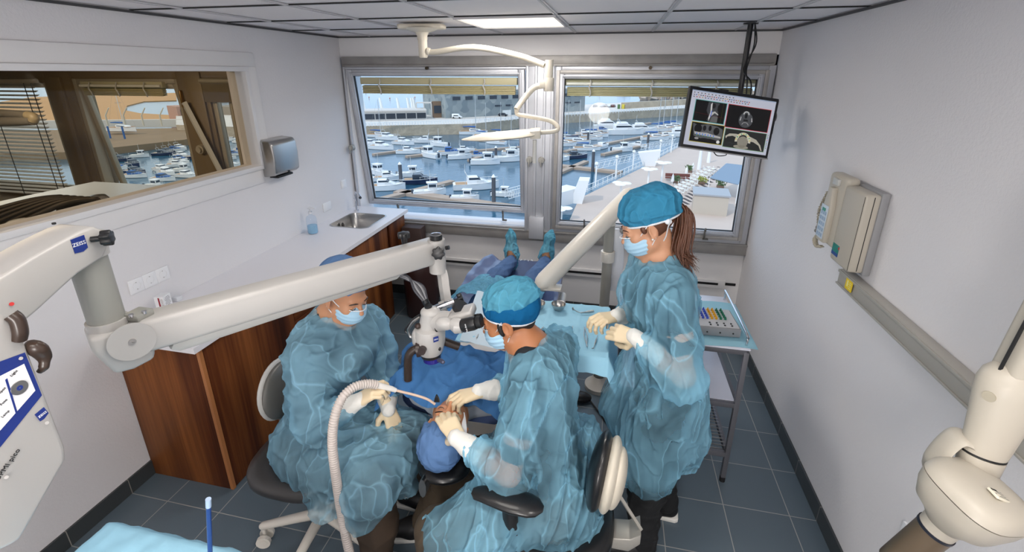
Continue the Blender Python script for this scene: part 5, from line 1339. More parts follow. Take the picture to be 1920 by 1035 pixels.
    for u, v, a, b in ((.14, .68, .045, .08), (.215, .66, .02, .05), (.28, .65, .018, .05), (.36, .69, .035, .07), (.24, .87, .06, .03)): blob(ellp(u, v, a, b), (10, 10, 12), .0023)
    blob([(.10, .74), (.17, .745), (.25, .74), (.32, .76), (.42, .78), (.42, .81), (.25, .80), (.11, .785)], (176, 176, 174), .0024)
    for u in (.135, .17, .205, .235, .27, .30, .335): blob(ellp(u, .775 + (u - .13) * .05, .006, .02, 10), (60, 110, 210), .0026); blob(ellp(u, .80 + (u - .13) * .05, .004, .008, 8), (70, 190, 120), .0027)
    blob(ellp(.40, .88, .02, .03), (220, 220, 216), .0025); blob(ellp(.14, .86, .025, .02), (150, 150, 150), .0025)
    # bottom right: rendered jaw
    bone = (176, 172, 158)
    blob([(.475, .745), (.52, .69), (.60, .68), (.64, .69), (.64, .76), (.56, .725), (.50, .75), (.485, .79)], bone)
    blob([(.94, .93), (.91, .83), (.85, .74), (.77, .70), (.73, .69), (.73, .78), (.82, .79), (.89, .84), (.925, .93)], bone)
    blob(arc(.69, .80, .095, .16, .03, PI * .95, 2.05 * PI, 24), (200, 196, 180), .0023)
    blob(ellp(.69, .82, .062, .11), (140, 136, 124), .0022); blob(ellp(.68, .91, .09, .035), (150, 146, 132), .0022)
    for k in range(9):
        a = PI * (1 + (k + .5) / 9); blob(ellp(.69 + .083 * math.cos(a), .80 + .135 * math.sin(a), .008, .012, 8), (70, 160, 90) if k % 2 else (206, 190, 80), .0026)
    # toolbars with tiny icons and text
    scr(0, 1, 0, .018, .0016).build('title_bar', E('title', (150, 166, 190)), sc, smooth=0)
    for j, (v, n) in enumerate(((.045, 12), (.085, 26), (.12, 20))):
        for k in range(n):
            u = .02 + k * (.5 if j == 0 else .68) / n; cl = random.choice([(60, 60, 70), (70, 90, 150), (90, 90, 90), (190, 150, 60), (170, 60, 60)]) if j else (60, 60, 66)
            blob([(u, v - .008), (u + .014, v - .008), (u + .014, v + .008), (u, v + .008)], cl, .0018, 'toolbar_icon')
    for k in range(9): blob([(.975, .62 + .03 * k), (.985, .62 + .03 * k), (.985, .635 + .03 * k), (.975, .635 + .03 * k)], random.choice([(60, 120, 160), (170, 60, 60), (90, 130, 90)]), .0018, 'toolbar_icon')
    # rear mount, pole, cables
    bx(.04, .26, .02, .16, -.07, -.035, bev=.01).build('rear_housing', M('black monitor plastic'), t)
    bx(w / 2 - .02, w / 2 + .055, -.02, .20, -.10, -.085, bev=.004).build('mount_plate', M('dark mount plate', (52, 56, 66), .4), t)
    c = O + U * (w / 2 - .01) + V * .09 - N * .082
    G().tube([c + (U * math.cos(a) + V * math.sin(a)) * .065 for a in [k * PI / 12 - PI / 2 for k in range(13)]], .004, n=6).build('cable_loop', m_steel, t)
    
    pt = W(1408, 43, z=ZC) ; 
    G().cyl(pt, Vector((pt.x, pt.y, 1.80)), .0175, n=16).build('ceiling_pole', M('black monitor plastic'), t)
    G().cyl(pt - Vector((0, 0, .008)), pt, .045, n=20).build('ceiling_flange', M('black monitor plastic'), t)
    a = Vector((pt.x, pt.y, 1.86)); G().tube([a, O - N * .04 + U * .1 + V * .05], .016, n=8).build('bracket_arm', M('black monitor plastic'), t)
    for k in range(2):
        o_ = O + U * (.09 + .03 * k) + V * (h / 2 - .005) - N * .03
        G().tube(spline([pt + Vector((.022, -.01, 0)), pt + Vector((.035 + .01 * k, -.02, -.13)), pt + Vector((.01 - .02 * k, -.03, -.28)), o_.lerp(pt, .2), o_], 8), .0042, n=7).build('cable', m_rub, t)
    G().tube(spline([O + V * (-h / 2) + U * -.06 - N * .02, O + V * (-h / 2 - .02) + U * -.03 - N * .02, O + V * (-h / 2 - .012) + U * .02 - N * .02, O - V * (h / 2) + U * .03 - N * .02], 6), .003, n=6).build('cable', m_rub, t)
    bx(-.10, -.04, h / 2, h / 2 + .01, -.03, -.008, bev=.003).build('webcam', M('black monitor plastic'), t)
monitor()
# ---------------- surgical ceiling light
def dental_light():
    c = Vector((-1.27, 3.09, ZC)); t = thing('surgical_light', 'cream ceiling mounted dental lamp on a curved arm', 'lamp', c)
    m = M('cream lamp enamel', (222, 214, 198), .3)
    def rr(x, y): return c + Matrix.Rotation(.15, 3, 'Z') @ Vector((x, y, 0))
    G().prism([(-.14, -.065), (.14, -.065), (.155, -.04), (.155, .04), (.14, .065), (-.14, .065), (-.155, .04), (-.155, -.04)], c - Vector((0, 0, .02)), (1, .15, 0), (-.15, 1, 0), .03, bev=.012, seg=3).build('ceiling_plate', m, t)
    G().lathe([(.11, -.03), (.08, -.045), (.045, -.055), (.033, -.075), (.033, -.10), (.03, -.10), (.03, -.20), (.024, -.21), (.001, -.21)], c, n=28).build('canopy_cone', m, t)
    e = W(1030, 122, y=3.02)
    s0 = c + Vector((.03, 0, -.17))
    pts = spline([s0, s0 + Vector((.06, 0, -.005)), s0.lerp(e, .4) + Vector((0, 0, .055)), s0.lerp(e, .75) + Vector((0, 0, .035)), e + Vector((-.03, 0, .0))], 8)
    G().tube(pts, [.024] * 4 + [.019] * (len(pts) - 4), n=16).build('upper_arm', m, t)
    G().cyl(e + Vector((0, 0, .03)), e - Vector((0, 0, .13)), .025, n=20).lathe([(.03, -.075), (.032, -.08), (.032, -.15), (.03, -.155), (.001, -.155)], e, n=24).box(e + Vector((-.035, 0, -.115)), (.05, .05, .05), bev=.012).build('swivel_joint', m, t)
    j = e + Vector((-.04, 0, -.12)); w1_, w2_, w3_, w4_, hd = W(985, 182, y=3.0), W(968, 205, y=2.95), W(1030, 226, y=2.92), W(1046, 238, y=2.9), W(1005, 249, y=2.88)
    pts = spline([j, j.lerp(w1_, .5) + Vector((0, 0, .02)), w1_, w2_], 6); G().tube(pts, .0185, n=14).build('middle_arm', m, t)
    G().tube(spline([w2_, w2_ + Vector((.01, 0, -.03)), W(990, 218, y=2.93), w3_, w4_, W(1040, 246, y=2.89), hd], 6), .0135, n=14).build('lower_arm', m, t)
    # flat leaf shaped head
    a, b = W(866, 262, y=2.80), W(1003, 250, y=2.86); U = (b - a).normalized(); Lh = (b - a).length; Nn = Vector((0, -.1, 1)).normalized(); V = Nn.cross(U).normalized()
    g = G(); nu, nv = 18, 10; rows = []
    def sec(u, v, top):
        wv = .085 * (math.sin(min(1, u * 1.7 + .06) * PI / 2)) ** .8 * (1 if u < .8 else 1 - .35 * (u - .8) / .2)
        hh = .022 * math.sqrt(max(0, 1 - (2 * v - 1) ** 2)) * min(1, u * 3 + .15)
        return a + U * (u * Lh) + V * (wv * (2 * v - 1)) + Nn * (hh * (1.2 if top else -.8))
    g.surf(lambda u, v: sec(u, v, True), nu, nv); g.surf(lambda u, v: sec(u, 1 - v, False), nu, nv)
    g.build('lamp_head', m, t, smooth=50)
    G().prism([(-.03, -.05), (.035, -.05), (.035, .05), (-.03, .05)], b + Vector((0, 0, .0)), U, V, .05, bev=.006).build('head_joint', m, t)
    h0 = b + U * -.0 - Nn * .03
    G().cyl(h0 + V * -.05, h0 + V * -.05 - Vector((0, 0, .14)), .0125, n=14).build('handle', M('milky handle plastic', (214, 212, 206), .3), t)
dental_light()
# ---------------- trolley
def trolley():
    t = thing('instrument_trolley', 'grey steel three-shelf trolley standing near the right wall', 'trolley', (.4, 2.5, 0))
    m = M('grey painted steel tube', (112, 112, 118), .4, .5); x0, x1, y0, y1 = .12, .74, 2.24, 2.80
    for x in (x0, x1):
        for y in (y0, y1):
            lg = G().box((x, y, .44), (.026, .026, .82), bev=.003).build('leg', m, t); G().cyl((x, y, 0), (x, y, .03), .016, n=12).build('foot_cap', m_rub, lg)
    for z, nm in ((.85, 'top_frame'), (.52, 'middle_frame'), (.19, 'lower_frame')):
        g = G()
        for y in (y0, y1): g.box(((x0 + x1) / 2, y, z), (x1 - x0, .024, .03), bev=.002)
        for x in (x0, x1): g.box((x, (y0 + y1) / 2, z), (.024, y1 - y0, .03), bev=.002)
        g.build(nm, m, t)
    G().bx(x0 - .015, x1 + .015, y0 - .015, y1 + .02, .864, .872, bev=.002).build('top_shelf', M('white shelf laminate', (222, 224, 236), .3), t)
    G().bx(x0 + .01, x1 - .01, y0 + .01, y1 - .01, .53, .538).build('middle_shelf', M('white shelf laminate'), t)
    g = G()
    for k in range(20): y = y0 + .02 + (y1 - y0 - .04) * k / 19; g.cyl((x0, y, .203), (x1, y, .203), .003, n=6)
    for k in range(4): x = x0 + .1 + (x1 - x0 - .2) * k / 3; g.cyl((x, y0, .199), (x, y1, .199), .004, n=6)
    g.build('wire_shelf', m_steel, t)
    g = G().tube(spline([(x1 - .0, y0 + .02, .87), (x1, y0 + .02, .915), (x1, y0 + .05, .93), (x1, y1 - .05, .93), (x1, y1 - .02, .915), (x1, y1 - .02, .87)], 5), .007, n=10); g.build('side_rail', m_chrome, t)
    # cloth on the trolley
    r = random.Random(2)
    g = G().surf(lambda u, v: (x0 + .02 + (x1 + .03 - x0) * u, y0 - .012 + .50 * v + .01 * math.sin(u * 9), .8745 + .0015 * math.sin(u * 14) * math.sin(v * 11)), 24, 24, .001)
    g.build('trolley_cloth', M('light blue paper cloth', (150, 200, 218), .8, bump=(40, .2, .002)), label='light blue cloth spread on the trolley top beneath the kit box', cat='cloth')
    # implant kit box with coloured tools
    c = Vector((.55, 2.42, .878)); R = Matrix.Rotation(.06, 3, 'Z')
    t = thing('implant_kit', 'grey implant kit tray with rows of coloured drills', 'instrument kit', c)
    m_kit = M('grey kit plastic', (136, 138, 142), .4)
    g = G(); g.box(c + Vector((0, 0, .025)), (.34, .22, .05), rot=R, bev=.008); g.build('tray', m_kit, t)
    G().box(c + Vector((0, 0, .0515)), (.32, .2, .003), rot=R).build('insert', M('pale grey insert', (188, 188, 190), .45), t, smooth=0)
    g = G()
    for k in range(5): g.cyl(c + R @ Vector((-.13 + .065 * k, -.1085, .024)), c + R @ Vector((-.13 + .065 * k, -.112, .024)), .0045, n=10)
    g.build('vent_hole', m_rub, t)
    cols = [(70, 60, 120), (120, 40, 70), (60, 84, 190), (60, 90, 200), (230, 170, 30), (236, 176, 30), (30, 110, 84), (30, 110, 84)]
    for i in range(8):
        for j in range(5):
            p = c + R @ Vector((-.05 + .023 * i, .08 - .024 * j, .053)); mm = M('drill %s' % (cols[i],), cols[i], .35)
            G().cyl(p, p + Vector((0, 0, .008)), .0068, n=10).cyl(p + Vector((0, 0, .008)), p + Vector((0, 0, .016)), .0035, n=8).build('drill', mm, t)
    for i in range(3):
        for j in range(5): p = c + R @ Vector((-.145 + .028 * i, .04 - .026 * j, .053)); G().cyl(p, p + Vector((0, 0, .014)), .0045, n=8).build('driver', m_steel, t)
    for i in range(4):
        for j in range(2): p = c + R @ Vector((.02 + .036 * i, -.062 - .022 * j, .0532)); G().cyl(p, p + Vector((0, 0, .003)), .005, n=10).build('empty_slot', m_rub, t)
trolley()
# x-ray head: two shells, printed plate, cone
def xray_head():
    hc = XR_C; t = XR_T
    ax = Vector((.30, -.10, 1)).normalized()          # up axis of the head
    X = (Vector((.93, .36, 0)) - ax * Vector((.93, .36, 0)).dot(ax)).normalized(); Y = ax.cross(X); R = Matrix((X, Y, ax)).transposed()
    def shell(levels, name, m):
        g = G(); n = 64
        for h, sx, sy, p in levels:
            for k in range(n):
                a = 2 * PI * k / n; K_ = .90; c_, s_ = math.cos(a), math.sin(a); rr = 1 / (abs(c_) ** p + abs(s_) ** p) ** (1 / p)
                g.v.append(hc + R @ Vector((sx * c_ * rr * K_, sy * s_ * rr * K_, h * K_)))
        for j in range(len(levels) - 1):
            for k in range(n): g.f.append((j * n + k, j * n + (k + 1) % n, (j + 1) * n + (k + 1) % n, (j + 1) * n + k))
        g.f.append(tuple(reversed(range(n)))); g.f.append(tuple((len(levels) - 1) * n + k for k in range(n)))
        return g.build(name, m, t, smooth=60)
    shell([(-.105, .045, .045, 2), (-.085, .06, .06, 2.2), (-.06, .088, .085, 2.6), (-.015, .105, .098, 3), (.018, .110, .103, 3)], 'head_lower_shell', m_cream)
    shell([(.018, .1075, .1005, 3), (.021, .1075, .1005, 3)], 'head_seam', m_rub)
    shell([(.021, .110, .103, 3), (.04, .107, .10, 2.9), (.056, .094, .088, 2.7), (.064, .07, .066, 2.5), (.068, .04, .038, 2.2), (.069, .01, .01, 2)], 'head_upper_shell', m_cream)
    o = hc + R @ Vector((.008, -.028, .0585)); pr = (R @ Vector((.93, -.10, -.25))).normalized(); pv = (R @ Vector((.1, .95, .0))).normalized()
    U = pr; V = (pv - U * pv.dot(U)).normalized(); Nn = U.cross(V)
    RR = Matrix((U, V, Nn)).transposed()
    G().box(o, (.085, .026, .006), rot=RR, bev=.002).build('rating_plate', M('pale rating plate', (224, 218, 200), .4), t)
    g = G()
    for r_ in range(4): g.box(o + RR @ Vector((.0 - .004 * (r_ % 2), .008 - .0052 * r_, .0032)), (.058 - .010 * (r_ % 3), .0014, .0004), rot=RR)
    for s_ in (-1, 1): g.box(o + RR @ Vector((.037 * s_, .002 * s_, .0032)), (.003, .003, .0006), rot=RR)
    g.build('plate_print', M('grey print'), t, smooth=0)
    text('plate_text', 'CE 0051', .007, o + RR @ Vector((-.028, .0085, .0034)), U, V, m_rub, t)
    c0 = hc - ax * .085
    G().cyl(c0 + ax * .01, c0 - ax * .035, .040, .038, n=36).build('collimator_ring', m_cream, t)
    G().cyl(c0 - ax * .035, c0 - ax * .042, .0405, n=36).build('dark_ring', M('dark blue ring', (30, 34, 48), .3), t)
    G().cyl(c0 - ax * .042, c0 - ax * .20, .039, n=36).build('cone_tube', M('brushed bronze tube', (120, 104, 86), .35, .5), t)
xray_head()
# ================================================================ dental chair, tray unit, microscope, stools
m_up = M('slate blue upholstery', (84, 100, 140), .28, var=(3, .12), coat=.6)
m_blue = M('light blue paper drape', (160, 212, 236), .85, bump=(30, .3, .003))
m_blued = cloth_mat('medium blue surgical drape', (84, 140, 200), 1, 1, 6, .55)
m_unit = M('warm white unit enamel', (226, 220, 210), .28)
m_grey = M('grey tube enamel', (160, 158, 150), .35)
m_blk = M('black leatherette', (20, 20, 22), .32, bump=(300, .1, .001), coat=.2)
m_bplast = M('black knob plastic', (28, 28, 30), .35)
m_wrap = glass_mat('clear sterile wrap', (.86, .88, .9), .2)
def noise1(x, y, s=0):
    return (math.sin(x * 3.1 + s) * math.cos(y * 2.7 - s * 1.3) + .6 * math.sin(x * 6.3 - y * 4.1 + s * 2) + .35 * math.sin(x * 11.7 + y * 13.1 + s))
CHX = -.655
def chair_z(y):
    k = [(1.15, .70), (1.45, .70), (1.75, .665), (2.1, .60), (2.45, .56), (2.8, .62), (3.1, .66), (3.5, .665)]
    for (a, za), (b, zb) in zip(k, k[1:]):
        if y <= b: t = (y - a) / (b - a); t = t * t * (3 - 2 * t); return za + (zb - za) * t
    return k[-1][1]
def dental_chair():
    t = thing('dental_chair', 'slate blue reclined dental chair under the draped patient', 'dental chair', (CHX, 2.4, 0))
    def prof(y):
        hw = .36 if y > 2.2 else .30
        if y > 3.1: hw = .36 - .07 * ((y - 3.1) / .4) ** 2
        if y < 1.9: hw = .30 - .12 * max(0, (1.9 - y) / .6)
        return hw
    g = G(); ys = [1.72 + (3.52 - 1.72) * i / 60 for i in range(61)]; n = 26; o = 0
    for y in ys:
        hw = prof(y); z = chair_z(y); e = min(1, (3.53 - y) / .05) ** .5 if y > 3.48 else 1
        for k in range(n):
            a = 2 * PI * k / n; cx_, sz = math.cos(a), math.sin(a); x = hw * (abs(cx_) ** .5) * (1 if cx_ > 0 else -1)
            zz = .05 * (abs(sz) ** .6) * (1 if sz > 0 else -1) * e
            lip = .075 * max(0, abs(x) / hw - .72) / .28 if sz > -.2 and y > 2.5 else .03 * max(0, abs(x) / hw - .8) / .2
            g.v.append(Vector((CHX + x, y, z + zz + lip + .004 * math.sin(y * 38 + x * 6) * (1 if abs(x) > hw * .7 else .2))))
    for i in range(60):
        for k in range(n): g.f.append((i * n + k, i * n + (k + 1) % n, (i + 1) * n + (k + 1) % n, (i + 1) * n + k))
    g.f.append(tuple(reversed(range(n)))); g.f.append(tuple(60 * n + k for k in range(n)))
    g.build('upholstery', m_up, t, smooth=60)
    G().surf(lambda u, v: (CHX - .17 + .34 * u, 3.02 + .48 * v, chair_z(3.02 + .48 * v) + .056 + .002 * math.sin(u * 20 + v * 9)), 12, 12, .002).build('foot_mat', M('dark blue foot mat', (58, 72, 108), .35), t)
    g = G()
    for k in range(5): g.box((CHX - .05 + .03 * k, 3.497 - .012 * (k % 2), chair_z(3.5) + .062), (.006, .03, .002), rot=(0, 0, .2 * (k - 2)))
    g.build('mat_marks', M('white mark', (220, 224, 230), .5), t, smooth=0)
    G().prism([(-.2, .08), (.2, .08), (.24, .5), (-.24, .5)], (CHX, 2.6, 0), (0, 1, 0), (0, 0, 1), .3, bev=.03).build('lift_column', m_unit, t)
    G().box((CHX, 2.65, .04), (.5, .9, .08), bev=.02).build('base_plate', m_unit, t)
    G().tube([(CHX - .34, 2.2, .56), (CHX - .37, 2.6, .5), (CHX - .36, 3.2, .585)], .03, n=10).tube([(CHX + .34, 2.2, .56), (CHX + .37, 2.6, .5), (CHX + .36, 3.2, .585)], .03, n=10).build('side_frame', m_unit, t)
    G().tube([(CHX, 1.62, .62), (CHX, 1.45, .60), (CHX, 1.32, .61)], .02, n=10, flat=(2.2, .8)).build('headrest_bar', m_steel, t)
    G().ell((-.60, 1.43, .635), (.115, .10, .035)).build('headrest', m_blk, t)
dental_chair()
# --- blue drape over the patient's chest
def patient_drape():
    P = [W(760, 690, z=.95), W(940, 668, z=.97)]
    def h(x, y):
        dx = (x + .66)
        body = .95 * math.exp(-((dx) / .34) ** 4)
        return dx, body
    def fn(u, v):
        x = -.95 + .62 * u; y = 1.555 + .60 * v
        dx = (x + .645); top = .905 + .05 * math.sin(v * 2.2) + .02 * noise1(x * 2, y * 2)
        fall = max(0, abs(dx) - .20); z = top - 1.5 * fall ** 1.25 - .5 * max(0, .16 - v) ** 1.0
        z += .018 * math.exp(-(math.sin(x * 9 + y * 13 + 1.5 * math.sin(y * 8)) / .22) ** 2) + .012 * math.exp(-(math.sin(x * 17 - y * 11 + 2) / .25) ** 2); z += .010 * math.sin(x * 34 + y * 9) * min(1, fall * 6 + .15) + .006 * abs(noise1(x * 7, y * 5, 1)) + .012 * abs(math.sin(x * 5 + y * 7))
        x2 = x + .02 * math.sin(y * 19)
        return (x2, y + .015 * math.sin(x * 21), max(z, .42))
    G().surf(fn, 90, 70, .0015).build('surgical_drape', m_blued, label='medium blue surgical drape covering the patient chest between the hands and the tray', cat='surgical drape', smooth=70)
patient_drape()
TZ = .985
def tray_unit():
    NL, NR, BR, BL = W(862, 636, z=TZ), W(1140, 672, z=TZ), W(1142, 574, z=TZ), W(905, 556, z=TZ)
    x0, x1, y0, y1 = NL.x, NR.x, min(NL.y, NR.y), BR.y - .02
    c = Vector(((x0 + x1) / 2, (y0 + y1) / 2, 0))
    t = thing('tray_unit', 'white dental delivery unit with tray table, slanted arm and post', 'delivery unit', (.01, 2.9, 0))
    G().bx(x0, x1, y0, y1, TZ - .05, TZ - .006, bev=.012, seg=3).build('tray_top', m_unit, t)
    G().bx(x0 + .04, x1 - .03, y0 + .03, y1 - .04, TZ - .10, TZ - .048, bev=.02).build('instrument_bar', m_grey, t)
    G().bx(x1 - .012, x1 + .004, y0 - .002, y0 + .03, TZ - .055, TZ - .02, bev=.003).build('corner_button', m_rub, t)
    a = W(1022, 527, y=2.50); b = W(1180, 366, y=2.98)
    base = Vector((a.x + .01, a.y, TZ))
    G().lathe([(.055, 0), (.05, .02), (.045, .06), (.042, a.z - TZ)], base, n=24).bx(base.x - .09, base.x + .09, base.y - .05, base.y + .03, TZ - .004, TZ + .012, bev=.004).build('arm_socket', m_unit, t)
    U = (b - a).normalized(); pts = [a - U * .065, a - U * .055, a - U * .03, a, a + (b - a) * .5, b, b + U * .03]
    G().tube(pts, [.012, .034, .052, .058, .058, .054, .04], n=28).build('slanted_arm', m_unit, t)
    p = W(1144, 416, y=2.93); 
    G().cyl((p.x, p.y, .0), (p.x, p.y, p.z + .06), .033, n=24).build('post', m_grey, t)
    G().cyl((p.x, p.y, p.z - .02), (p.x, p.y, p.z + .045), .036, n=24).build('post_head', m_unit, t)
    q = W(1138, 480, y=2.93); G().cyl((p.x, p.y, q.z - .035), (p.x, p.y, q.z + .035), .046, n=24).box((p.x - .01, p.y - .045, q.z), (.03, .012, .06), bev=.004).build('collar', m_unit, t)
    G().lathe([(.10, 0), (.10, .03), (.06, .06), (.04, .1)], (p.x, p.y, 0), n=30).build('post_base', m_unit, t)
    G().tube(spline([(p.x + .055, p.y + .05, .78), (p.x + .06, p.y + .05, 1.0), (p.x + .05, p.y + .05, 1.12), (p.x + .045, p.y + .05, 1.22)], 6), [.05] * 14 + [.045, .04, .03, .02, .02], n=16, flat=(1, .6)).build('water_bottle', M('milky bottle', (224, 226, 232), .35), t)
    # paper cloth on the tray, hanging over the right front corner
    r = random.Random(4)
    def fn(u, v):
        X0, X1, Y0, Y1 = x0 - .02, x1 + .09, y0 - .05, y1 + .01
        x = X0 + (X1 - X0) * u; y = Y0 + (Y1 - Y0) * v; z = TZ - .003
        crease = .004 * (math.exp(-((u * 5 % 1 - .5) / .04) ** 2) + math.exp(-((v * 3 % 1 - .5) / .05) ** 2))
        dx = max(0, x - x1); dy = max(0, y0 - y) if u > .42 else 0
        z += crease + .003 * abs(noise1(x * 6, y * 6)) 
        if dx: z -= dx * 1.3 + .01 * math.sin(y * 30); x = x1 + dx * .55
        if dy: z -= dy * 1.5 + .006 * math.sin(x * 40); y = y0 - dy * .45
        elif y < y0 - .001: y = y0 - (y0 - y) * .1
        return (x, y, z)
    G().surf(fn, 100, 60, .001).build('tray_cloth', m_blue, label='light blue folded paper cloth spread over the tray with instruments', cat='cloth', smooth=60)
    a, b_, c_, d = W(893, 542, z=TZ + .004), W(893, 655, z=TZ + .004), W(838, 640, z=TZ + .004), W(868, 560, z=TZ + .004)
    G().surf(lambda u, v: W(895, 545, z=TZ + .003).lerp(W(950, 560, z=TZ + .003), u).lerp(W(862, 638, z=TZ + .003).lerp(W(935, 655, z=TZ + .003), u), v) + Vector((0, 0, .003 * abs(noise1(u * 2, v * 2)))), 14, 16, .001).build('paper_sheet', M('pale blue white paper', (206, 224, 236), .8), label='pale sheet of paper on the tray between microscope and dentist', cat='paper', smooth=60)
    # instruments
    def on(px, py): return W(px, py, z=TZ + .006)
    def bowl(px, py, s, lab):
        c = on(px, py); t = thing('steel_bowl', lab, 'bowl', c)
        G().lathe([(.001, .003), (.018, .003), (.026, .010), (.034, .024), (.037, .034), (.039, .035), (.037, .024), (.028, .006), (.018, 0), (.001, 0)], c, n=30).build('bowl', m_steel, t); return t
    bowl(1047, 580, 1, 'small round steel bowl standing alone on the blue tray cloth'); bowl(1009, 578, 1, 'small steel bowl partly hidden behind the dentist cap')
    c = on(1094, 586); G().tube(spline([c + Vector((-.06, .015, .01)), c + Vector((-.045, .0, .008)), c + Vector((-.015, -.012, .004)), c + Vector((.02, .0, .005)), c + Vector((.055, .006, .012))], 6), [.007, .009, .008, .006, .004, .003, .003, .003, .003, .003, .003, .003, .003, .005, .005, .005, .006, .007, .008, .009, .009, .009, .009, .008, .007][:25], n=10, flat=(1, .45)).build('retractor', m_steel, label='curved steel retractor lying behind the nurse fingers on the tray', cat='retractor')
    def tool(a, b, r0, nm, lab, tw=False, hk=False):
        p, q = on(*a), on(*b); t = thing(nm, lab, nm.replace('_', ' '), (p + q) / 2)
        g = G()
        if tw:
            d = Vector((.008, 0, 0)); g.tube([p, (p + q) / 2 + d + Vector((0, 0, .004)), q], .0022, n=8).tube([p, (p + q) / 2 - d + Vector((0, 0, .004)), q + Vector((.003, 0, 0))], .0022, n=8)
        else:
            u = (q - p); g.tube([p, p + u * .25, p + u * .3, p + u * .7, p + u * .75, q], [.0012, .0018, .0035, .0035, .0018, .0012], n=10)
        if hk: g.tube([q, q + Vector((-.008, -.01, .002)), q + Vector((.002, -.014, .006))], .0014, n=6)
        g.build('shaft', m_steel, t)
    tool((1053, 613), (1047, 643), .003, 'tweezers', 'slim steel tweezers, leftmost on the tray cloth', tw=True)
    tool((1074, 611), (1069, 648), .003, 'dental_probe', 'steel probe with a hooked tip between the two tweezers', hk=True)
    tool((1096, 613), (1100, 650), .003, 'tweezers', 'steel tweezers closer to the nurse hands', tw=True)
    tool((1121, 628), (1113, 652), .003, 'dental_probe', 'steel probe pointing out under the nurse hands', hk=True)
    tool((1020, 612), (1010, 622), .003, 'syringe', 'pale instrument just right of the dentist cap')
    tool((897, 626), (893, 636), .004, 'syringe', 'pale instrument tip showing below the eyepiece')
tray_unit()
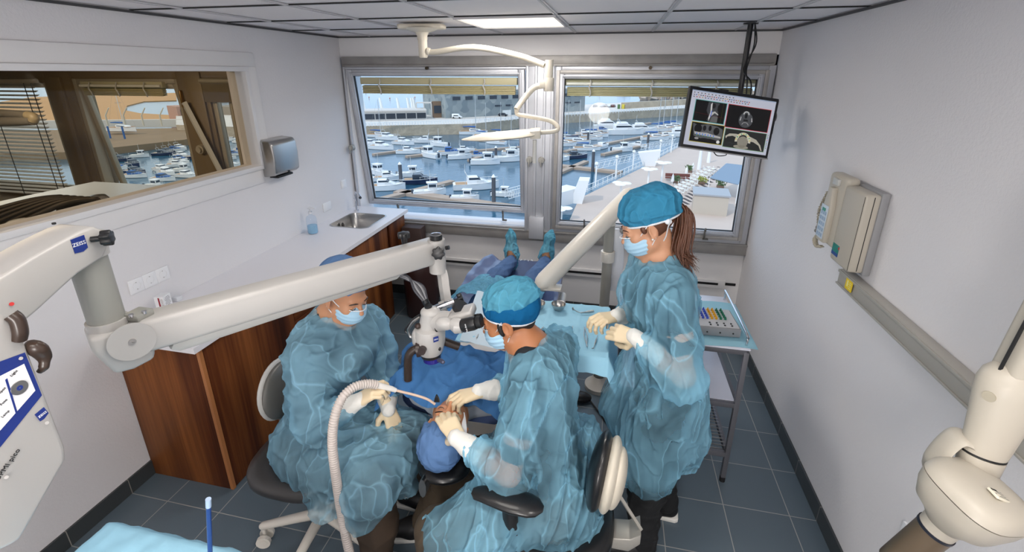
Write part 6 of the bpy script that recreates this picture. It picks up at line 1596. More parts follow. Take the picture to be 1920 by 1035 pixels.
# --- operating microscope
def scope():
    mw_ = M('microscope white lacquer', (184, 181, 178), .3); mg = M('microscope grey column', (150, 150, 144), .4)
    t = thing('surgical_microscope', 'white surgical microscope on a long suspension arm reaching in from the left', 'microscope', (-1.5, .3, 0))
    xp = -1.22
    poly = [(-60, 556), (0, 520), (60, 483), (110, 455), (150, 434), (176, 424), (200, 434), (206, 456), (196, 482), (148, 513), (117, 541), (77, 578), (34, 615), (-30, 668), (-80, 700)]
    pl = [W(a, b, x=xp) for a, b in poly]; O = Vector((xp - .055, 0, 0))
    G().prism([(p.y, p.z) for p in pl], O, (0, 1, 0), (0, 0, 1), .11, bev=.008, seg=3).build('carrier_arm', mw_, t)
    # stand: column going down out of view, kept behind the frame edge
    G().tube(spline([W(-60, 640, x=xp - .05), (xp - .06, .42, 1.35), (xp - .10, .05, 1.15), (xp - .12, -.28, .7), (xp - .12, -.32, .12)], 6), .06, n=20).build('stand_column', mg, t)
    G().box((xp - .12, -.34, .06), (.6, .6, .08), bev=.03).build('stand_base', mw_, t)
    # logo
    c = W(148, 458, x=xp + .001); dy, dz = (W(156, 458, x=xp) - W(148, 458, x=xp)).y, .0
    G().prism([(-.014, .016), (.016, .018), (.016, -.014), (.004, -.02), (-.014, -.018)], c, (0, 1, 0), (0, 0, 1), .0015).build('logo_plate', M('logo blue', (32, 52, 128), .4), t)
    text('logo_letters', 'ZEISS', .0125, c + Vector((.0012, 0, .001)), (0, 1, 0), (0, 0, 1), m_white, t)
    G().cyl(W(101, 419, x=xp - .05) + Vector((0, 0, -.002)), W(101, 419, x=xp - .05) + Vector((0, 0, .002)), .004, n=12).build('screw', m_rub, t)
    # knob at the end of the carrier arm
    def star(c, ax, r, h, name='star_knob', n=6):
        F = frame(ax); g = G(); pr = [(r * (1 + .12 * math.cos(n * a)) * math.cos(a), r * (1 + .12 * math.cos(n * a)) * math.sin(a)) for a in [2 * PI * k / 48 for k in range(48)]]
        g.prism(pr, Vector(c) + Vector(ax).normalized() * h * .5, F.col[0], F.col[1], h, bev=.003); g.cyl(Vector(c) - Vector(ax).normalized() * h * .9, Vector(c), r * .4, n=14)
        return g.build(name, m_bplast, t)
    k = W(187, 447, x=xp + .02); star(W(190, 447, x=xp + .018), (.8, .55, 0), .018, .022)
    # column
    ct = W(168, 497, x=xp - .055); cb = Vector((ct.x, ct.y, 0)); cb = Vector((ct.x, ct.y, W(205, 598, y=ct.y).z))
    ct = Vector((ct.x - .0, ct.y, ct.z + .06))
    G().cyl(cb, ct, .040, n=36).build('grey_column', mg, t); G().cyl(ct - Vector((0, 0, .035)), ct + Vector((0, 0, .02)), .046, .05, n=36).build('column_collar', mw_, t)
    # knuckle under the column
    B = W(812, 470, y=1.73); A = Vector((cb.x + .035, cb.y + .015, cb.z - .055))
    U = (B - A); Uh = Vector((U.x, U.y, 0)).normalized(); Nh = Vector((Uh.y, -Uh.x, 0))   # towards the viewer
    G().cyl(cb - Vector((0, 0, .022)), cb, .0455, n=36).build('column_foot', mw_, t)
    G().prism([(-.048, .0), (.048, .0), (.052, -.03), (.075, -.085), (.068, -.115), (.02, -.125), (-.02, -.12), (-.048, -.04)], cb - Vector((0, 0, .02)), Uh, (0, 0, 1), .105, bev=.012, seg=3).build('knuckle_housing', mw_, t)
    # spring arm
    Ln = U.length; Ud = U.normalized(); V = Nh.cross(Ud).normalized(); V = V if V.z > 0 else -V
    G().prism([(-.035, -.035), (-.02, .03), (.03, .045), (Ln * .5, .046), (Ln - .06, .05), (Ln + .0, .052), (Ln + .035, .04), (Ln + .035, -.045), (Ln - .04, -.05), (Ln * .5, -.05), (.04, -.05)], A, Ud, V, .088, bev=.014, seg=3).build('spring_arm', mw_, t)
    G().prism([(.09, -.04), (Ln - .17, -.04), (Ln - .20, -.066), (.10, -.08), (.075, -.066)], A, Ud, V, .066, bev=.01).build('lower_cover', M('microscope lower cover', (172, 171, 168), .35), t)
    G().cyl(A + Nh * .045 + Ud * .0, A + Nh * .0475 + Ud * .0, .052, n=36).build('pivot_disc', mw_, t)
    G().cyl(A + Nh * .047 + Ud * .0, A + Nh * .0495, .0085, n=18).box(A + Nh * .0498, (.014, .002, .002)).build('pivot_screw', m_steel, t)
    G().box(A + Ud * .03 + V * .052, (.05, .05, .02), bev=.005).build('pivot_cap', mg, t)
    for d_ in (.012, .04): G().cyl(A + Ud * d_ + V * .058 + Nh * .02, A + Ud * d_ + V * .066 + Nh * .02, .006, n=12).build('bolt', m_chrome, t)
    # right end fittings
    e = A + Ud * Ln
    kn = W(758, 452, y=1.66); star(kn + Vector((0, 0, .015)), (0, 0, 1), .024, .022); G().cyl(kn - Vector((0, 0, .03)), kn + Vector((0, 0, .02)), .010, .013, n=14).build('knob_stem', m_bplast, t)
    ec = W(818, 452, y=1.72); G().cyl(Vector((ec.x, ec.y, ec.z - .14)), Vector((ec.x, ec.y, ec.z + .008)), .036, n=30).build('end_cylinder', mw_, t)
    G().cyl(Vector((ec.x, ec.y, ec.z + .006)), Vector((ec.x, ec.y, ec.z + .03)), .026, n=30).build('end_cap', m_bplast, t); G().lathe([(.026, .03), (.019, .031), (.017, .022), (.001, .022)], ec, n=24).build('cap_ring', m_chrome, t)
    star(W(824, 472, y=1.68) + Vector((0, -.01, 0)), (.25, -1, .1), .0255, .02, n=7)
    G().cyl(W(801, 476, y=1.685), W(801, 476, y=1.675), .007, n=14).build('side_screw', m_steel, t)
    G().cyl(W(836, 465, y=1.70), W(842, 464, y=1.70), .009, n=14).build('side_pin', m_bplast, t)
    # drop bar
    d0, d1, d2, d3 = W(815, 497, y=1.72), W(828, 510, y=1.72), W(833, 540, y=1.71), W(838, 572, y=1.70)
    G().tube(spline([d0 + Vector((-.01, 0, .02)), d0, d1, d2, d3], 5), .026, n=4, flat=(1, .55)).build('drop_bar', mw_, t, smooth=30)
    # horizontal carrier + knob
    h0, h1 = W(812, 582, y=1.66), W(852, 566, y=1.70)
    G().cyl(h0, h1, .019, n=24).build('carrier_tube', m_chrome, t); star(h1 + (h1 - h0).normalized() * .018, (h1 - h0), .0265, .022, n=7)
    G().cyl(W(826, 577, y=1.68), W(836, 573, y=1.69), .026, n=24).build('carrier_ring', mw_, t)
    # optics body
    S = lambda px, py, y=1.55: W(px, py, y=y)
    bc = S(806, 632); 
    G().lathe([(.001, -.072), (.045, -.072), (.052, -.06), (.062, -.02), (.064, .02), (.058, .045), (.04, .056), (.001, .058)], bc, (0, 0, 1), 40).box(bc + Vector((-.012, .0, .0)), (.115, .10, .10), bev=.035, seg=4).build('optics_body', mw_, t)
    G().cyl(bc - Vector((0, 0, .07)), bc - Vector((0, 0, .086)), .046, .042, n=32).build('lens_ring', m_bplast, t)
    G().cyl(bc - Vector((-.004, 0, .086)), bc - Vector((-.004, 0, .108)), .037, n=32).build('objective_filter', M('violet blue filter glass', (44, 40, 130), .15), t, label='violet blue objective ring')
    G().cyl(bc + Vector((.03, -.01, -.092)), bc + Vector((.062, -.03, -.09)), .009, n=14).ell(bc + Vector((.064, -.031, -.09)), .008).build('lens_pin', M('grey blue pin', (96, 98, 120), .3, .5), t)
    G().cyl(bc + Vector((.0, 0, .05)), bc + Vector((.01, 0, .115)), .042, .036, n=30).ell(bc + Vector((.01, 0, .115)), (.042, .036, .025)).build('neck_housing', mw_, t)
    kt = S(804, 585); G().cyl(kt - Vector((0, 0, .02)), kt + Vector((0, 0, .03)), .0155, n=22).build('top_knob', m_bplast, t)
    g = G(); e0 = S(812, 603); e1 = S(848, 600, 1.54); g.tube([e0, e0.lerp(e1, .3), e0.lerp(e1, .6), e1], [.034, .040, .040, .034], n=28).build('tilt_drum', mw_, t)
    G().tube([S(821, 604), S(822.5, 604)], .0412, n=28).build('drum_seam', m_rub, t)
    G().ell(S(834, 607, 1.50), (.038, .024, .026), rot=(0, .1, .1)).build('binocular_link', mw_, t)
    G().cyl(S(862, 581, 1.58), S(867, 574, 1.58), .036, n=30).build('focus_wheel', m_bplast, t)
    bt = S(866, 588, 1.56); G().box(bt, (.11, .085, .036), rot=(0, -.35, .1), bev=.012, seg=3).build('binocular_top', mw_, t)
    text('tube_lettering', 'f 170', .011, bt + Vector((.02, -.0435, .0)), (1, .1, .35), (-.35, 0, 1), m_rub, t)
    ep = S(855, 610, 1.50); G().tube([S(850, 606, 1.51), S(858, 611, 1.50), S(868, 612, 1.50)], [.026, .032, .026], n=26).build('binocular_tube', mw_, t)
    for k, y in enumerate((1.49, 1.56)):
        a, b = S(866, 611 - 5 * k, y), S(893, 605 - 5 * k, y)
        G().tube([a, a.lerp(b, .1), a.lerp(b, .8), b], [.022, .027, .027, .024], n=28).build('eyepiece', m_bplast, t)
        G().tube([b, b + (b - a) * .12, b + (b - a) * .36], [.020, .024, .0215], n=24).build('eyecup', m_rub, t)
        if k == 0: text('eyepiece_print', 'Push Zeiss', .008, a.lerp(b, .45) + Vector((0, -.0275, .0)), (-.25, 0, 1), (-1, 0, -.2), m_white, t, ext=.0008)
    c = bc + Vector((.048, -.052, .028)); G().box(c, (.022, .003, .022), rot=(0, 0, .8), bev=.0005).build('logo_plate', M('logo blue'), t)
    text('logo_letters', 'ZEISS', .0075, c + Vector((.0012, -.0019, 0)), (.7, .7, 0), (0, 0, 1), m_white, t)
    G().cyl(bc + Vector((-.005, -.05, -.018)), bc + Vector((-.002, -.085, -.014)), .014, .016, n=20).build('zoom_knob', M('dark brown knob', (50, 36, 32), .35), t)
    G().ell(bc + Vector((-.035, -.03, .065)), (.014, .014, .012)).build('small_knob', M('dark brown knob'), t)
    G().ell(bc + Vector((.052, -.03, -.03)), (.006, .006, .009)).build('side_button', m_bplast, t)
    text('body_lettering', 'OPMI pico', .011, bc + Vector((-.028, -.0605, -.046)), (1, .05, 0), (0, 0, 1), m_rub, t)
    # handles wrapped in clear film
    h = spline([S(792, 652, 1.50), S(776, 656, 1.49), S(766, 668, 1.48), S(765, 690, 1.48), S(765, 712, 1.48)], 6)
    hn = G().tube(h, .0165, n=18).build('left_handle', M('dark brown grip', (58, 44, 36), .3), t); G().tube(h[2:], [.0215 + .002 * math.sin(i * 2.1) for i in range(len(h) - 2)], n=12).build('handle_wrap', m_wrap, hn)
    G().cyl(S(788, 655, 1.50), S(781, 656, 1.495), .030, n=24).build('handle_wheel', M('dark brown knob'), t)
    h = [S(832, 640, 1.60), S(846, 645, 1.61), S(860, 650, 1.62)]; hn = G().tube(h, .017, n=16).build('right_handle', M('dark brown grip'), t); G().tube(h, [.021, .024, .022], n=10).build('handle_wrap', m_wrap, hn)
    for k in range(5):
        o = .010 * (k - 2)
        G().tube(spline([W(748, 512 + k * 1.5, y=1.60), W(768, 522 + k, y=1.60), W(785, 540, y=1.60) + Vector((o * .5, o, 0)), W(797, 563, y=1.58) + Vector((o * .3, o * .3, 0))], 6), .0055, n=8).build('cable', M('grey cable', (136, 136, 140), .35) if k % 2 else M('dark grey cable', (64, 64, 70), .4), t)
    G().cyl(W(796, 562, y=1.58), W(801, 571, y=1.58), .014, n=14).build('cable_plug', m_bplast, t)
    for k in range(2): G().tube(spline([S(788, 590 + 4 * k), S(776, 598 + 4 * k), S(764 + 5 * k, 612), S(760 + 6 * k, 620), S(770, 628 + 3 * k), S(778, 632)], 6), .005 + .002 * k, n=8).build('side_hose', m_steel if k else m_bplast, t)
    # control box with keypad in the lower left
    xq = -1.0
    px_ = [(-90, 520), (10, 590), (36, 606), (125, 838), (127, 862), (40, 1014), (20, 1024), (-120, 1090)]
    pts = [W(a, b, x=xq) for a, b in px_]
    G().prism([(p.y, p.z) for p in pts], (xq - .06, 0, 0), (0, 1, 0), (0, 0, 1), .12, bev=.01, seg=3).build('control_box', mw_, t)
    def flat(pxs, d, m, nm, rough=0):
        P = [W(a, b, x=xq + .0005) for a, b in pxs]; return G().prism([(p.y, p.z) for p in P], (xq + d, 0, 0), (0, 1, 0), (0, 0, 1), .0012).build(nm, m, t, smooth=0)
    m_lb = M('logo blue')
    flat([(-60, 700), (46, 661), (78, 741), (0, 838), (-60, 900)], .001, m_lb, 'keypad_frame')
    flat([(-60, 735), (44, 682), (65, 732), (0, 806), (-60, 862)], .0016, m_white, 'keypad')
    for q in (([(8, 712), (12, 709), (32, 775), (29, 778)]),): flat(q, .002, m_lb, 'keypad_line')
    c = W(36, 727, x=xq + .002); F = Matrix(((0, 1, 0), (0, 0, 1), (1, 0, 0)))
    G().lathe([(.001, .0015), (.0125, .0015), (.013, 0)], c, (1, 0, 0), 24).build('dial_button', m_steel, t); G().lathe([(.001, .002), (.0045, .002), (.005, 0)], c, (1, 0, 0), 20).build('dial_centre', m_lb, t)
    text('keypad_text', 'Light', .006, W(26, 700, x=xq + .0025), (0, 1, .45), (0, -.45, 1), m_rub, t)
    for k in range(3): text('keypad_text', ('Spot', 'Foto', 'Lamp')[k], .006, W(4 + 3 * k, 744 + 22 * k - 12, x=xq + .0025), (0, 1, .45), (0, -.45, 1), m_rub, t)
    c = W(79, 777, x=xq + .001); G().prism([(-.008, .009), (.008, .010), (.008, -.006), (-.002, -.01), (-.008, -.009)], c, (0, 1, .2), (0, -.2, 1), .0015).build('logo_plate', m_lb, t); text('logo_letters', 'ZEISS', .006, c + Vector((.0012, 0, 0)), (0, 1, .2), (0, -.2, 1), m_white, t)
    for q in ((39, 672), (88, 793), (12, 895)): G().cyl(W(*q, x=xq + .001), W(*q, x=xq + .003), .003, n=12).build('panel_screw', m_steel, t)
    text('panel_lettering', 'OPMI pico', .012, W(14, 872, x=xq + .0015), (0, 1, .75), (0, -.75, 1), m_rub, t)
    h = spline([W(52, 655, x=xq - .02), W(66, 652, x=xq), W(82, 668, x=xq), W(82, 688, x=xq), W(74, 697, x=xq - .01)], 5)
    G().tube(h, [.008, .010, .013, .015, .015, .015, .015, .015, .014, .013, .012, .011, .009, .008, .008, .008, .007, .006, .006, .005, .005][:len(h)], n=14, flat=(1, .7)).build('side_latch', M('dark brown grip'), t)
    G().tube(spline([W(20, 590, x=xq), W(32, 600, x=xq + .005), W(38, 622, x=xq + .005), W(36, 636, x=xq)], 5), .011, n=12).build('upper_latch', M('dark brown grip'), t)
    G().cyl(W(22, 570, x=xp + .0), W(22, 570, x=xp + .003), .004, n=12).build('red_dot', M('red dot'), t)
scope()
# --- suction hose, cannula
def suction():
    pts = [W(668, 1075, y=1.16), W(655, 1035, y=1.18), W(640, 960, y=1.20), W(628, 880, y=1.21), W(623, 830, y=1.22), W(627, 785, y=1.24), (W(641, 747, y=1.28)), W(664, 726, y=1.33), W(690, 720, y=1.375), W(708, 722, y=1.40)]
    pts = [Vector((-.86, 1.05, .03)), Vector((-.98, 1.10, .12))] + pts
    sp = spline(pts, 22); t = thing('suction_hose', 'white corrugated suction hose arching up to the assistant hand', 'hose', sp[0])
    L_ = 0; rs = []; dense = []
    for a, b in zip(sp, sp[1:]):
        d = (b - a).length; n = max(1, int(d / .0016))
        for k in range(n): dense.append(a.lerp(b, k / n)); 
    acc = 0; last = dense[0]
    for q in dense: acc += (q - last).length; last = q; rs.append(.0165 + .0022 * math.sin(acc / .0075 * 2 * PI * .75))
    G().tube(dense, rs, n=16).build('corrugated_tube', M('off white hose rubber', (200, 190, 184), .5), t, smooth=180)
    a, b, c = W(706, 722, y=1.40), W(734, 729, y=1.43), W(742, 732, y=1.44)
    G().tube([a, b, c], [.013, .011, .009], n=16).build('hand_piece', M('white handpiece plastic', (228, 224, 218), .35), t)
    tip = spline([c, W(775, 740, y=1.46), W(800, 748, y=1.47), W(816, 758, y=1.47)], 6)
    G().tube(tip, .0052, n=12).build('suction_tip', M('beige pink cannula', (214, 186, 166), .35), t)
suction()
# --- stools
def star_base(t, c, r, a0, mat, n=5, z=.10, cm=None):
    for k in range(n):
        a = a0 + 2 * PI * k / n; d = Vector((math.cos(a), math.sin(a), 0)); e = c + d * r
        ar = G().tube([Vector((c.x, c.y, z + .03)), c + d * r * .5 + Vector((0, 0, z + .012)), e + Vector((0, 0, z - .01)), e + d * .012 + Vector((0, 0, z - .014))], [.026, .022, .019, .012], n=14).build('base_arm', mat, t)
        cs = t; s = Vector((-d.y, d.x, 0))
        w = G().cyl(e + s * .016 + Vector((0, 0, .034)), e + s * .034 + Vector((0, 0, .034)), .033, n=24).cyl(e - s * .034 + Vector((0, 0, .034)), e - s * .016 + Vector((0, 0, .034)), .033, n=24).build('caster', cm or mat, t)
        G().cyl(e + s * .0345 + Vector((0, 0, .034)), e + s * .036 + Vector((0, 0, .034)), .020, n=18).cyl(e - s * .036 + Vector((0, 0, .034)), e - s * .0345 + Vector((0, 0, .034)), .020, n=18).cyl(e + Vector((0, 0, .05)), e + Vector((0, 0, z - .01)), .009, n=10).build('wheel_hub', mat, w)
    G().cyl((c.x, c.y, z - .01), (c.x, c.y, z + .07), .034, n=24).build('hub', mat, t)
def stools():
    mb = M('off white base enamel', (222, 216, 206), .35)
    c = Vector((-1.27, 1.47, 0)); t = thing('dental_stool', 'wheeled stool with charcoal seat and white base under the seated assistant', 'stool', c)
    star_base(t, c, .285, math.radians(200), mb, z=.12)
    G().cyl((c.x, c.y, .15), (c.x, c.y, .44), .024, n=20).build('gas_column', m_steel, t)
    G().box((c.x, c.y, .45), (.2, .16, .03), bev=.01).build('mechanism', m_bplast, t)
    g = G(); m_ch = M('charcoal leatherette', (58, 56, 56), .35, coat=.2)
    g.surf(lambda u, v: (c.x + .22 * (abs(2 * u - 1) ** .8) * (1 if u > .5 else -1) , c.y, 0), 1, 1) if False else None
    N_ = 30
    for zz, sc in ((.462, .80), (.468, .93), (.485, 1.0), (.51, 1.0), (.528, .94), (.536, .8), (.53, .5), (.525, .2)):
        for k in range(N_ * 2):
            a = 2 * PI * k / (N_ * 2); x = math.cos(a); y = math.sin(a); rr_ = 1 / (abs(x) ** 2.8 + abs(y) ** 2.8) ** (1 / 2.8)
            g.v.append(Vector((c.x - .02 + .23 * x * rr_ * sc, c.y - .01 + .22 * y * rr_ * sc, zz + .015 * max(0, -x) ** 2 - .012 * max(0, x))))
    n2 = N_ * 2
    for j in range(7):
        for k in range(n2): g.f.append((j * n2 + k, j * n2 + (k + 1) % n2, (j + 1) * n2 + (k + 1) % n2, (j + 1) * n2 + k))
    g.f.append(tuple(reversed(range(n2)))); g.f.append(tuple(7 * n2 + k for k in range(n2)))
    g.build('seat', m_ch, t, smooth=60)
    bk = W(526, 728, z=.80); R = Matrix.Rotation(-.12, 3, 'Y') @ Matrix.Rotation(.15, 3, 'Z')
    G().ell(bk + Vector((.012, 0, 0)), (.034, .15, .125), rot=R).build('backrest', M('grey leatherette', (92, 90, 86), .35), t)
    G().ell(bk + Vector((-.010, 0, 0)), (.026, .158, .133), rot=R).build('backrest_shell', M('pale grey shell', (188, 186, 182), .4), t)
    G().tube(spline([bk + Vector((-.02, 0, -.09)), bk + Vector((-.03, 0, -.2)), Vector((c.x - .17, c.y, .46)), Vector((c.x - .05, c.y, .45))], 6), .012, n=10).build('back_bar', m_steel, t)
    for px, py in ((540, 888), (584, 918)):
        q = W(px, py, z=.36); e = Vector((c.x - .08, c.y - .05, .44))
        lv = G().tube([e, q.lerp(e, .35), q], .006, n=8).build('lever_rod', m_bplast, t); G().ell(q, (.042, .017, .010), rot=(0, .25, .9 if px < 560 else .6)).build('lever_paddle', M('dark lever paddle', (44, 40, 36), .4), lv)
    # dentist stool
    c = Vector((-.13, 1.42, 0)); t = thing('dental_stool', 'wheeled stool with black seat, armrest and cream backrest shell under the dentist', 'stool', c)
    star_base(t, c, .285, math.radians(55), mb, z=.12)
    G().cyl((c.x, c.y, .15), (c.x, c.y, .44), .024, n=20).build('gas_column', m_steel, t)
    g = G()
    for zz, sc in ((.448, .80), (.452, .93), (.47, 1.0), (.50, 1.0), (.520, .94), (.528, .8), (.524, .5), (.52, .2)):
        for k in range(n2):
            a = 2 * PI * k / n2; x = math.cos(a); y = math.sin(a); rr_ = 1 / (abs(x) ** 2.6 + abs(y) ** 2.6) ** (1 / 2.6)
            g.v.append(Vector((c.x + .24 * x * rr_ * sc, c.y + .22 * y * rr_ * sc, zz)))
    for j in range(7):
        for k in range(n2): g.f.append((j * n2 + k, j * n2 + (k + 1) % n2, (j + 1) * n2 + (k + 1) % n2, (j + 1) * n2 + k))
    g.f.append(tuple(reversed(range(n2)))); g.f.append(tuple(7 * n2 + k for k in range(n2)))
    g.build('seat', m_blk, t, smooth=60)
    G().ell((c.x, c.y, .452), (.245, .225, .018)).build('seat_shell', M('pale grey shell'), t)
    bk = W(1138, 884, z=.80); R = Matrix.Rotation(.10, 3, 'Y') @ Matrix.Rotation(-.12, 3, 'Z')
    G().ell(bk + Vector((-.026, 0, 0)), (.042, .135, .150), rot=R, n=22, m=32).build('backrest', m_blk, t)
    m_shell = M('cream shell plastic', (206, 198, 182), .38)
    G().ell(bk + Vector((.012, -.005, -.004)), (.036, .128, .143), rot=R, n=22, m=32).build('backrest_shell', m_shell, t)
    G().ell(bk + Vector((.036, -.01, -.012)), (.034, .095, .122), rot=R, n=22, m=32).build('shell_bulge', m_shell, t)
    G().prism([(-.05, -.01), (.10, -.01), (.14, .04), (.14, .09), (.10, .055), (-.05, .03)], (c.x + .20, c.y, .43), (1, 0, 0), (0, 0, 1), .09, bev=.004).build('back_bracket', M('pale bracket metal', (176, 172, 164), .4, .4), t)
    G().tube([(bk.x + .03, c.y - .02, bk.z - .09), (c.x + .34, c.y - .02, .52), (c.x + .30, c.y - .02, .45)], .008, n=4).build('back_bar', M('pale bracket metal'), t)
    a, b = W(893, 922, z=.80), W(1008, 952, z=.80); mid = (a + b) / 2; Ud = (b - a).normalized()
    pts = [a + Vector((0, 0, -.004)), a.lerp(b, .12), a.lerp(b, .35), a.lerp(b, .6), a.lerp(b, .88), b]
    G().tube([a - Ud * .015] + pts + [b + Ud * .02], [.012, .028, .034, .042, .05, .046, .036, .012], n=24, flat=(1, .42) if abs(frame(Ud).col[0].z) < .5 else (.42, 1)).build('armrest', m_blk, t)
    s = a.lerp(b, .55) - Vector((0, 0, .01)); G().tube(spline([s, s + Vector((.01, -.01, -.12)), s + Vector((.03, .03, -.24)), Vector((c.x - .02, c.y - .12, .44))], 6), [.028] * 19, n=12, flat=(1, .6)).build('armrest_post', M('black knob plastic'), t)
    G().box((c.x, c.y, .44), (.22, .18, .03), bev=.01).build('mechanism', m_bplast, t)
stools()
# --- foot control cable, small things on the floor by the unit
def floor_bits():
    t = thing('foot_control', 'black foot control with a cable on the floor beyond the dentist', 'foot control', W(1085, 745, z=0))
    q = W(1085, 750, z=.0); G().ell(q + Vector((0, 0, .03)), (.09, .05, .035)).build('pedal', m_bplast, t)
    G().tube(spline([q + Vector((.07, 0, .02)), W(1125, 775, z=.01), W(1140, 790, z=.01), W(1150, 740, z=.01), W(1128, 742, z=.01)], 8), .006, n=8).build('cable', m_rub, t)
    cc = W(1098, 828, z=.08)
    g = G()
    for k in range(3): g.tube([cc + Vector((.055 * math.cos(a) + .005 * k, .055 * math.sin(a) + .004 * k, -.07 + .007 * k)) for a in [2 * PI * i / 28 for i in range(28)]], .004, n=6, closed=True)
    g.build('coiled_cable', m_rub, label='coil of thin black cable on the floor behind the dentist stool', cat='cable')
    q = W(1101, 843, z=0); t = thing('foot_switch', 'black foot switch with a yellow button behind the cream stool back', 'foot switch', q)
    G().box(q + Vector((0, 0, .02)), (.09, .07, .04), bev=.012).build('housing', m_bplast, t); G().ell(q + Vector((0, 0, .045)), (.018, .018, .014)).build('yellow_button', M('yellow button', (222, 204, 60), .4), t)
    # blue covered side table and its cannula
    t = thing('side_table', 'small table under a light blue cloth in the lower left corner', 'table', (-1.1, .45, 0))
    G().bx(-1.44, -.66, .10, .765, .86, .885, bev=.01).build('table_top', m_white, t)
    for x in (-1.38, -.72):
        for y in (.16, .68): G().cyl((x, y, 0), (x, y, .86), .015, n=12).build('leg', m_steel, t)
    def fn(u, v):
        x = -1.50 + .90 * u; y = .04 + .77 * v; z = .890
        ex = max(0, -1.44 - x, x + .66); ey = max(0, y - .77, .10 - y); e = math.hypot(ex, ey)
        z += .004 * abs(noise1(x * 7, y * 8, 2)) + .003 * math.exp(-((u * 4 % 1 - .5) / .05) ** 2) - 1.4 * e - .004 * math.sin((x + y) * 60) * min(1, e * 30)
        return (x, y, z)
    G().surf(fn, 70, 60, .0012).build('table_cloth', M('light blue paper drape'), label='light blue cloth covering the small table in the lower left corner', cat='cloth', smooth=70)
    a = W(384, 1026, y=.72); b = W(391, 950, y=.72); a.z = .893
    t = thing('suction_cannula', 'dark blue suction tube with a clear tip standing at the blue table', 'suction tube', a)
    G().cyl(a, b, .006, n=14).build('tube', M('dark blue straw', (28, 62, 132), .35), t); G().cyl(b, b + (b - a).normalized() * .028, .0068, n=14).build('tip', M('pale blue clear tip', (180, 200, 226), .2), t)
floor_bits()
# ================================================================ people
m_gown = cloth_mat('light blue non-woven gown', (150, 208, 234), .26, .66, 6, .7)
m_gown2 = cloth_mat('pale blue gown', (160, 210, 234), .32, .72, 6, .7)
m_capm = cloth_mat('teal blue cap crown', (100, 180, 210), .7, .95, 14, .5)
m_capb = cloth_mat('deep blue cap band', (22, 104, 158), 1, 1, 16, .3)
m_capp = cloth_mat('dusty blue cap', (104, 140, 190), 1, 1, 15, .35)
m_boot = cloth_mat('pale teal shoe cover', (104, 178, 204), .72, .95, 24, .6)
m_mask = M('pale blue face mask', (168, 206, 230), .75, bump=(200, .2, .001)); m_tie = M('white elastic', (232, 234, 238), .7); m_btie = M('pale blue tie', (140, 200, 226), .8)
m_glove = M('cream latex glove', (226, 206, 172), .5, bump=(45, .25, .002), sss=.1)
m_glovew = M('white glove cuff', (228, 226, 220), .6, bump=(30, .3, .003))
def skin(n, rgb): return M(n, rgb, .45, var=(14, .08), sss=.12)
m_hair = M('dark brown hair', (46, 30, 22), .5, var=(60, .4)); m_hairn = M('chestnut brown hair', (92, 56, 38), .4, var=(40, .35))
def limbs(S, pts, rs, k=.03, dr=0): S.path([vec(*p) for p in pts], [r + dr for r in rs], k)
def lerp(a, b, t): return vec(*a) + (vec(*b) - vec(*a)) * t

def torso(S, B, dr=0, w=1.):
    """B: pelvis, chest, neck, shoulders sl sr, hips hl hr, front direction f"""
    f = unit(B['f'])
    S.cap(B['hl'], .095 + dr, B['hr'], .095 + dr, .05)
    S.cap(B['pelvis'], (.135 + dr) * w, lerp(B['pelvis'], B['chest'], .55), (.125 + dr) * w, .06, sq=(f, .80))
    S.cap(lerp(B['pelvis'], B['chest'], .55), (.125 + dr) * w, B['chest'], (.155 + dr) * w, .06, sq=(f, .74))
    S.cap(lerp(B['chest'], B['neck'], .35), (.14 + dr) * w, lerp(B['chest'], B['neck'], .55), (.12 + dr) * w, .06, sq=(f, .70))
    S.cap(lerp(B['sl'], B['sr'], .12), .066 + dr, lerp(B['sl'], B['sr'], .88), .066 + dr, .06)
    S.cap(lerp(B['sl'], B['sr'], .28), .062 + dr, B['neck'], .056 + dr * .6, .06); S.cap(lerp(B['sl'], B['sr'], .72), .062 + dr, B['neck'], .056 + dr * .6, .06)
    if B.get('bust'):
        for t in (.3, .7): S.ell(lerp(B['sl'], B['sr'], t) * .5 + vec(*B['chest']) * .5 + f * .075 - vec(0, 0, .02), (.07 + dr,) * 3, k=.05)
def arm(S, sh, el, wr, dr=0): limbs(S, [sh, lerp(sh, el, .5), el, lerp(el, wr, .35), wr], [.054, .047, .040, .041, .027], .03, dr)
def leg(S, hp, kn, an, dr=0): limbs(S, [hp, lerp(hp, kn, .5), kn, lerp(kn, an, .35), an], [.088, .076, .058, .056, .040], .04, dr)
def foot(S, an, d, dr=0):
    d = unit(d); a = vec(*an)
    S.path([a - vec(0, 0, .02), a + d * .06 + vec(0, 0, -.045), a + d * .15 + vec(0, 0, -.058)], [.038 + dr, .036 + dr, .028 + dr], .03); S.cap(a - d * .03 - vec(0, 0, .045), .034 + dr, a + d * .05 - vec(0, 0, .055), .032 + dr, .03)
def shoe(t, an, d, sole=True, m=None):
    d = unit(d); a = vec(*an); S = SD(); foot(S, an, d, .008); S.plane(a + vec(0, 0, -.082) , (0, 0, -1))
    a2 = a; sd_build(S, 'shoe', .004, m or M('black shoe leather', (18, 18, 20), .5), t, keep=lambda V: V[:, 2] < a2[2] + .03)
    if sole:
        U = Vector(d); g = G(); pr = [(-.075, -.028), (-.06, -.038), (.05, -.042), (.13, -.044), (.172, -.03), (.185, 0), (.172, .03), (.13, .044), (.05, .042), (-.06, .038), (-.075, .028)]
        g.prism(pr, (a[0], a[1], .014), U, (-U.y, U.x, 0), .026, bev=.005).build('sole', M('white shoe sole', (224, 222, 216), .6), t)
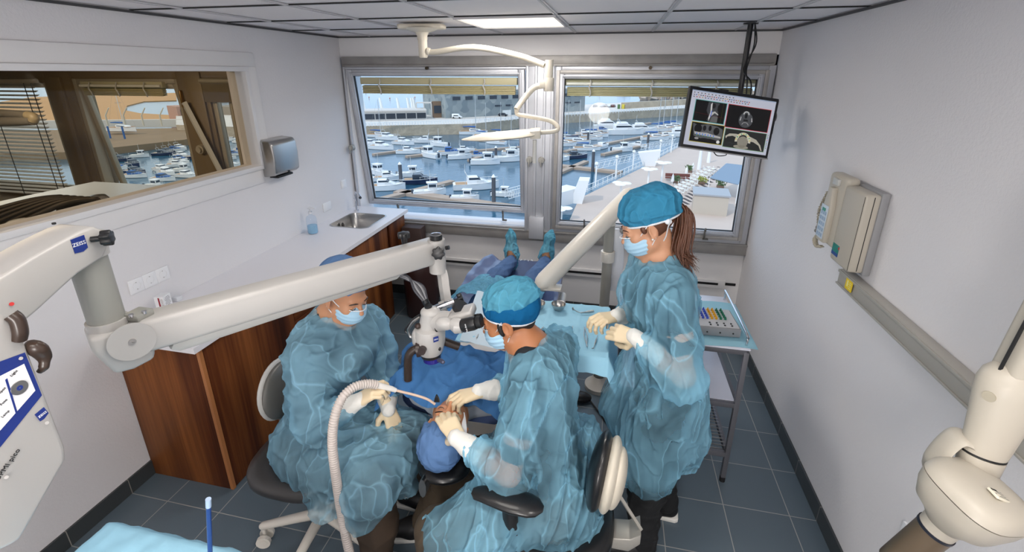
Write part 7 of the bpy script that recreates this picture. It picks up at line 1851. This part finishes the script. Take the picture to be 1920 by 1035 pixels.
def mask(t, H, ties=True):
    S = SD(); S.ell(H(0, .040, -.058), [.066 * H.s, .076 * H.s, .064 * H.s], H.R, .01)
    S.plane(H(0, .022, 0), -H.f, .004); S.plane(H(0, 0, -.008), H.u * 1 - H.f * .12, .003); 
    fr = H
    def pl(P):
        z = (P - fr.c.astype(np.float32)) @ fr.u.astype(np.float32); return (.0016 * np.sin(z * 330) ** 3).astype(np.float32)
    m = sd_build(S, 'face_mask', .0025, m_mask, t, disp=pl, md=.002)
    g = G()
    for sx in (-1, 1):
        g.tube([H(.056 * sx, .046, -.024), H(.071 * sx, .028, -.004), H(.084 * sx, .002, .020)], .0018, n=8)
        g.tube([H(.054 * sx, .030, -.088), H(.070 * sx, .012, -.066), H(.084 * sx, -.010, -.038)], .0018, n=8)
    g.build('ear_loops', m_tie, m)
    G().tube(spline([H(-.060, .045, -.020), H(-.035, .094, -.014), H(0, .117, -.012), H(.035, .094, -.014), H(.060, .045, -.020)], 6), .0022, n=6).build('nose_strip', m_tie, m)
def glove(t, w, fd, back, side, curl, thumb, el=None, sc=1., spread=1., cuff=.09, h=.0028):
    S = SD(); hand_sd(S, vec(*w), fd, back, side, curl, thumb, sc, .0012, spread)
    o = sd_build(S, 'glove', h, m_glove, t)
    if el is not None:
        d = unit(vec(*el) - vec(*w)); S = SD(); S.path([vec(*w) - d * .012, vec(*w) + d * .045, vec(*w) + d * cuff], [.031, .039, .046], .01)
        sd_build(S, 'glove_cuff', .004, m_glovew, t, disp=folds(.0012, (40, 40, 40), .2), md=.004)
    return o
CU_relax = [(.35, .45, .3), (.4, .5, .3), (.45, .5, .35), (.5, .5, .35)]
CU_pinch = [(.75, .75, .35), (.85, .85, .4), (.95, .9, .5), (1.0, .95, .5)]
CU_fist = [(.9, 1.1, .6), (1.1, 1.2, .6), (1.2, 1.2, .7), (1.2, 1.2, .7)]

# ---------------------------------------------------------------- the dentist
def dentist():
    t = thing('person', 'seated dentist in blue gown and cap, seen from behind, leaning to the microscope eyepieces', 'person', (-.14, 1.44, 0))
    B = dict(f=(-1, .15, 0), pelvis=(-.14, 1.44, .62), chest=(-.205, 1.49, .98), neck=(-.262, 1.545, 1.17), sl=(-.235, 1.375, 1.08), sr=(-.165, 1.74, 1.08), hl=(-.15, 1.35, .60), hr=(-.13, 1.54, .60))
    H = Head((-.352, 1.560, 1.298), (-.93, -.03, -.36), (-.36, 0, .93), 1.03)
    eL, wL = (-.285, 1.262, .83), tuple(W(860, 824, z=.90)); eR, wR = (-.27, 1.74, .85), tuple(W(902, 733, z=.935))
    kL, aL = (-.55, 1.19, .575), (-.56, 1.18, .10); kR, aR = (-.54, 1.58, .56), (-.79, 1.57, .105)
    fL = unit(vec(*W(815, 752, z=.96)) - vec(*wL)); fR = unit(vec(*W(834, 752, z=.92)) - vec(*wR))
    cL = [(.35, .6, .35), (.5, .7, .4), (.65, .8, .45), (.8, .85, .5)]; cR = [(.30, .65, .40), (.45, .75, .45), (.5, .8, .45), (.55, .8, .45)]
    S = SD(); head_sd(S, H, B['neck']); torso(S, B); arm(S, B['sl'], eL, wL); arm(S, B['sr'], eR, wR)
    leg(S, B['hl'], kL, aL); leg(S, B['hr'], kR, aR); foot(S, aL, (-1, -.1, 0)); foot(S, aR, (-1, -.25, 0))
    hand_sd(S, vec(*wL), fL, vec(.1, -.75, .6), 1, cL, (.6, .6), .98, -.001); hand_sd(S, vec(*wR), fR, vec(.35, .2, 1), -1, cR, (.7, .35), .98, -.001)
    sd_build(S, 'body', .0034, skin('warm tan skin', (176, 116, 78)), t)
    # beard shadow and hair below the cap
    b = SD(); b.ell(H(0, .034, -.070), (.062, .058, .052), H.R, .01); b.plane(H(0, .0, -.050), H.u * 1 + H.f * .3, .01); b.plane(H(0, -.010, 0), -H.f, .01)
    sd_build(b, 'beard', .003, M('short greying beard', (78, 62, 54), .8, bump=(500, .8, .002), var=(300, .5)), t)
    hr_ = SD(); hr_.ell(H(0, -.020, .028), (.0815, .0985, .093), H.R, .01); hr_.plane(H(0, -.0, -.048), -H.u, .006); hr_.plane(H(0, -.004, 0), H.f * 1 + H.u * -.25, .006)
    hr_.ell(H(-.073, .018, -.012), (.010, .012, .030), H.R, .008); hr_.ell(H(.073, .018, -.012), (.010, .012, .030), H.R, .008)
    hr_.ell(H(0, -.075, -.030), (.052, .022, .032), H.R, .02)
    sd_build(hr_, 'hair', .003, M('short black hair', (26, 20, 18), .6, bump=(400, .8, .002)), t)
    face_details(H, t, M('short black hair'))
    # cap: crown, band, white trim
    c = SD(); c.ell(H(0, -.030, .058), (.088, .112, .090), H.R, .02); c.ell(H(.01, -.075, .055), (.072, .070, .075), H.R, .04); c.plane(H(0, -.02, .058), -H.u * 1 + H.f * .10, .006)
    cp = sd_build(c, 'surgical_cap', .0035, m_capm, t, disp=folds(.004, (30, 30, 30), .5), md=.012)
    c = SD(); c.ell(H(0, -.026, .045), (.0905, .112, .098), H.R, .02); c.ell(H(0, -.072, .028), (.070, .058, .062), H.R, .04); c.plane(H(0, 0, .004), -H.u * 1 + H.f * .42, .004); c.plane(H(0, 0, .070), H.u * 1 - H.f * .14, .004)
    sd_build(c, 'cap_band', .0035, m_capb, cp, disp=folds(.0016, (30, 30, 20), .3, 2), md=.006)
    c = SD(); c.ell(H(0, -.026, .045), (.0918, .1135, .099), H.R, .02); c.ell(H(0, -.072, .028), (.071, .059, .063), H.R, .04); c.plane(H(0, 0, -.0005), -H.u * 1 + H.f * .42, .002); c.plane(H(0, 0, .0115), H.u * 1 - H.f * .42, .002)
    sd_build(c, 'cap_trim', .003, m_tie, cp)
    mask(t, H)
    shoe(t, aL, (-1, -.1, 0)); shoe(t, aR, (-1, -.25, 0))
    # clothes
    S = SD(); torso(S, B, .008); arm(S, B['sl'], lerp(B['sl'], eL, .7), lerp(B['sl'], eL, .72), .006); arm(S, B['sr'], lerp(B['sr'], eR, .7), lerp(B['sr'], eR, .72), .006)
    S.ell(vec(*B['neck']) + vec(-.012, .0, .05), (.062, .066, .05), k=.01, op=1)
    sd_build(S, 'scrub_top', .005, M('black scrub top', (24, 28, 34), .85), t, disp=folds(.004, (14, 14, 8)), md=.01)
    S = SD(); leg(S, B['hl'], kL, aL, .018); leg(S, B['hr'], kR, aR, .018); S.cap(B['hl'], .112, B['hr'], .112, .05); S.plane((0, 0, .115), (0, 0, -1), .005)
    sd_build(S, 'trousers', .005, M('dark olive brown trousers', (70, 58, 44), .85, var=(8, .15)), t, disp=folds(.006, (12, 12, 10)), md=.012)
    # gown
    S = SD(); torso(S, B, .026, 1.03)
    for sh, el, wr in ((B['sl'], eL, wL), (B['sr'], eR, wR)):
        w2 = lerp(wr, el, .26); limbs(S, [sh, lerp(sh, el, .5), el, lerp(el, w2, .4), lerp(el, w2, .8), w2], [.088, .086, .076, .068, .056, .038], .03)
    S.path([vec(-.15, 1.34, .64), vec(-.36, 1.24, .645), vec(-.50, 1.17, .60)], [.13, .115, .095], .07); S.path([vec(-.14, 1.55, .63), vec(-.34, 1.56, .62), vec(-.46, 1.57, .58)], [.12, .10, .08], .07)
    S.path([vec(-.40, 1.17, .60), vec(-.44, 1.12, .44)], [.11, .07], .08); S.cap((-.11, 1.43, .60), .16, (-.08, 1.42, .50), .155, .08, sq=((0, 0, 1), .9))
    S.cap((-.04, 1.62, .74), .08, (.0, 1.64, .58), .09, .06)
    S.ell(vec(*B['neck']) + vec(-.016, .0, .05), (.078, .084, .062), k=.012, op=1)
    nk = vec(*B['neck'])
    gw = sd_build(S, 'gown', .0045, m_gown, t, disp=folds(.0085, (25, 25, 12), .7), md=.024, keep=lambda V: (V[:, 2] > .42) & ~((V[:, 2] > 1.135) & (np.hypot(V[:, 0] - nk[0], V[:, 1] - nk[1]) < .068)))
    # neck ties and back ties
    q = Vector((-.175, 1.50, 1.165)); q = W(1024, 672, z=1.15)
    g = G().tube(spline([q + Vector((-.07, -.09, -.01)), q + Vector((-.03, -.05, .0)), q, q + Vector((.01, .05, .015)), q + Vector((-.0, .10, .02))], 6), .0055, n=8, flat=(1.5, .5))
    w_ = lambda a, b, z: W(a, b, z=z)
    g.tube(spline([q, w_(1020, 690, 1.12), w_(1022, 706, 1.10), w_(1030, 707, 1.09), w_(1028, 690, 1.12), q], 7), .0045, n=8, flat=(1.6, .5))
    g.tube(spline([q, w_(1034, 690, 1.13), w_(1048, 712, 1.10), w_(1056, 745, 1.04)], 7), .005, n=8, flat=(1.6, .5)); g.ell(q, (.012, .01, .012))
    g.build('neck_tie', m_btie, gw)
    g = G().tube(spline([w_(1052, 870, .80), w_(1060, 900, .74), w_(1068, 935, .68), w_(1074, 962, .62)], 6), .005, n=8, flat=(1.6, .5)).tube(spline([w_(1050, 868, .80), w_(1064, 880, .78), w_(1066, 905, .74), w_(1058, 890, .76)], 6), .004, n=8, flat=(1.6, .5)); g.build('waist_tie', m_btie, gw)
    glove(t, wL, fL, vec(.1, -.75, .6), 1, cL, (.6, .6), eL, .98, cuff=.085); glove(t, wR, fR, vec(.35, .2, 1), -1, cR, (.7, .35), eR, .98, cuff=.06)
    return wL, fL, wR, fR
D_ = dentist()
# ---------------------------------------------------------------- the assistant
def assistant():
    t = thing('person', 'seated assistant in a pale blue gown holding the suction tip beside the microscope arm', 'person', (-1.24, 1.50, 0))
    B = dict(f=(.95, -.2, 0), pelvis=(-1.24, 1.50, .62), chest=(-1.165, 1.545, 1.0), neck=(-1.128, 1.572, 1.185), sl=(-1.055, 1.725, 1.095), sr=(-1.165, 1.41, 1.095), hl=(-1.22, 1.59, .60), hr=(-1.25, 1.41, .60), bust=1)
    H = Head((-1.050, 1.560, 1.325), (.88, -.30, -.36), (.34, -.1, .93), .97)
    eR, wR = (-1.13, 1.335, .83), tuple(W(672, 752, y=1.375)); eL, wL = (-1.00, 1.725, .80), tuple(W(728, 765, z=.79))
    kR, aR = (-.845, 1.30, .585), (-.86, 1.235, .10); kL, aL = (-.83, 1.64, .585), (-.93, 1.72, .105)
    fR = unit(vec(*W(712, 722, y=1.40)) - vec(*wR)); fL = unit(vec(*W(742, 806, z=.70)) - vec(*wL))
    cR = [(.7, .9, .4), (.85, .95, .4), (.95, .95, .45), (1.0, .95, .45)]; cL = [(.25, .35, .2), (.3, .4, .25), (.35, .4, .25), (.4, .45, .3)]
    bR = vec(.0, -.35, 1.0); bL = vec(.55, -.45, .75)
    S = SD(); head_sd(S, H, B['neck']); torso(S, B); arm(S, B['sl'], eL, wL); arm(S, B['sr'], eR, wR)
    leg(S, B['hl'], kL, aL); leg(S, B['hr'], kR, aR); foot(S, aL, (1, 0, 0)); foot(S, aR, (1, -.1, 0))
    hand_sd(S, vec(*wR), fR, bR, 1, cR, (.6, .5), .93, -.001); hand_sd(S, vec(*wL), fL, bL, -1, cL, (.8, .15), .93, -.001)
    sd_build(S, 'body', .0036, skin('light warm skin', (196, 142, 108)), t)
    face_details(H, t, m_hair)
    c = SD(); c.ell(H(0, -.022, .038), (.0825, .103, .098), H.R, .01); c.plane(H(0, .03, .032), -H.u * 1 + H.f * .75, .004)
    sd_build(c, 'hair', .0035, m_hair, t)
    c = SD(); c.ell(H(0, -.022, .066), (.098, .118, .092), H.R, .02); c.plane(H(0, .0, .048), -H.u * 1 + H.f * .32, .005)
    sd_build(c, 'surgical_cap', .0035, m_capp, t, disp=folds(.004, (26, 26, 26), .5, 4), md=.01)
    mask(t, H)
    S = SD(); torso(S, B, .008); arm(S, B['sl'], eL, wL, .006); arm(S, B['sr'], eR, wR, .006); S.ell(vec(*B['neck']) + vec(.02, 0, .05), (.062, .066, .05), k=.01, op=1)
    S.plane(lerp(wR, eR, .3), vec(*wR) - vec(*eR), .005) if False else None
    sd_build(S, 'scrub_top', .005, M('dark grey blue scrub top', (44, 58, 68), .85), t, disp=folds(.003, (14, 14, 8)), md=.01, keep=lambda V: ~((np.linalg.norm(V - vec(*wR), axis=1) < .07) | (np.linalg.norm(V - vec(*wL), axis=1) < .07)))
    S = SD(); leg(S, B['hl'], kL, aL, .018); leg(S, B['hr'], kR, aR, .018); S.cap(B['hl'], .112, B['hr'], .112, .05); S.plane((0, 0, .115), (0, 0, -1), .005)
    sd_build(S, 'trousers', .005, M('dark brown trousers', (60, 46, 34), .85, var=(8, .15)), t, disp=folds(.006, (12, 12, 10)), md=.012)
    shoe(t, aL, (1, 0, 0)); shoe(t, aR, (1, -.1, 0))
    S = SD(); torso(S, B, .026, 1.03)
    for sh, el, wr in ((B['sl'], eL, wL), (B['sr'], eR, wR)):
        w2 = lerp(wr, el, .24); limbs(S, [sh, lerp(sh, el, .5), el, lerp(el, w2, .4), lerp(el, w2, .8), w2], [.084, .084, .074, .066, .054, .036], .03)
    # lap: thighs bridged by cloth, hanging at the knees
    S.cap((-1.22, 1.40, .62), .125, (-.90, 1.33, .635), .095, .08); S.cap((-1.20, 1.58, .62), .12, (-.90, 1.60, .635), .09, .08); S.cap((-1.16, 1.49, .64), .12, (-.88, 1.47, .63), .085, .08)
    S.cap((-.86, 1.30, .62), .095, (-.82, 1.60, .62), .09, .06)
    S.path([vec(-.87, 1.27, .60), vec(-.89, 1.24, .50)], [.10, .07], .08); S.cap((-.82, 1.45, .58), .08, (-.80, 1.44, .44), .06, .08)
    S.cap((-1.10, 1.33, .58), .10, (-1.08, 1.27, .44), .07, .08); S.cap((-1.26, 1.46, .60), .155, (-1.27, 1.46, .54), .15, .06)
    S.ell(vec(*B['neck']) + vec(.025, 0, .05), (.074, .080, .060), k=.012, op=1); nk = vec(*B['neck'])
    gw = sd_build(S, 'gown', .0045, m_gown2, t, disp=folds(.0085, (24, 24, 13), .7, 5), md=.024, keep=lambda V: (V[:, 2] > .45) & ~((V[:, 2] > 1.16) & (np.hypot(V[:, 0] - nk[0], V[:, 1] - nk[1]) < .066)))
    G().tube(spline([H(-.062, -.05, -.06), H(-.075, -.06, -.09), H(-.070, -.03, -.12), vec(-1.10, 1.50, 1.15)], 6), .005, n=8, flat=(1.4, .5)).build('neck_tie', m_btie, gw)
    glove(t, wR, fR, bR, 1, cR, (.6, .5), eR, .93, cuff=.08); glove(t, wL, fL, bL, -1, cL, (.8, .15), eL, .93, cuff=.06)
assistant()
# ---------------------------------------------------------------- the standing nurse
def nurse():
    t = thing('person', 'standing nurse with a ponytail in blue cap, mask and gown, holding a small part', 'person', (.30, 1.84, 0))
    B = dict(f=(-1, .1, 0), pelvis=(.285, 1.85, .95), chest=(.258, 1.868, 1.265), neck=(.235, 1.878, 1.43), sl=(.272, 1.695, 1.375), sr=(.195, 2.055, 1.375), hl=(.285, 1.765, .91), hr=(.295, 1.935, .91), bust=1)
    e = vec(*W(1173, 438, y=1.86)); f_ = unit((-.90, -.12, -.42)); c_ = e - f_ * .088 + vec(.0, .0, .005)
    H = Head(c_, f_, (-.42, 0, .9), 1.0)
    eL = (.325, 1.60, 1.10); wL = tuple(W(1193, 634, y=1.665)); eR = (.215, 2.09, 1.10); wR = tuple(W(1158, 592, y=1.865))
    kL, aL = (.255, 1.745, .49), (.265, 1.70, .10); kR, aR = (.315, 1.93, .49), (.39, 1.945, .10)
    fL = unit(vec(*W(1128, 616, y=1.705)) - vec(*wL)); fR = unit(vec(*W(1108, 600, y=1.79)) - vec(*wR))
    cL = [(.5, .9, .4), (.7, .9, .45), (.8, .95, .5), (.9, .95, .5)]; cR = [(.45, .8, .4), (.55, .85, .4), (.65, .9, .45), (.75, .9, .45)]
    bL = vec(-.1, -.8, .5); bR = vec(-.15, -.25, 1.)
    S = SD(); head_sd(S, H, B['neck']); torso(S, B); arm(S, B['sl'], eL, wL); arm(S, B['sr'], eR, wR)
    leg(S, B['hl'], kL, aL); leg(S, B['hr'], kR, aR); foot(S, aL, (-1, -.15, 0)); foot(S, aR, (-1, .1, 0))
    hand_sd(S, vec(*wL), fL, bL, 1, cL, (.6, .45), .93, -.001); hand_sd(S, vec(*wR), fR, bR, -1, cR, (.6, .45), .93, -.001)
    sd_build(S, 'body', .0034, skin('fair skin', (200, 148, 116)), t)
    face_details(H, t, m_hairn); G().ell(H(-.086, .004, -.040), .0042).ell(H(.086, .004, -.040), .0042).build('pearl_earring', M('white pearl', (236, 232, 226), .2), t)
    # hair: scalp part below the cap and a loose ponytail
    c = SD(); c.ell(H(0, -.026, .020), (.083, .098, .092), H.R, .01); c.plane(H(0, -.012, 0), H.f * 1 - H.u * .18, .008); c.plane(H(0, 0, -.062), -H.u * 1 + H.f * -.4, .008)
    c.ell(H(-.070, .022, .006), (.012, .012, .020), H.R, .01); c.ell(H(.070, .022, .006), (.012, .012, .020), H.R, .01)
    hr_ = sd_build(c, 'hair', .003, m_hairn, t)
    r = random.Random(9); g = G(); a0 = H(0, -.118, .025); e1 = vec(*W(1283, 430, y=1.86)); e2 = vec(*W(1276, 470, y=1.83)); e3 = vec(*W(1290, 492, y=1.80))
    for k in range(150):
        o = vec(r.gauss(0, 1), r.gauss(0, 1), r.gauss(0, 1)); st = a0 + H.u * r.uniform(-.03, .05) + H.r * r.uniform(-.03, .03)
        p = [st + H.f * .03, st, a0 * .6 + e1 * .4 + vec(.022, 0, .02) + o * .010, e1 + o * .0145, e2 + o * .0155 * vec(1, 1, 0), e3 + o * .013 + vec(r.uniform(-.02, .025), 0, r.uniform(-.055, .03))]
        if k % 9 == 0: p[-1] = p[-1] + vec(r.uniform(.0, .035), 0, r.uniform(-.01, .03))
        g.tube(spline(p, 5), [.0045] * 18 + [.004, .0035, .003, .0025, .002, .0015, .001, .0006], n=5)
    g.build('ponytail', m_hairn, hr_, smooth=180)
    # cap
    c = SD(); c.ell(H(0, -.030, .060), (.097, .124, .098), H.R, .02); c.ell(H(0, -.080, .060), (.080, .072, .078), H.R, .05); c.plane(H(0, 0, .014), -H.u * 1 + H.f * .10, .008)
    cp = sd_build(c, 'surgical_cap', .0035, cloth_mat('blue cap cloth', (70, 158, 200), .82, 1, 12, .5), t, disp=folds(.006, (20, 20, 20), .5, 6), md=.014)
    c = SD(); c.ell(H(0, -.030, .060), (.0975, .1245, .098), H.R, .02); c.ell(H(0, -.080, .060), (.0805, .0725, .078), H.R, .05); c.plane(H(0, 0, .013), -H.u * 1 + H.f * .10, .002); c.plane(H(0, 0, .022), H.u * 1 - H.f * .10, .002)
    sd_build(c, 'cap_trim', .003, m_tie, cp)
    q = H(-.085, -.075, .005); G().tube(spline([q, q + vec(.006, -.012, .006), q + vec(.0, -.01, -.02), q + vec(-.004, -.012, -.055), q + vec(-.010, -.01, -.075)], 6), .007, n=8, flat=(1.2, .35)).ell(q, (.014, .009, .012)).build('cap_tie', m_tie, cp)
    mask(t, H)
    shoe(t, aL, (-1, -.15, 0)); shoe(t, aR, (-1, .1, 0))
    S = SD(); torso(S, B, .008); arm(S, B['sl'], lerp(B['sl'], eL, .6), lerp(B['sl'], eL, .62), .006); arm(S, B['sr'], lerp(B['sr'], eR, .6), lerp(B['sr'], eR, .62), .006); S.ell(vec(*B['neck']) + vec(-.02, 0, .05), (.062, .066, .05), k=.01, op=1)
    sd_build(S, 'scrub_top', .005, M('dark navy scrub top', (20, 30, 42), .85), t, disp=folds(.003, (14, 14, 8)), md=.01)
    S = SD(); leg(S, B['hl'], kL, aL, .020); leg(S, B['hr'], kR, aR, .020); S.cap(B['hl'], .112, B['hr'], .112, .05); S.plane((0, 0, .06), (0, 0, -1), .005)
    sd_build(S, 'trousers', .005, M('black trousers', (16, 17, 20), .85), t, disp=folds(.008, (11, 11, 9)), md=.014)
    S = SD(); torso(S, B, .027, 1.03)
    for sh, el, wr in ((B['sl'], eL, wL), (B['sr'], eR, wR)):
        w2 = lerp(wr, el, .24); limbs(S, [sh, lerp(sh, el, .5), vec(*el) + vec(0, 0, -.02), lerp(el, w2, .45) + vec(0, 0, -.03), lerp(el, w2, .85), w2], [.086, .088, .086, .078, .058, .036], .035)
    S.path([vec(.285, 1.85, .98), vec(.28, 1.85, .80), vec(.275, 1.83, .60)], [.185, .20, .185], .08, sq=((-1, .1, 0), .86))
    S.path([vec(.35, 1.83, .82), vec(.41, 1.87, .60), vec(.43, 1.89, .44)], [.13, .11, .075], .08); S.path([vec(.24, 1.78, .66), vec(.255, 1.74, .48), vec(.265, 1.72, .36)], [.14, .10, .055], .07)
    S.path([vec(.20, 1.86, .90), vec(.16, 1.86, .74), vec(.19, 1.86, .55)], [.12, .12, .08], .07)
    S.ell(vec(*B['neck']) + vec(-.02, 0, .055), (.072, .078, .060), k=.012, op=1); nk = vec(*B['neck'])
    gw = sd_build(S, 'gown', .0045, m_gown, t, disp=folds(.009, (25, 25, 8), .7, 9), md=.026, keep=lambda V: (V[:, 2] > .33 + .35 * np.clip(V[:, 0] - .30, 0, .2)) & ~((V[:, 2] > 1.40) & (np.hypot(V[:, 0] - nk[0], V[:, 1] - nk[1]) < .064)))
    G().tube(spline([W(1330, 560 + 0, y=1.72), W(1312, 640, y=1.66), W(1310, 622, y=1.62), W(1303, 618, y=1.62), W(1309, 632, y=1.62), W(1290, 650, y=1.62)], 6), .004, n=8, flat=(1.5, .5)).build('waist_tie', m_btie, gw) if False else None
    glove(t, wL, fL, bL, 1, cL, (.6, .45), eL, .93, cuff=.11); glove(t, wR, fR, bR, -1, cR, (.6, .45), eR, .93, cuff=.07)
    q = (vec(*wL) + fL * .115 * .93); G().cyl(q + vec(-.012, .03, .012), q + vec(-.012, .03, -.008), .005, n=14).build('small_implant_part', m_steel, label='tiny steel part held between the nurse finger tips', cat='implant part')
nurse()
# ---------------------------------------------------------------- the patient
def patient():
    t = thing('person', 'patient lying on the dental chair with a dusty blue cap, jeans and blue shoe covers', 'person', (-.64, 2.3, .70))
    H = Head((-.592, 1.448, .800), (.10, .12, 1), (.0, -1, .12), 1.0)
    neck = (-.625, 1.60, .765)
    B = dict(f=(0, 0, 1), pelvis=(-.645, 2.28, .735), chest=(-.645, 1.84, .80), neck=neck, sl=(-.81, 1.70, .765), sr=(-.48, 1.70, .765), hl=(-.745, 2.32, .72), hr=(-.545, 2.32, .72))
    kL, aL = (-.765, 2.80, .80), (-.715, 3.27, .795); kR, aR = (-.50, 2.82, .80), (-.455, 3.32, .795)
    S = SD(); head_sd(S, H, neck); torso(S, B, -.01); leg(S, B['hl'], kL, aL, -.006); leg(S, B['hr'], kR, aR, -.006)
    arm(S, B['sl'], (-.86, 1.98, .78), (-.73, 2.18, .87), -.004); arm(S, B['sr'], (-.43, 1.98, .78), (-.56, 2.18, .87), -.004)
    hand_sd(S, vec(-.73, 2.18, .87), (1, .5, 0), vec(0, 0, 1), 1, CU_relax, (.5, .2)); hand_sd(S, vec(-.56, 2.20, .885), (-1, .5, 0), vec(0, 0, 1), -1, CU_relax, (.5, .2))
    for a, dx in ((aL, -.015), (aR, .02)): S.path([vec(*a) + vec(0, .03, -.02), vec(a[0] + dx * .5, a[1] + .06, a[2] + .07), vec(a[0] + dx, a[1] + .09, a[2] + .17)], [.036, .034, .026], .03)
    sd_build(S, 'body', .0036, skin('patient skin', (206, 144, 104)), t)
    face_details(H, t, m_hair)
    S = SD(); torso(S, B, .002); arm(S, B['sl'], (-.86, 1.98, .78), (-.74, 2.16, .87), .006); arm(S, B['sr'], (-.43, 1.98, .78), (-.55, 2.18, .87), .006); S.ell(vec(*neck) + vec(0, -.04, 0), (.07, .05, .08), k=.01, op=1)
    sd_build(S, 'shirt', .006, M('pale grey shirt', (170, 176, 186), .85), t, disp=folds(.003, (14, 10, 10)), md=.01)
    S = SD(); leg(S, B['hl'], kL, aL, .010); leg(S, B['hr'], kR, aR, .010); S.cap(B['hl'], .105, B['hr'], .105, .05)
    sd_build(S, 'jeans', .005, M('blue denim', (70, 98, 140), .85, bump=(400, .4, .001), var=(12, .3)), t, disp=folds(.006, (14, 12, 14)), md=.012)
    for a, dx in ((aL, -.02), (aR, .025)):
        a = vec(*a); S = SD(); S.path([a + vec(0, .03, -.03), a + vec(dx * .3, .06, .06), a + vec(dx, .095, .175), a + vec(dx * 1.1, .11, .215)], [.050, .050, .038, .018], .04); S.cap(a + vec(0, -.01, .02), .040, a + vec(0, .05, .03), .045, .03)
        sd_build(S, 'shoe_cover', .0035, m_boot, t, disp=folds(.006, (24, 24, 14), .5, 3), md=.014, keep=lambda V, a=a: V[:, 1] > a[1] + .0)
        S = SD(); S.path([a + vec(0, -.035, .0), a + vec(0, .03, .01)], [.037, .037], .02); sd_build(S, 'sock', .004, M('patterned brown sock', (140, 112, 90), .8, var=(60, .7)), t)
    # cap with fine gathers, face drape edge, cheek band
    c = SD(); c.ell(H(0, -.020, .060), (.094, .108, .100), H.R, .02); c.plane(H(0, 0, .030), -H.u * 1 + H.f * .42, .006)
    def gath(P):
        Q = (P - H.c.astype(np.float32)) @ H.R.astype(np.float32); an = np.arctan2(Q[..., 0], Q[..., 1] + .03)
        return (.0028 * np.sin(an * 16 + 3 * np.sin(an * 3)) * np.clip(.12 - np.abs(Q[..., 2] - .04), 0, .1) * 12 + folds(.003, (18, 18, 18), .4, 2)(P)).astype(np.float32)
    sd_build(c, 'surgical_cap', .003, m_capp, t, disp=gath, md=.012)
    c = SD(); c.ell(H(0, -.026, .005), (.080, .092, .085), H.R, .01); c.plane(H(0, .0, 0), H.f, .01); sd_build(c, 'hair', .0035, m_hair, t)
    G().tube(spline([H(.050, .070, -.040), H(.066, .045, -.020), H(.078, .018, .0), H(.083, -.01, .010)], 6), .011, n=10, flat=(.35, 1)).build('cheek_band', m_tie, t)
patient()
# dark rubber dam clamp in the dentist's fingers
q = Vector(D_[0]) + Vector(D_[1]) * .125
G().prism([(-.012, -.01), (.012, -.01), (.008, .008), (.002, .022), (-.002, .022), (-.008, .008)], W(819, 749, z=.955), (1, .2, 0), (0, 0, 1), .012, bev=.002).build('clamp', m_bplast, label='small dark clamp between the dentist finger tips', cat='clamp')
# light blue cloth over the patient's knees
def knee_cloth():
    def fn(u, v):
        x = -1.0 + .62 * u; y = 2.42 + .40 * v; dx = x + .66
        z = .905 - 1.1 * max(0, abs(dx) - .17) ** 1.3 + .012 * abs(noise1(x * 5, y * 5, 3)) - .05 * v
        return (x, y + .04 * math.sin(x * 14), z + .006 * math.sin(x * 40 + y * 12))
    G().surf(fn, 60, 36, .0012).build('knee_cloth', cloth_mat('sheer pale blue cloth', (130, 196, 224), .7, .9, 16, .5), label='sheer pale blue cloth over the patient knees behind the dentist cap', cat='cloth', smooth=70)
knee_cloth()
